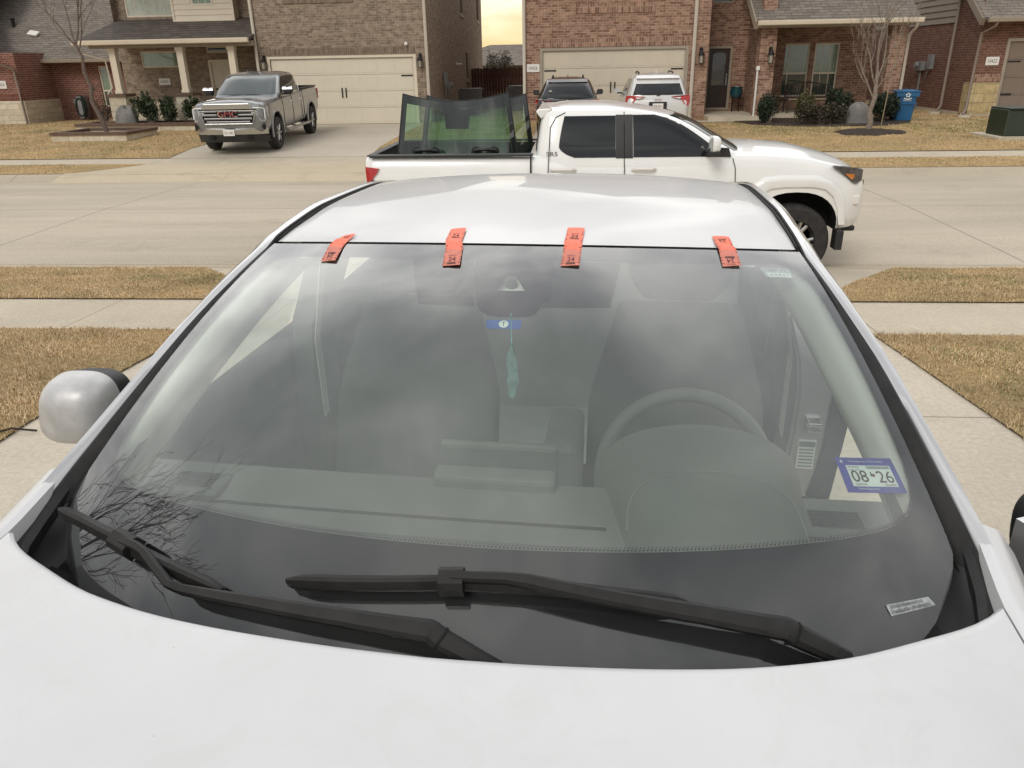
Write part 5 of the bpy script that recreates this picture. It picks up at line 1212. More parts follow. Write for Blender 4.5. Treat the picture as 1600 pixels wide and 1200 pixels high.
window(C_, 6.02, 8.04, .45, 2.14, 29.03, 'blind', mid=1.2, muntin=3); window(C_, 8.20, 9.02, .45, 2.14, 29.03, 'blind', mid=1.2, muntin=3)
b = MB(); b.box(7.1, 9.15, 28.93, 29.02, .35, .45); b.build('window_sill', T['capbrick'], C_)
b = MB(); b.box(4.33, 6.30, 26.1, 29.0, -.4, .02); b.box(6.30, 10.1, 26.9, 29.0, -.4, .02); b.build('porch_floor', T['concrete'], C_)
for x0, x1 in ((5.78, 6.26), (9.65, 10.10)):
    b = MB(); b.box(x0, x1, 26.3, 26.8, -.4, 2.56); b.build('porch_pillar', T['brickred'], C_)
b = MB(); b.box(5.82, 6.22, 26.5, 26.95, 2.80, 7.0); ch = b.build('brick_pier', T['brickred'], C_); b = MB(); b.box(5.80, 6.24, 26.44, 26.97, 2.86, 2.98); b.build('flashing', T['greymetal'], ch)
lantern(C_, 6.1, 26.3, 1.73, 1.1)
b = MB(); slab(b, [(5.55, 25.95, 2.74), (10.3, 25.95, 2.74), (10.3, 32, 6.2), (5.55, 32, 6.2)], .09); b.build('porch_roof', T['shingle'], C_)
b = MB(); slab(b, [(5.50, 25.97, 2.72), (5.60, 25.97, 2.72), (5.60, 32, 6.18), (5.50, 32, 6.18)], .24); b.box(5.55, 10.3, 26.05, 26.9, 2.55, 2.57); b.box(5.55, 10.3, 26.05, 26.12, 2.57, 2.62); b.build('porch_beam', T['soffit'], C_)
gutter(C_, 5.56, 10.35, 25.83, 2.60, 2.74)
downspout(C_, [(10.2, 25.9, 2.6), (10.2, 25.95, 2.48), (10.15, 26.25, 2.3), (10.15, 26.27, 0.0), (10.2, 26.1, -.12)], 'pipe', .04)
b = MB(); b.tube([(5.76, 26.27, .02), (5.76, 26.27, 1.42)], .03, 8); b.box(5.71, 5.81, 26.22, 26.32, 1.36, 1.48); b.build('drain_pipe', T['whitetrim'], C_)
b = MB(); b.add([(-1.9, 26.6, 6.0), (6.4, 26.6, 6.0), (6.4, 43.4, 6.0), (-1.9, 43.4, 6.0), (2.2, 31, 8.8), (2.2, 39, 8.8)], [(0, 1, 4), (1, 2, 5, 4), (2, 3, 5), (3, 0, 4, 5), (3, 2, 1, 0)]); b.build('roof', T['shingle'], C_)
House(C_).fix()
# --- D: dark brick house at far right
D_ = empty('dark_brick_house', 'dark red brown brick house at far right with taupe garage door and tan siding', 'house', (14, 28, Zg(28)))
b = MB(); wallface(b, 12.6, 13.42, .88, 2.66, 27); wallface(b, 13.42, 22, 2.05, 2.66, 27)
bb = MB(); b.add([(12.6, 27, -.4), (12.6, 28.75, -.4), (12.6, 28.75, 5.2), (12.6, 27, 3.0)], [(0, 1, 2, 3)])
b.add([(12.6, 28.75, -.4), (12.6, 42, -.4), (12.6, 42, 2.66), (12.6, 28.75, 2.66)], [(0, 1, 2, 3)])
b.build('wall', T['brickdark'], D_)
b = MB(); b.box(12.585, 13.42, 26.97, 27, .90, 1.12); b.build('soldier_course', T['soldierred'], D_)
b = MB(); b.box(12.58, 13.40, 26.93, 27.03, -.05, .88); b.box(12.57, 12.62, 27.03, 27.5, -.05, .88); b.build('stone_base', T['sandstone'], D_)
b = MB(); b.box(12.56, 13.42, 26.95, 27.0, -.45, -.05); b.box(12.57, 12.6, 27.5, 42, -.45, -.02); b.build('foundation', T['concrete'], D_)
b = MB()
for k in range(20): z_ = 2.68+.2*k; b.add([(12.57, 28.8, z_), (12.57, 42, z_), (12.598, 42, z_+.2), (12.598, 28.8, z_+.2), (12.6, 28.8, z_), (12.6, 42, z_)], [(0, 1, 2, 3), (0, 1, 5, 4)])
b.box(12.60, 12.7, 28.76, 42, 2.66, 7.0); b.build('siding', T['sidingtan'], D_)
garage(D_, 13.50, 18.3, Zg(27)+.1, 2.05, 27, 'taupedoor', 'soffit', 4, (0,))
b = MB(); b.box(13.55, 13.86, 27.02, 27.045, .5, .54); b.build('strap_hinge', T['blackmetal'], D_)
plaque(D_, 12.87, 13.26, 1.38, 1.62, 26.99, '10422')
b = MB(); slab(b, [(12.35, 26.5, 2.72), (22, 26.5, 2.72), (22, 30, 5.0), (12.35, 30, 5.0)], .1); b.build('roof', T['shingle'], D_)
b = MB(); slab(b, [(12.30, 26.5, 2.70), (12.42, 26.5, 2.70), (12.42, 30, 4.98), (12.30, 30, 4.98)], .22); b.build('rake_board', T['sidingtan'], D_)
gutter(D_, 12.45, 22, 26.36, 2.58, 2.72, 'soffit')
downspout(D_, [(12.75, 26.45, 2.6), (12.72, 26.5, 2.48), (12.55, 26.9, 2.3), (12.53, 26.93, .1), (12.38, 26.75, -.06)], 'pipebrown', .045); downspout(D_, [(12.55, 28.78, 5.2), (12.53, 28.75, .1), (12.25, 28.4, -.08)], 'pipebrown', .045)
b = MB(); b.box(12.46, 12.6, 30.05, 30.3, 1.25, 1.72); b.build('meter_box', T['greymetal'], D_)
b = MB(); b.box(12.44, 12.6, 30.7, 31.2, 1.2, 1.5); b.lathe([(.1, 0), (.1, -.09)], (12.44, 31.05, 1.38), 'x', 12); b.tube([(12.52, 30.85, 1.2), (12.52, 30.85, -.1)], .035, 6); b.build('meter_box', T['greymetal'], D_)
b = MB(); b.tube([(12.52, 30.2, 1.25), (12.5, 30.35, .95), (12.56, 30.5, .8)], .02, 6); b.build('cable', T['greymetal'], D_)
for k in (0, 1): b = MB(); b.lathe([(.05, 0), (.06, -.05), (.03, -.08)], (12.6, 32.4+.6*k, 1.38), 'x', 10); b.build('wall_socket', T['greymetal'], D_)
House(D_).fix()

# --- yard things
def bevel_box(name, label, cat, x0, x1, y0, y1, z0, z1, m, bev=.02, group=None):
    b = MB(); b.box(x0, x1, y0, y1, z0, z1); o = b.build(name, T[m], bevel=bev); tag(o, label, cat, group); return o
for i, (x, y, lab) in enumerate(((-8.9, 0, ''),)): pass
for (x, y, z) in ((12.15, 28.2, None), (12.35, 26.5, None)):
    b = MB(); z_ = Zg(y); b.box(-.16, .16, -.34, .34, 0, .035); b.box(-.16, -.13, -.34, .34, .035, .075); b.box(.13, .16, -.34, .34, .035, .075); o = b.build('splash_block', T['concrete']); o.location = (x, y, z_+.03); o.rotation_euler = (R(2), 0, R(-28))
    tag(o, 'pale splash block under the downspout at the corner of the dark brick house' if y < 27 else 'pale splash block below the downspout farther back on the dark brick side wall', 'splash block', 'splash blocks by the dark brick house')
def ac(x, y, s, lab):
    b = MB(); z0 = Zg(y)-.01; b.box(x-.5*s, x+.5*s, y-.5*s, y+.5*s, z0, z0+.08); 
    for k in range(14): q = z0+.12+k*.058*s; b.box(x-.42*s, x+.42*s, y-.42*s, y+.42*s, q, q+.03)
    b.box(x-.40*s, x+.40*s, y-.40*s, y+.40*s, z0+.08, z0+.93*s)
    for a in (-1, 1):
        for c in (-1, 1): b.box(x+a*.42*s-.03, x+a*.42*s+.03, y+c*.42*s-.03, y+c*.42*s+.03, z0+.08, z0+.93*s)
    b.lathe([(.44*s, .93*s), (.44*s, .97*s), (.3*s, .99*s), (.28*s, .96*s)], (x, y, z0), 'z', 20); tag(b.build('air_conditioner', T['acmetal']), lab, 'air conditioner', 'air conditioners between the houses')
ac(-3.78, 31, 1.0, 'dark grey air conditioner beside the grey brown house'); ac(-2.15, 33.5, 1.0, 'dark grey air conditioner at the red brick house, in front of the fence')
fe = empty('cedar_fence', 'dark red brown cedar fence closing the gap between the two middle houses', 'fence', (-3, 38, Zg(38)))
b = MB()
for k in range(24): x = -4.62+.135*k; h = 1.48+.012*((k*7) % 3); b.add([(x, 38, -.12), (x+.128, 38, -.12), (x+.128, 38, h-.04), (x+.1, 38, h), (x+.028, 38, h), (x, 38, h-.04)], [(0, 1, 2, 3, 4, 5)]); b.box(x, x+.128, 38.001, 38.02, -.12, h-.045)
b.build('fence_boards', T['fencewood'], fe)
b = MB(); b.box(-4.62, -1.4, 38.03, 38.09, .2, .29); b.box(-4.62, -1.4, 38.03, 38.09, 1.1, 1.19); b.build('fence_rail', T['fencewood'], fe)
for o in fe.children: o.location = -fe.location
hf = empty('distant_house', 'distant house whose low brown roof shows above the cedar fence', 'house', (-6, 62, Zg(62)))
b = MB(); b.box(-11, -.5, 62, 70, -.1, 1.55); b.build('wall', T['brickgrey'], hf)
b = MB(); b.add([(-11.4, 61.5, 1.5), (0, 61.5, 1.5), (0, 70.5, 1.5), (-11.4, 70.5, 1.5), (-6.4, 66, 3.0), (-3.2, 66, 3.0)], [(0, 1, 5, 4), (1, 2, 5), (2, 3, 4, 5), (3, 0, 4), (3, 2, 1, 0)]); b.build('roof', T['shingle'], hf)
for o in hf.children: o.location = -hf.location
# planters
def planter(name, lab, x0, x1, y0, y1, z0, h, th=.2):
    p = empty(name, lab, 'planter', ((x0+x1)/2, (y0+y1)/2, z0)); b = MB(); 
    def rim(b, za, zb, o): b.box(x0-o, x1+o, y0-o, y0+th, za, zb); b.box(x0-o, x1+o, y1-th, y1+o, za, zb); b.box(x0-o, x0+th, y0+th, y1-th, za, zb); b.box(x1-th, x1+o, y0+th, y1-th, za, zb)
    rim(b, z0-.35, z0+h-.08, 0); b.build('stone_wall', T['stone'], p); b = MB(); rim(b, z0+h-.08, z0+h, .035); b.build('brick_cap', T['capbrick'], p)
    b = MB(); b.box(x0+th-.01, x1-th+.01, y0+th-.01, y1-th+.01, z0-.1, z0+h-.10); b.build('mulch', T['mulch'], p)
    for o in p.children: o.location = -p.location
planter('tree_planter', 'low stone planter with brick capping around the bent tree on the left lawn', -15.0, -12.75, 22.3, 24.1, Zg(22.8)-.02, .27)
planter('bed_planter', 'long low stone edged flower bed in front of the columned porch', -16.0, -10.75, 25.15, 26.42, Zg(25)-.02, .28)
def mound(name, lab, x, y, rx, ry, h, m, cat):
    b = MB(); z0 = Zg(y)
    def f(i, j): a = 2*pi*i; r = j; q = 1+.12*sin(3*a+x)+.07*sin(7*a); return Vector((x+rx*r*cos(a)*q, y+ry*r*sin(a)*q, z0+.0+h*(1-r*r)-.012*(r > .99)+.02*random.random()*(r < .97)+.016))
    b.grid(f, 40, 9); tag(b.build(name, T[m]), lab, cat); return
mound('mulch_ring', 'dark bark mulch ring around the bare tree on the right lawn', 7.95, 22.3, .95, .72, .09, 'mulch', 'mulch ring')
b = MB(); pts = [(5.1, 25.9), (5.4, 24.75), (6.2, 24.2), (7.6, 23.85), (9.0, 24.0), (9.9, 24.6), (10.25, 25.4), (10.1, 26.35), (6.35, 26.85), (6.35, 26.0)]
b.add([(x, y, Zg(y)+.045) for x, y in pts], [tuple(range(len(pts)))]); b.add([(x+(.05 if x > 8 else -.05), y-.06, Zg(y)-.02) for x, y in pts], []); b.f += [(i, (i+1) % 10, 10+(i+1) % 10, 10+i) for i in range(10)]; b.m = [0]*len(b.f)
tag(b.build('mulch_bed', T['mulch']), 'dark bark mulch bed with shrubs in front of the red brick porch', 'flower bed')
# utility box at the right edge
ub = empty('utility_box', 'dark green utility box on a concrete pad at the right edge of the far lawn', 'utility box', (11.35, 21.1, Zg(21)))
b = MB(); b.prism([(-.78, -.55, .07), (.78, -.55, .07), (.78, -.45, .68), (-.72, -.45, .68)], (0, .9, 0)); b.box(-.7, .72, -.49, .5, .68, .72); b.build('cabinet', T['boxgreen'], ub, bevel=.02)
b = MB(); b.box(-.98, .98, -.75, .75, -.1, .07); b.build('concrete_pad', T['concrete'], ub)
# wheelie bin
wb = empty('wheelie_bin', 'blue wheelie bin with white emblem standing beside the red brick porch', 'bin', (10.05, 25.55, Zg(25.55)), R(-8)); wb.rotation_euler = (0, 0, R(-8))
b = MB(); b.grid(lambda i, j: Vector(((.235+.065*j)*(abs(cos(2*pi*i))**.35*(1 if cos(2*pi*i) >= 0 else -1)), (.25+.07*j)*(abs(sin(2*pi*i))**.35*(1 if sin(2*pi*i) >= 0 else -1)), .04+.82*j)), 40, 6); b.add([(.22*a, .24*c, .05) for a, c in ((-1, -1), (1, -1), (1, 1), (-1, 1))], [(0, 1, 2, 3)])
b.box(-.315, .315, -.335, -.31, .72, .86); b.box(-.29, .29, -.325, -.30, .50, .53); b.build('bin_body', T['bin'], wb, smooth=True, angle=40)
b = MB(); b.grid(lambda i, j: Vector((-.34+.68*i, -.36+.74*j, .87+.05*sin(pi*i)**.5*sin(pi*min(1, j*1.05))**.5)), 12, 10); b.box(-.34, .34, -.36, .38, .845, .872); b.build('bin_lid', T['bin'], wb, smooth=True, angle=40)
for k in (-1, 1): b = MB(); b.lathe([(.03, -.03), (.11, -.03), (.12, 0), (.11, .03), (.03, .03)], (k*.26, .24, .12), 'x', 16); b.build('wheel', T['tyre'], wb, smooth=True, angle=40)
b = MB(); fe_ = lambda a, c: (a, -.327-.0, c)
star = [((.085 if k % 2 == 0 else .045)*sin(pi*k/5), (.085 if k % 2 == 0 else .045)*cos(pi*k/5)) for k in range(10)]; si = [(p[0]*.55, p[1]*.55) for p in star]
em = MB()
em.add([(p[0], -.338, .76+p[1]) for p in star]+[(p[0], -.338, .76+p[1]) for p in si], [(k, (k+1) % 10, 10+(k+1) % 10, 10+k) for k in range(10)])
em.add([(-.11, -.338, .69), (-.05, -.338, .66), (.05, -.338, .66), (.11, -.338, .69), (.11, -.338, .665), (.05, -.338, .635), (-.05, -.338, .635), (-.11, -.338, .665)], [tuple(range(8))])
text_fit(em, 'RECYCLE', lambda a, c: (a, -.338, .608+c), .22, .035)
em.v = [(p[0], p[1], p[2]) for p in em.v]
em.build('bin_emblem', T['whitepaint'], wb)
# fake rocks
def rock(lab, x, y, sx, sy, h, m='rock'):
    b = MB(); z0 = Zg(y)+.03
    def f(i, j): a = 2*pi*i; t = j*pi/2; q = 1+.10*sin(3*a+x)+.06*sin(5*a+2+4*j); return Vector((x+sx*q*cos(a)*cos(t)**.5, y+sy*q*sin(a)*cos(t)**.5, z0-.05+h*sin(t)**.8*(1+.08*sin(2*a))))
    b.grid(f, 36, 12); tag(b.build('fake_rock', T[m], smooth=True), lab, 'rock')
rock('grey fake rock cover standing between the shrubs of the red brick house', 8.45, 24.75, .36, .3, .60); rock('grey boulder in front of the left stone porch pier', -14.55, 25.75, .36, .28, .74, 'rock')
# hose on its reel
hz_ = empty('hose_reel', 'dark green hose coiled on a wall reel below the left red brick wall', 'hose', (-19.15, 30.75, Zg(30.7)))
b = MB()
for k in range(6): rr = .42-.02*k; b.tube([(.5*rr*cos(a), -.02*k, .50+rr*sin(a)) for a in np.linspace(0, 2*pi, 30)], .035, 6)
b.build('hose', T['hose'], hz_, smooth=True); b = MB(); b.box(-.35, -.05, .1, .35, .62, .8); b.box(-.08, .08, -.1, .42, .1, .9); b.build('reel', T['greymetal'], hz_)
# bench
bn = empty('garden_bench', 'bronze and wood garden bench under the front windows of the red brick house', 'bench', (7.75, 27.6, .02))
b = MB(); 
for k in range(3): b.box(-.68, .68, -.22+.15*k, -.10+.15*k, .40, .43)
b.build('seat', T['benchseat'], bn); b = MB(); 
for k in range(15): x = -.64+.0914*k; b.tube([(x, .24, .48), (x+.03, .29, .9-.06*abs(k-7)/7)], .012, 5)
b.tube([(-.66, .29, .84), (-.3, .3, .90), (0, .3, .93), (.3, .3, .90), (.66, .29, .84)], .02, 6); b.tube([(-.66, .24, .48), (.66, .24, .48)], .016, 6); b.build('backrest', T['benchmetal'], bn)
for s in (-1, 1): b = MB(); b.tube([(s*.68, -.24, 0), (s*.68, -.2, .42), (s*.68, -.22, .62), (s*.68, .2, .66)], .025, 6); b.tube([(s*.68, .28, 0), (s*.68, .22, .42), (s*.68, .3, .86)], .025, 6); b.tube([(s*.68, -.2, .41), (s*.68, .22, .41)], .02, 6); b.build('leg_frame', T['benchmetal'], bn)
# pot on stand by the door
pt = empty('plant_pot', 'teal glazed pot on a dark iron stand beside the brown front door', 'pot', (5.62, 28.55, .02))
b = MB(); b.lathe([(.10, .42), (.19, .50), (.22, .62), (.19, .76), (.21, .80), (.18, .80), (.16, .74)], (0, 0, 0), 'z', 20); b.build('pot', T['pot'], pt, smooth=True)
b = MB(); [b.tube([(.17*cos(a), .17*sin(a), 0), (.15*cos(a), .15*sin(a), .46)], .012, 5) for a in (.6, 2.2, 3.9, 5.3)]; b.tube([(.17*cos(a), .17*sin(a), .44) for a in np.linspace(0, 2*pi, 16)], .012, 5); b.build('stand', T['blackmetal'], pt)
# ------------------------------------------------------------------ vehicles (local x forward, y left, z up)
def sgnp(v, p): return (abs(v)**p)*(1 if v >= 0 else -1)
def shell(name, par, X, ZT, ZB, HW, CR, m, n=90, rs=.10):
    fz, fb, fh, fc = interp(X, ZT), interp(X, ZB), interp(X, HW), interp(X, CR)
    xs = np.linspace(X[0], X[-1], n); rows = []
    def sec(x):
        zt, zb, hw, cr = fz(x), fb(x), fh(x), fc(x); mid = zb+(zt-zb)*.52
        P = [(0, zb), (hw-.16, zb), (hw-.07, zb+.03), (hw-.03, zb+.10), (hw-.008, zb+.24*(zt-zb)), (hw, mid), (hw-.004, zt-.30*(zt-zb)), (hw-.016, zt-.17*(zt-zb)), (hw-.034, zt-.07), (hw-.06, zt-.028), (hw-.10, zt-.006), (hw-.17, zt), (hw*.62, zt+cr*.55), (hw*.3, zt+cr*.9), (0, zt+cr)]
        return [(x, y, z) for y, z in P] + [(x, -y, z) for y, z in P[-2:0:-1]]
    rows = [sec(x) for x in xs]; k = len(rows[0])
    b = MB(); b.add([p for r in rows for p in r], [(i*k+j, i*k+(j+1) % k, (i+1)*k+(j+1) % k, (i+1)*k+j) for i in range(n-1) for j in range(k)] + [tuple(range(k)), tuple(range((n-1)*k, n*k))])
    return b.build(name, m, par, smooth=True, angle=38)
class Green:
    """cabin above the belt: front, rear and half width as functions of height"""
    def __init__(s, Z, XF, XR, Wd, bowf=.12, bowr=.05, n=9):
        s.Z = Z; s.f, s.r, s.w = interp(Z, XF), interp(Z, XR), interp(Z, Wd); s.bf, s.br, s.n = bowf, bowr, n
    def pt(s, z, th, off=0):
        xf, xr, w = s.f(z)+off, s.r(z)-off, s.w(z)+off; a = (xf-xr)/2; p = 2/s.n
        x = (xf+xr)/2+a*sgnp(cos(th), p); y = w*sgnp(sin(th), p)
        q = 1-(y/w)**2; x += (s.bf if cos(th) > 0 else -s.br)*q*abs(cos(th))
        return Vector((x, y, z))
    def build(s, name, par, m, crown=.04, nz=14, nt=96):
        b = MB(); zs = np.linspace(s.Z[0], s.Z[-1], nz); b.grid(lambda i, j: s.pt(zs[min(nz-1, int(round(j*(nz-1))))], 2*pi*i), nt, nz-1)
        zt = s.Z[-1]; c = (s.f(zt)+s.r(zt))/2
        def cap(i, j): p = s.pt(zt, 2*pi*i); q = 1-j; return Vector((c+(p.x-c)*q, p.y*q, zt+crown*(1-q**3)))
        b.grid(cap, nt, 7)
        return b.build(name, m, par, smooth=True, angle=42)
    def side(s, par, name, m, zs, xl, xr_, sg, off=.005, nx=14):
        fl, fr_ = interp(zs, xl), interp(zs, xr_); b = MB()
        def f(i, j):
            z = zs[0]+(zs[-1]-zs[0])*j; x = fl(z)+(fr_(z)-fl(z))*i; a = (s.f(z)-s.r(z))/2; xi = min(.999, abs(x-(s.f(z)+s.r(z))/2)/a)
            return Vector((x, sg*(s.w(z)*(1-xi**s.n)**(1/s.n)+off), z))
        b.grid(f, nx, 12); return b.build(name, m, par, smooth=True)
    def end(s, par, name, m, z0, z1, frac0, frac1, front=True, off=.006):
        b = MB()
        def f(i, j):
            z = z0+(z1-z0)*j; fr_ = frac0+(frac1-frac0)*j; w = s.w(z); y = (2*i-1)*w*fr_; q = min(.999, abs(y)/w)
            a = (s.f(z)-s.r(z))/2; c = (s.f(z)+s.r(z))/2; dx = a*(1-q**s.n)**(1/s.n); bow = (s.bf if front else s.br)*(1-q*q)*(1-q**s.n)**(1/s.n)
            return Vector((c+(dx+bow+off)*(1 if front else -1), y, z+.002))
        b.grid(f, 24, 10); return b.build(name, m, par, smooth=True)
def wheel(par, x, y, r, rr, sg, mrim='alloy', wd=.25, spokes=6, twin=True):
    b = MB(); h = wd/2
    b.lathe([(rr*.96, -h), (rr+.02, -h*1.02), (r-.045, -h*1.04), (r-.012, -h*.86), (r, -h*.55), (r, h*.55), (r-.012, h*.86), (r-.045, h*1.04), (rr+.02, h*1.02), (rr*.96, h)], (0, 0, 0), 'y', 44, cap=False)
    o = b.build('wheel', T['tyre'], par, smooth=True, angle=35); o.location = (x, y, r)
    b = MB(); f = sg*h*.86
    b.lathe([(rr*.97, f), (rr, f-sg*.005), (rr, f-sg*.1), (rr*.9, f-sg*.12), (rr*.87, f-sg*.01)], (0, 0, 0), 'y', 40, cap=False)
    for k in range(spokes):
        for t in ((-.17, .17) if twin else (0,)):
            a = 2*pi*k/spokes; c = a+t
            b.tube([(.06*cos(a), f-sg*.015, .06*sin(a)), (.5*rr*cos(a+t*.6), f-sg*.005, .5*rr*sin(a+t*.6)), (.93*rr*cos(c), f-sg*.015, .93*rr*sin(c))], .020 if twin else .03, 5)
    b.lathe([(.0, f+sg*.01), (.05, f+sg*.01), (.075, f-sg*.01), (.075, f-sg*.06)], (0, 0, 0), 'y', 18)
    rim = b.build('rim', T[mrim], o, smooth=True, angle=40)
    b = MB(); b.lathe([(.0, f-sg*.13), (rr*.95, f-sg*.13)], (0, 0, 0), 'y', 24); b.build('brake_disc', T['void'], o)
    return o
def arch_cut(body, xs, z, r, hw, flat=0.0):
    b = MB()
    for x in xs:
        n = 36; pr = []
        for k in range(n):
            a = 2*pi*k/n; pr.append((x+r*sgnp(cos(a), 1-flat), z+r*sgnp(sin(a), 1-flat)))
        for s in (-1, 1):
            y0, y1 = (s*(hw-.34), s*(hw+.2)); b.prism([(p[0], y0, p[1]) for p in pr], (0, y1-y0, 0))
    cutout(body, b, T['void'])
def car_mirror(par, x, y, z, sg, m, s=1.0):
    b = MB()
    b.grid(lambda i, j: Vector((x+.09*s*cos(pi*j/2)**.7 if j < 1 else x, y+sg*.11*s*sgnp(cos(2*pi*i), .7)*sin(pi*j/2)**.6, z+.085*s*sgnp(sin(2*pi*i), .7)*sin(pi*j/2)**.6)), 28, 8)
    b.add([(x-.004, y+sg*.11*s*sgnp(cos(2*pi*i/28), .7), z+.085*s*sgnp(sin(2*pi*i/28), .7)) for i in range(28)], [tuple(range(28))])
    o = b.build('side_mirror', T[m], par, smooth=True, angle=50)
    b = MB(); b.tube([(x, y-sg*.2*s, z-.07*s), (x, y, z-.06*s)], .035*s, 8, flat=(1, .7)); b.build('mirror_arm', T['blackplastic'], o, smooth=True); return o
def plate(par, c, sg, txt, w=.305, h=.152):
    b = MB(); b.box(c[0]-.008, c[0]+.008, c[1]-w/2, c[1]+w/2, c[2]-h/2, c[2]+h/2); o = b.build('number_plate', T['whitetrim'], par)
    b = MB(); text_fit(b, txt, lambda a, q: (c[0]+sg*.0095, c[1]+sg*a, c[2]+q-.005), w*.8, h*.45); b.build('plate_lettering', T['ink'], o); return o

# --- white pickup at the near kerb
wt = empty('white_pickup', 'white crew cab pickup parked at the near kerb with spare windscreens standing in its bed', 'pickup', (.42, 9.45, -.55))
X = [-2.66, -2.62, -2.5, -1.5, -.8, .2, 1.3, 1.5, 2.0, 2.3, 2.5, 2.64, 2.72, 2.755, 2.77]
lb_ = shell('body', wt, X, [1.33, 1.345, 1.345, 1.335, 1.33, 1.32, 1.335, 1.335, 1.30, 1.235, 1.185, 1.13, 1.06, .98, .9], [.58, .54, .50, .46, .45, .45, .45, .46, .50, .53, .52, .53, .56, .60, .66], [.90, .925, .935, .94, .94, .94, .94, .94, .94, .935, .915, .86, .78, .70, .6], [0, 0, 0, 0, .02, .04, .05, .05, .06, .065, .06, .05, .04, .03, .02], T['white'], n=110)
arch_cut(lb_, (-1.39, 1.985), .47, .475, .94, .18)
cb = MB(); cb.box(-2.57, -.86, -.80, .80, .78, 1.6); cutout(lb_, cb, T['void'])
b = MB()
for s in (-1, 1): b.box(-2.6, -.82, s*.87-.055, s*.87+.055, 1.337, 1.362)
b.box(-2.64, -2.56, -.88, .88, 1.34, 1.36); b.build('bed_rail_cap', T['blackplastic'], wt, bevel=.012)
gw = Green([1.22, 1.30, 1.42, 1.52, 1.62, 1.70, 1.76, 1.795, 1.81], [1.50, 1.40, 1.18, 1.00, .83, .65, .42, .22, .10], [-.80, -.79, -.78, -.765, -.75, -.735, -.72, -.69, -.62], [.915, .905, .88, .85, .815, .785, .75, .70, .62], bowf=.16, bowr=.03, n=12)
cab = gw.build('cab', wt, T['white'], crown=.035, nz=26)
for s in (-1, 1):
    gw.side(wt, 'rear_side_window', T['tint'], [1.315, 1.345, 1.42, 1.6, 1.73], [-.38, -.46, -.545, -.52, -.49], [.06, .06, .055, .052, .05], s)
    gw.side(wt, 'front_side_window', T['tint'], [1.315, 1.35, 1.42, 1.52, 1.62, 1.69, 1.735], [.245, .245, .243, .24, .236, .233, .23], [1.20, 1.15, 1.07, .93, .77, .63, .46], s)
    gw.side(wt, 'window_surround', T['blackplastic'], [1.305, 1.5, 1.738], [.062, .056, .052], [.242, .236, .229], s, off=.004)
    b = MB()
    def yb(x, z): return s*(.9425 if z < 1.18 else (gw.w(max(1.22, z))+.004 if z > 1.24 else .938))
    for P in ([(-.66, .6), (-.66, 1.17), (-.655, 1.28), (-.64, 1.62), (-.58, 1.72), (-.48, 1.765)], [(.155, .55), (.155, 1.2), (.15, 1.3), (.14, 1.765)], [(1.335, .62), (1.33, 1.0), (1.315, 1.2), (1.285, 1.30)]):
        pts = []
        for (a, c), (d, e_) in zip(P[:-1], P[1:]):
            for k in range(4): pts.append((a+(d-a)*k/4, yb(0, c+(e_-c)*k/4), c+(e_-c)*k/4))
        pts.append((P[-1][0], yb(0, P[-1][1]), P[-1][1])); b.tube(pts, .0045, 5)
    b.tube([(-.845, s*.94, .5), (-.845, s*.94, 1.25), (-.845, s*.90, 1.34)], .009, 5)
    b.build('door_seams', T['void'], wt)
    for xa, xb in ((-.63, -.37), (.24, .48)):
        b = MB(); b.tube([(xa, s*.925, 1.19), (xa+.03, s*.965, 1.20), (xb-.03, s*.965, 1.20), (xb, s*.925, 1.19)], .019, 8); b.build('door_handle', T['whitetrim'], wt, smooth=True)
    # flared arch
    inn = [(1.52, .50), (1.55, .80), (1.62, .93), (1.70, .985), (1.84, 1.00), (2.14, 1.00), (2.27, .975), (2.36, .90), (2.42, .78), (2.455, .60)]
    outl = [(1.36, .50), (1.40, .85), (1.50, 1.03), (1.62, 1.105), (1.80, 1.125), (2.16, 1.12), (2.32, 1.08), (2.44, .98), (2.51, .84), (2.54, .60)]
    for dx in (0, -3.375):
        b = MB(); n = len(inn); V = []
        for (p, q) in zip(inn, outl):
            for f, o_ in ((0, -.06), (0, .022), (.55, .036), (.8, .028), (1, -.012)):
                x_ = p[0]+(q[0]-p[0])*f; V.append((x_+dx, s*(interp([1.2, 2.35, 2.5, 2.6], [.94, .935, .912, .88])(x_)+o_), p[1]+(q[1]-p[1])*f))
        b.add(V, [(i*5+k, i*5+k+1, (i+1)*5+k+1, (i+1)*5+k) for i in range(n-1) for k in range(4)]); b.build('wheel_flare', T['white'], wt, smooth=True, angle=50)
    for x in (-1.39, 1.985): wheel(wt, x, s*.83, .405, .255, s, 'alloy', .25, 6)
    b = MB(); b.box(2.44, 2.52, s*.86-.11, s*.86+.05, .33, .54); b.build('mud_flap', T['blackplastic'], wt, bevel=.01)
    # lamps
    hl = [(2.325, 1.215), (2.50, 1.195), (2.66, 1.165), (2.66, 1.05), (2.60, 1.02), (2.55, 1.04)]
    b = MB(); fy = lambda x, o_: s*(interp([2.2, 2.3, 2.5, 2.64, 2.72], [.945, .937, .917, .862, .78])(x)+o_)
    b.add([(x, fy(x, .012), z) for x, z in hl]+[(x, fy(x, -.06), z) for x, z in hl], [tuple(range(6))]+[(i, (i+1) % 6, 6+(i+1) % 6, 6+i) for i in range(6)]); h_ = b.build('headlight', T['lampdark'], wt, bevel=.006)
    am = [(2.45, 1.135), (2.555, 1.125), (2.555, 1.085), (2.53, 1.07)]
    b = MB(); b.add([(x, fy(x, .0165), z) for x, z in am]+[(x, fy(x, .005), z) for x, z in am], [(0, 1, 2, 3)]+[(i, (i+1) % 4, 4+(i+1) % 4, 4+i) for i in range(4)]); b.build('turn_signal', T['amber'], h_)
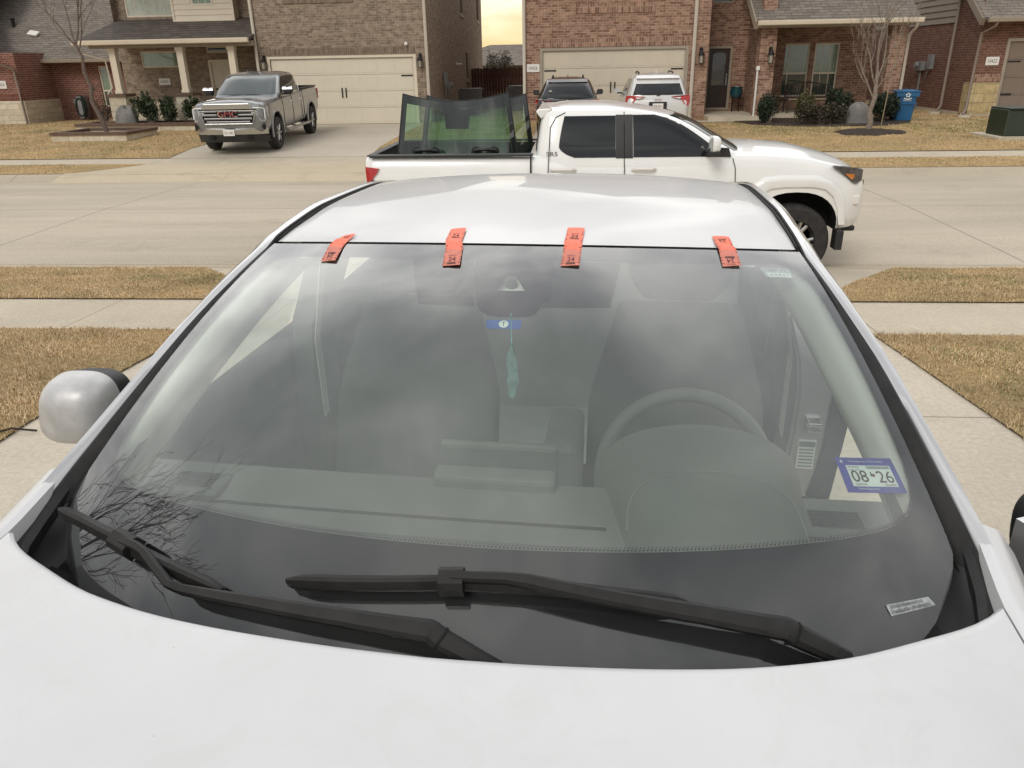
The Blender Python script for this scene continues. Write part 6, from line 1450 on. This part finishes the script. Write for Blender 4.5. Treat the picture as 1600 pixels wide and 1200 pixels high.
    b = MB(); tl = [(-2.66, 1.24), (-2.50, 1.225), (-2.53, 1.17), (-2.575, 1.12), (-2.58, .95), (-2.65, .93)]
    ty = lambda x, o_: s*(interp([-2.66, -2.62, -2.5, -2.4], [.90, .925, .936, .938])(x)+o_)
    b.add([(x, ty(x, .01), z) for x, z in tl]+[(x-.01, ty(x, -.12), z) for x, z in tl], [tuple(range(6)), tuple(range(6, 12))]+[(i, (i+1) % 6, 6+(i+1) % 6, 6+i) for i in range(6)]); t_ = b.build('tail_light', T['red'], wt, bevel=.006)
    b = MB(); b.box(-2.60, -2.56, min(ty(-2.6, .014), ty(-2.6, 0)), max(ty(-2.6, .014), ty(-2.6, 0)), .94, 1.10); b.build('lamp_surround', T['lampdark'], t_)
    # mirror
    mo = car_mirror(wt, 1.02, s*1.09, 1.455, s, 'white', 1.05)
    b = MB(); b.box(1.0, 1.10, s*1.08-.115, s*1.08+.115, 1.355, 1.395); b.prism([(1.0, s*.87, 1.31), (1.27, s*.87, 1.31), (1.24, s*.87, 1.40), (1.0, s*.95, 1.42)], (0, s*.04, 0)); b.build('mirror_base', T['blackplastic'], mo, bevel=.008)
    b = MB(); b.box(2.58, 2.66, s*.80-.09, s*.80+.09, .80, .90); b.build('bumper_step', T['whitetrim'], wt, bevel=.015)
b = MB(); text_fit(b, 'SR5', lambda a, q: (-.62+a, -(gw.w(1.36)+.006), 1.355+q), .12, .045); b.build('side_badge', T['ink'], wt)
gw.end(wt, 'windscreen', T['tint2'], 1.36, 1.72, .86, .86, True); gw.end(wt, 'rear_window', T['tint'], 1.36, 1.70, .8, .8, False)
b = MB(); b.prism([(-.74, -.72, 1.70), (-.80, -.72, 1.775), (-.77, -.72, 1.80), (-.62, -.72, 1.805)], (0, 1.44, 0)); b.build('roof_spoiler', T['white'], wt, bevel=.012)
b = MB(); b.box(2.70, 2.785, -.58, .58, .78, 1.02)
for k in range(4): b.box(2.74, 2.795, -.56, .56, .80+.055*k, .82+.055*k)
b.build('grille', T['blackplastic'], wt, bevel=.012)
b = MB(); b.box(2.56, 2.71, -.74, .74, .49, .55); b.build('bumper_skirt', T['blackplastic'], wt, bevel=.02)
b = MB(); [b.box(-2.5, 2.4, y-.05, y+.05, .36, .5) for y in (-.45, .45)]; [b.tube([(x, -.75, .41), (x, .75, .41)], .05, 8) for x in (-1.39, 1.96)]; b.build('chassis', T['void'], wt)
# the spare windscreens in the bed
def spare(lab, x0, y0, wtop, wbot, h, lean, rz, gm='green', sag=.10, so_=0.0, group='spare windscreens in the pickup bed'):
    root = empty('spare_windscreen', lab, 'windscreen', (.42+x0, 9.45+y0, -.55+.785), rz, group)
    def f(a, j, off=0): # a -1..1, j 0 bottom..1 top
        hw = wbot/2+(wtop-wbot)/2*j; q = 1-a*a
        return Vector((a*hw, lean*j-.13*q+off, h*j-sag*q*(j)**2+.02*q))
    b = MB(); b.grid(lambda i, j: f(-1+2*i, j), 30, 20); b.build('pane', T[gm], root, smooth=True)
    b = MB(); B = .05
    for (a0, a1, j0, j1) in ((-1, 1, .92, 1.0), (-1, 1, 0, .10), (-1, -.91, .10, .92), (.92, 1, .10, .92)): b.grid(lambda i, j: f(a0+(a1-a0)*i, j0+(j1-j0)*j, .004), 24, 8)
    b.build('frit_band', T['frit'], root, smooth=True)
    b = MB(); b.grid(lambda i, j: f(so_-.15*(1-.25*(1-j))+.30*(1-.25*(1-j))*i, .70+.22*j, .005), 8, 6); b.build('sensor_shield', T['frit'], root, smooth=True)
    b = MB(); [b.tube([f(-1+2*k/30, 1) for k in range(31)], .006, 5)]; b.tube([f(-1, k/12) for k in range(13)], .008, 5); b.tube([f(1, k/12) for k in range(13)], .008, 5); b.build('edge_moulding', T['rubber'], root)
    return root
spare('curved green tinted spare windscreen in the pickup bed, the one nearer the tailgate', -1.735, -.28, 1.22, 1.53, 1.17, .20, R(2), so_=-.06)
spare('second green tinted spare windscreen in the pickup bed, its right edge showing nearer the cab', -1.53, -.04, 1.17, 1.49, 1.14, .22, R(1.5), so_=-.25)
for k, (x, lab) in enumerate(((-2.05, 'black suction cup handle at the foot of the spare windscreen, nearer the tailgate'), (-1.38, 'black suction cup handle at the foot of the spare windscreen, nearer the cab'))):
    b = MB(); b.lathe([(.0, .03), (.03, .03), (.06, .0), (.06, -.01), (.0, -.01)], (-.10, 0, 0), 'y', 16); b.lathe([(.0, .03), (.03, .03), (.06, .0), (.06, -.01), (.0, -.01)], (.10, 0, 0), 'y', 16); b.tube([(-.12, -.05, .02), (-.05, -.09, .035), (.05, -.09, .035), (.12, -.05, .02)], .02, 8); b.tube([(-.1, -.05, 0), (-.1, 0, 0)], .02, 6); b.tube([(.1, -.05, 0), (.1, 0, 0)], .02, 6)
    o = tag(b.build('suction_cup', T['rubber'], smooth=True), lab, 'suction cup', 'suction cups in the pickup bed'); o.location = (.42+x, 9.45-.47, -.55+1.34)

# --- grey pickup on the left driveway
gt = empty('grey_pickup', 'grey crew cab pickup with chrome front parked on the left driveway facing the street', 'pickup', (-8.53, 22.1, Zg(21.9)+.005), R(-86.2)); gt.rotation_euler = (0, R(1.2), R(-86.2)); gt.scale = (.95, .89, .95)
X = [-2.93, -2.88, -2.7, -1.5, -.75, .2, 1.2, 1.5, 2.2, 2.6, 2.8, 2.88, 2.92, 2.94]
gb = shell('body', gt, X, [1.38, 1.39, 1.39, 1.38, 1.37, 1.33, 1.30, 1.30, 1.28, 1.255, 1.22, 1.17, 1.10, 1.0], [.62, .58, .55, .50, .48, .46, .46, .47, .50, .50, .50, .52, .56, .6], [.98, 1.0, 1.01, 1.015, 1.015, 1.015, 1.015, 1.015, 1.015, 1.0, .97, .94, .90, .84], [0, 0, 0, 0, .02, .04, .05, .06, .075, .07, .05, .03, .02, .01], T['grey'], n=100)
arch_cut(gb, (-1.86, 1.90), .47, .49, 1.015, .12)
cb = MB(); cb.box(-2.84, -.98, -.84, .84, .9, 1.7); cutout(gb, cb, T['void'])
b = MB()
for s in (-1, 1): b.box(-2.88, -.95, s*.92-.06, s*.92+.06, 1.375, 1.40)
b.box(-2.92, -2.84, -.95, .95, 1.38, 1.40); b.build('bed_rail_cap', T['blackplastic'], gt)
gg = Green([1.28, 1.36, 1.50, 1.62, 1.72, 1.80, 1.85, 1.875], [1.46, 1.34, 1.10, .89, .71, .54, .36, .16], [-.96, -.95, -.93, -.90, -.87, -.84, -.80, -.70], [.97, .955, .92, .88, .845, .81, .77, .66], bowf=.16, bowr=.03, n=10)
gg.build('cab', gt, T['grey'], crown=.04, nz=22)
ws_ = gg.end(gt, 'windscreen', T['tint2'], 1.37, 1.81, .91, .88, True)
for s in (-1, 1):
    gg.side(gt, 'side_window', T['tint'], [1.37, 1.5, 1.65, 1.79], [-.70, -.72, -.70, -.66], [1.14, .94, .72, .46], s)
    b = MB(); b.tube([(x, s*(gg.w(1.355)+.008), 1.36) for x in (-.72, .2, 1.2)], .012, 5); P = [(-.78, 1.36), (-.80, 1.55), (-.75, 1.72), (-.68, 1.80), (-.3, 1.83), (.3, 1.82), (.55, 1.77)]; b.tube([(x, s*(gg.w(z)+.008), z) for x, z in P], .012, 5); b.build('window_trim', T['chrome'], gt)
    b = MB()
    for x in (-.74, .22, 1.20): b.tube([(x, s*1.017, .52), (x, s*1.019, .9), (x, s*1.004, 1.2), (x, s*.975, 1.31)], .006, 5)
    b.tube([(-1.0, s*1.017, .55), (-1.0, s*1.012, 1.1), (-1.0, s*.98, 1.34)], .01, 5); b.build('door_seams', T['void'], gt)
    for x in (-.58, .36): b = MB(); b.tube([(x-.1, s*1.0, 1.13), (x-.07, s*1.045, 1.14), (x+.07, s*1.045, 1.14), (x+.1, s*1.0, 1.13)], .02, 6); b.build('door_handle', T['chrome'], gt, smooth=True)
    for x in (-1.86, 1.90):
        wheel(gt, x, s*.90, .415, .255, s, 'alloy', .27, 6, False)
        b = MB(); n = 20; V = []
        for k in range(n+1):
            a = pi*(-.06+1.12*k/n)
            for r_, o_ in ((.485, -.03), (.49, .018), (.55, .016), (.56, -.01)): V.append((x+r_*sgnp(cos(a), .88), s*(1.012+o_), .47+r_*sgnp(sin(a), .88)))
        b.add(V, [(i*4+k, i*4+k+1, (i+1)*4+k+1, (i+1)*4+k) for i in range(n) for k in range(3)]); b.build('wheel_flare', T['grey'], gt, smooth=True)
    mo = car_mirror(gt, 1.02, s*1.17, 1.44, s, 'blackplastic', 1.25)
    b = MB(); b.grid(lambda i, j: Vector((1.03+.11*sin(pi*j*.5), s*1.17-.14+.28*i, 1.545-.075*j*j)), 6, 5); b.build('mirror_cap', T['chrome'], mo, smooth=True)
    b = MB(); b.tube([(1.25, s*1.07, .42), (-1.2, s*1.07, .42)], .06, 8, flat=(1.2, .6)); [b.tube([(x, s*.8, .46), (x, s*1.05, .42)], .025, 6) for x in (.9, 0, -.9)]; b.build('side_step', T['alloy'], gt, smooth=True)
    # headlights: tall lamps wrapping the corners, with bright C
    P = [(2.935, .62, 1.16), (2.915, .84, 1.17), (2.80, 1.0, 1.18), (2.72, 1.02, 1.12), (2.74, 1.02, .88), (2.82, .99, .80), (2.92, .88, .78), (2.94, .80, .92), (2.945, .64, .98)]
    b = MB(); b.prism([(x, s*y, z) for x, y, z in P], (-.08, 0, 0)); [b.v.__setitem__(i, (b.v[i][0]+.012, b.v[i][1]+s*.006, b.v[i][2])) for i in range(9)]; h_ = b.build('headlight', T['lens'], gt)
    b = MB(); b.tube([(2.955, s*.66, 1.12), (2.94, s*.86, 1.13), (2.86, s*.985, 1.10), (2.87, s*.985, .86)], .014, 6); b.tube([(2.965, s*.66, 1.03), (2.955, s*.80, 1.03)], .02, 6); b.build('lamp_strip', T['whitepaint'], h_)
    b = MB(); b.prism([(2.90, s*.90, .68), (2.86, s*.97, .74), (2.86, s*.97, .60), (2.90, s*.92, .58)], (.05, s*.01, 0)); b.build('bumper_vent', T['void'], gt)
    b = MB(); b.box(-2.95, -2.86, s*.90-.1, s*.90+.115, 1.0, 1.30); b.build('tail_light', T['red'], gt, bevel=.01)
    b = MB(); b.box(2.90, 2.99, s*.52-.07, s*.52+.07, .36, .44); b.build('tow_hook', T['void'], gt, bevel=.01)
b = MB(); b.prism([(2.93, y, z) for y, z in ((-.80, 1.10), (-.66, .72), (.66, .72), (.80, 1.10))], (.02, 0, 0)); gr = b.build('grille', T['void'], gt)
b = MB()
for k, (w_, z) in enumerate(((.60, .79), (.66, .87), (.71, .96), (.75, 1.05))): b.box(2.945, 2.985, -w_, w_, z-.025, z+.022)
b.build('grille_bars', T['grillegrey'], gr, bevel=.008)
b = MB(); b.prism([(2.93, -.70, 1.10), (2.93, -.66, 1.20), (2.93, -.62, 1.235), (2.93, .62, 1.235), (2.93, .66, 1.20), (2.93, .70, 1.10)], (.065, 0, 0)); b.tube([(2.965, -.78, 1.08), (2.965, -.66, .74), (2.965, .66, .74), (2.965, .78, 1.08)], .026, 6); b.build('chrome_surround', T['satin'], gt, bevel=.015)
b = MB(); b.box(2.94, 2.992, -.30, .30, .90, 1.06); b.build('badge_plate', T['void'], gr, bevel=.01)
b = MB(); text_fit(b, 'GMC', lambda a, q: (3.0, a, .985+q), .50, .135); bb_ = MB(); b.v = [(p[0], p[1], p[2]) for p in b.v]; b.build('badge_lettering', mat('red enamel badge', (.30, .045, .05), .3, .2), gr)
b = MB(); text_fit(b, 'GMC', lambda a, q: (2.997, a, .985+q), .545, .155); b.build('badge_outline', T['chrome'], gr)
b = MB(); b.grid(lambda i, j: Vector((2.99-.20*abs(2*i-1)**4-.03*(1-j), -1.0+2.0*i, .48+.15*j-.05*j*(1-min(1, abs(2*i-1)*1.4)))), 30, 4); b.grid(lambda i, j: Vector((2.99-.20*abs(2*i-1)**4-.10*j, -1.0+2.0*i, .63-.05*(1-min(1, abs(2*i-1)*1.4)))), 30, 1); b.build('front_bumper', T['satin'], gt, smooth=True, angle=40)
b = MB(); b.grid(lambda i, j: Vector((2.96-.22*abs(2*i-1)**4-.10*j, -.99+1.98*i, .49-.21*j)), 30, 4); b.build('lower_bumper', T['blackplastic'], gt, smooth=True)
plate(gt, (3.0, -.03, .53), 1, 'SVL 4182')
b = MB(); b.tube([(.12, -.30, 1.90), (.02, -.30, 1.93), (-.02, -.30, 1.90)], .02, 6); b.build('roof_antenna', T['grey'], gt)
b = MB(); [b.box(-2.7, 2.6, y-.05, y+.05, .36, .5) for y in (-.5, .5)]; [b.tube([(x, -.8, .41), (x, .8, .41)], .06, 8) for x in (-1.86, 1.90)]; b.build('chassis', T['void'], gt)

# --- two crossovers seen from behind
def crossover(name, lab, loc, m, dark):
    r = empty(name, lab, 'suv', loc, R(90)); r.rotation_euler = (0, R(-.6), R(90)); r.scale = (.93, .92, .93)
    X = [-2.28, -2.25, -2.15, -1.9, -.9, .5, 1.1, 1.9, 2.2, 2.3, 2.33]
    bd = shell('body', r, X, [.98, 1.02, 1.05, 1.06, 1.04, 1.0, .99, .93, .85, .76, .66], [.48, .40, .34, .30, .27, .27, .28, .32, .34, .38, .45], [.80, .85, .90, .92, .925, .925, .925, .91, .84, .74, .6], [0, 0, .0, .0, .02, .03, .04, .06, .05, .03, .02], T[m], n=80)
    arch_cut(bd, (-1.36, 1.36), .36, .40, .925, .05)
    if dark: Z, XF, XR, Wd = [.98, 1.08, 1.22, 1.36, 1.46, 1.535, 1.565, 1.58], [1.15, .98, .72, .46, .25, .0, -.2, -.4], [-2.16, -2.12, -1.98, -1.80, -1.66, -1.50, -1.38, -1.2], [.90, .87, .80, .73, .68, .62, .56, .46]
    else: Z, XF, XR, Wd = [.98, 1.08, 1.24, 1.40, 1.52, 1.60, 1.635, 1.65], [1.1, .95, .68, .40, .18, -.05, -.25, -.45], [-2.22, -2.20, -2.11, -2.0, -1.90, -1.80, -1.70, -1.5], [.90, .875, .82, .765, .72, .66, .60, .5]
    g_ = Green(Z, XF, XR, Wd, bowf=.2, bowr=.07, n=9); g_.build('cabin', r, T[m], crown=.03, nz=22)
    zt = Z[-1]; w0, w1 = (1.05, 1.36) if dark else (1.10, 1.40)
    g_.end(r, 'rear_window', T['tint'], w0, w1, .84, .82, False)
    b = MB(); zz = Z[-3]; xr_ = g_.r(zz); b.grid(lambda i, j: Vector((xr_-.02-.17*(1-j)-.05*(1-(2*i-1)**2), (-.62+1.24*i)*(1 if not dark else .93), zz+.02-.075*(1-j))), 14, 3); b.grid(lambda i, j: Vector((xr_-.19-.05*(1-(2*i-1)**2)+.10*j, (-.62+1.24*i)*(1 if not dark else .93), zz-.055-.035*j)), 14, 1); b.build('rear_spoiler', T[m], r, smooth=True, angle=40)
    for s in (-1, 1):
        g_.side(r, 'side_window', T['tint'], [1.07, 1.2, 1.35, Z[-4]], [-1.75, -1.72, -1.66, -1.5], [.86, .66, .38, .12], s)
        for x in (-1.36, 1.36): wheel(r, x, s*.81, .355, .225, s, 'alloy', .22, 5)
        car_mirror(r, .66, s*1.03, 1.10, s, m if not dark else 'darkpaint', .95)
        b = MB(); zr = Z[-2]+.015; b.tube([(-1.30, s*(g_.w(zr)+.0), zr-.03), (-1.2, s*g_.w(zr), zr+.035), (-.3, s*(g_.w(zr)), zr+.045), (.0, s*g_.w(zr), zr-.01)], .022, 6); b.build('roof_rail', T['blackmetal'] if dark else T['blackplastic'], r, smooth=True)
        b = MB()
        if dark: P = [(-2.20, .45, .93), (-2.27, .45, 1.0), (-2.24, .72, 1.02), (-2.08, .91, 1.03), (-1.92, .935, 1.0), (-2.08, .925, .94), (-2.25, .80, .90)]
        else: P = [(-2.29, .38, 1.06), (-2.28, .60, 1.08), (-2.14, .915, 1.09), (-2.10, .93, .92), (-2.2, .885, .80), (-2.28, .74, .86), (-2.285, .66, .98)]
        Q = [(-abs(x)+.0, s*y, z) for x, y, z in P[(1 if dark else 0):]]
        b.prism([(x-.025, y+s*.008, z) for x, y, z in Q], (.07, -s*.02, 0)); tl_ = b.build('tail_light', T['red'], r)
        if not dark: b = MB(); b.prism([(-2.335, s*.46, 1.035), (-2.335, s*.66, 1.045), (-2.335, s*.60, 1.0)], (.02, 0, 0)); b.build('reverse_lamp', T['whitepaint'], tl_)
    b = MB(); b.box(-2.315, -2.26, -.26, .26, .70, .92); b.build('plate_recess', T['blackplastic'], r, bevel=.02)
    plate(r, (-2.33, 0, .80), -1, 'RTK 7306' if dark else 'PZB 5914')
    if not dark:
        b = MB(); text_fit(b, 'GMC', lambda a, q: (-2.318, -a, .975+q), .22, .055); b.build('tailgate_badge', mat('red gold badge', (.32, .12, .07), .35, .3), r)
    else:
        b = MB(); b.lathe([(.0, -2.335), (.05, -2.335), (.055, -2.31)], (0, 0, .98), 'x', 18); b.build('tailgate_badge', T['chrome'], r, smooth=True)
    b = MB(); q = .02; b.tube([(g_.r(w0+.03)-.09, .0, w0+.02), (g_.r(w0+.08)-.085, -.30, w0+.05)], .014, 6); b.box(g_.r(w0)-.10, g_.r(w0)-.04, -.05, .05, w0-.02, w0+.05); b.build('rear_wiper', T['blackplastic'], r)
    b = MB(); zf = zt+.03; b.prism([(-1.32, -.012, zf-.02), (-1.18, -.012, zf-.01), (-1.30, -.012, zf+.055)], (0, .024, 0)); b.build('roof_antenna', T[m], r)
    if dark: b = MB(); b.lathe([(.0, 0), (.045, 0), (.045, .004), (.0, .004)], (0, 0, 0), 'x', 16); o = b.build('window_decal', T['whitepaint'], r); o.location = (g_.r(1.24)-.075, .50, 1.24); o.rotation_euler = (0, R(-38), 0)
    return r
crossover('dark_suv', 'near black crossover parked at left on the red brick house driveway, seen from behind', (-.10, 24.0, Zg(24)), 'darkpaint', True)
crossover('white_suv', 'frost white crossover parked at right on the red brick house driveway, seen from behind', (2.32, 24.3, Zg(24.2)), 'silverwhite', False)
# ------------------------------------------------------------------ trees and shrubs
def leaves(b, n, fn, size, up=.3):
    for _ in range(n):
        p, d = fn(); s_ = size*random.uniform(.6, 1.4); a = Vector((random.gauss(0, 1), random.gauss(0, 1), random.gauss(up, 1))).normalized(); c = a.cross(Vector((random.gauss(0, 1), random.gauss(0, 1), random.gauss(0, 1)))).normalized()
        p = Vector(p); b.add([p-a*s_*.5, p+c*s_*.28, p+a*s_*.6, p-c*s_*.28], [(0, 1, 2, 3)])
def shrub(name, lab, x, y, rx, ry, h, m, n=1400, size=.05, spiky=.0, group=None, stem='barkbrown', z0=None):
    z0 = Zg(y)+.03 if z0 is None else z0
    root = empty(name, lab, 'shrub', (x, y, z0), 0, group)
    lob = [(random.uniform(-.55, .55)*rx, random.uniform(-.55, .55)*ry, random.uniform(.35, .82)*h, random.uniform(.30, .55)) for _ in range(9)]
    b = MB()
    tips = []
    for _ in range(26):
        l = random.choice(lob); e = Vector((l[0]+random.gauss(0, .25)*rx*l[3], l[1]+random.gauss(0, .25)*ry*l[3], l[2]+random.uniform(0, .25)*h)); b.tube([(random.uniform(-.06, .06), random.uniform(-.06, .06), -.03), (e.x*.45, e.y*.45, e.z*.5), tuple(e)], [.014, .01, .004], 5); tips.append(e)
    b.build('stems', T[stem], root)
    def fn():
        if random.random() < spiky:
            e = random.choice(tips); t = random.uniform(.6, 1.22); return (e.x*t+random.gauss(0, .02), e.y*t+random.gauss(0, .02), e.z*t+random.gauss(0, .02)), 0
        l = random.choice(lob); v = Vector((random.gauss(0, 1), random.gauss(0, 1), random.gauss(0, 1))).normalized()*random.random()**.4
        return (l[0]+v.x*rx*l[3], l[1]+v.y*ry*l[3], max(.02, l[2]+v.z*h*l[3]*.85)), 0
    b = MB(); leaves(b, int(n*1.9), fn, size*1.25); b.build('foliage', T[m], root)
    return root
G1 = 'shrubs in the right mulch bed'; G2 = 'shrubs in the bed before the porch'
shrub('shrub', 'rounded dark shrub at the porch step, leftmost in the right mulch bed', 5.95, 25.05, .42, .4, .72, 'leafdark', 1700, .055, .15, G1)
shrub('shrub', 'yellow green upright shrub in front of the bench', 7.0, 25.3, .34, .3, .8, 'leafyellow', 1100, .05, .4, G1)
shrub('shrub', 'wide low olive shrub spreading at the front of the right mulch bed', 7.35, 24.45, .98, .5, .50, 'leafolive', 3200, .05, .35, G1)
shrub('shrub', 'dark shrub behind the grey fake rock', 8.2, 25.6, .6, .45, .95, 'leafdark', 1900, .055, .2, G1)
shrub('shrub', 'large dark shrub beside the blue wheelie bin', 9.35, 25.1, .58, .5, .82, 'leafdark', 2400, .055, .15, G1)
shrub('shrub', 'broad dark green shrub leftmost in the bed before the porch', -13.75, 25.75, .52, .4, .78, 'leafgreen', 1500, .065, .45, G2, z0=.06)
shrub('shrub', 'dark green shrub in the middle of the bed before the porch', -13.1, 25.8, .42, .4, .74, 'leafgreen', 1200, .065, .45, G2, z0=.06)
shrub('shrub', 'green shrub nearest the grey pickup in the bed before the porch', -12.25, 25.8, .42, .4, .76, 'leafgreen', 1000, .065, .5, G2, z0=.06)
shrub('bare_shrub', 'brown twiggy shrub against the left red brick wall', -16.3, 27.4, .65, .5, 1.05, 'leafolive', 420, .04, .8)
shrub('garden_tree', 'small olive tree showing above the cedar fence', -4.95, 55, 1.35, 1.2, 2.25, 'leafolive', 1900, .09, .1)
def grow(b, p, d, L, r, depth, spread=.55, upb=.12, nseg=4, kids=3, wob=.18, minr=.003, shrink=.66, col=None):
    pts = [p]; rs = [r]; dd = Vector(d).normalized()
    for k in range(nseg):
        dd = (dd+Vector((random.gauss(0, wob), random.gauss(0, wob), random.gauss(upb, wob*.6)))).normalized(); p = p+dd*(L/nseg); pts.append(p); rs.append(max(minr, r*(1-.45*(k+1)/nseg)))
    b.tube(pts, rs, 6 if r > .02 else 4, cap=False)
    if depth <= 0: return
    for c in range(kids):
        i = random.randint(1, nseg) if c else nseg
        q = pts[i]; a = random.uniform(0, 2*pi); side = Vector((cos(a), sin(a), random.uniform(-.1, .5)))
        nd = (dd+side*spread*random.uniform(.7, 1.4)).normalized(); grow(b, q, nd, L*shrink*random.uniform(.75, 1.2), max(minr, rs[i]*.68), depth-1, spread, upb, nseg, kids, wob, minr, shrink)
random.seed(21)
def tree(name, lab, base, trunk, rtop, m, branches, **kw):
    root = empty(name, lab, 'tree', base)
    b = MB(); b.tube(trunk, [rtop*2.0-(rtop)*k/(len(trunk)-1) for k in range(len(trunk))], 10); b.build('trunk', T[m], root, smooth=True)
    b = MB()
    for (at, d, L, r, dep) in branches: grow(b, Vector(at), d, L, r, dep, **kw)
    b.build('branches', T[m], root); return root
# bent tree on the left lawn
tree('bare_tree', 'bent leafless tree rising from the low stone planter on the left lawn', (-13.82, 23.2, Zg(23)+.1),
     [(0, 0, 0), (-.10, 0, .45), (-.28, 0, .95), (-.22, .02, 1.35), (-.34, .02, 1.75), (-.30, .03, 2.15), (-.42, .03, 2.5)], .038, 'barkbrown',
     [((-.42, .03, 2.48), (.2, 0, 1), 1.3, .034, 4), ((-.42, .03, 2.45), (-.75, .1, .8), 1.15, .032, 4), ((-.36, .03, 2.3), (.35, .1, 1), 1.0, .022, 4), ((-.42, .0, 2.5), (-.1, .1, 1), 1.4, .024, 4), ((-.27, .02, 1.2), (.75, 0, .6), .35, .02, 1)], kids=3, spread=.5)
# bare tree on the right lawn
tree('bare_tree', 'pale leafless multi branched tree growing from the mulch ring on the right lawn', (7.95, 22.3, Zg(22.3)+.05),
     [(0, 0, 0), (.03, 0, .25), (-.03, 0, .5), (.05, 0, .85), (.03, .02, 1.2), (.02, .02, 1.5)], .042, 'bark',
     [((.02, .02, 1.48), (.1, 0, 1), 1.5, .034, 4), ((.03, .0, 1.1), (-.5, .0, .9), 1.1, .022, 4), ((.0, 0, .85), (-.62, .0, .75), .95, .026, 4), ((.04, .0, 1.3), (.35, .1, 1), 1.4, .024, 4), ((.03, 0, 1.0), (.55, 0, .9), 1.0, .018, 4), ((.02, .02, 1.5), (-.15, .1, 1), 1.5, .025, 4)], kids=3, spread=.42, upb=.16)
b = MB(); b.tube([(8.28, 22.35, Zg(22)), (8.42, 22.37, 2.4)], .012, 6); tag(b.build('tree_stake', T['benchseat']), 'thin pale stake standing beside the bare tree on the right lawn', 'stake')
# leafless yard tree beside the driveway whose branches mirror in the windscreen
random.seed(5)
tree('yard_tree', 'leafless dark yard tree left of the driveway whose twigs mirror in the windscreen', (-5.3, 1.5, 0),
     [(0, 0, -.05), (.02, 0, .6), (-.03, .02, 1.3), (.05, 0, 2.0)], .055, 'barkdark',
     [((.05, 0, 1.95), (.6, .15, 1), 1.2, .022, 4), ((.04, 0, 1.8), (.45, .5, 1), 1.2, .02, 4), ((.05, 0, 1.95), (.1, .1, 1), 1.4, .03, 4), ((.02, 0, 1.6), (.8, -.2, .8), 1.3, .018, 4), ((.0, 0, 1.5), (.3, .7, .9), 1.2, .02, 4), ((.0, 0, 1.5), (-.5, .2, 1), 1.2, .02, 3)], kids=3, spread=.5, upb=.08, minr=.0028)
b = MB(); b.tube([(-2.95, 3.31, .012), (-2.85, 3.36, .03), (-2.72, 3.37, .015)], .006, 5); tag(b.build('twig', T['barkdark']), 'small fallen twig on the driveway edge at left', 'twig')
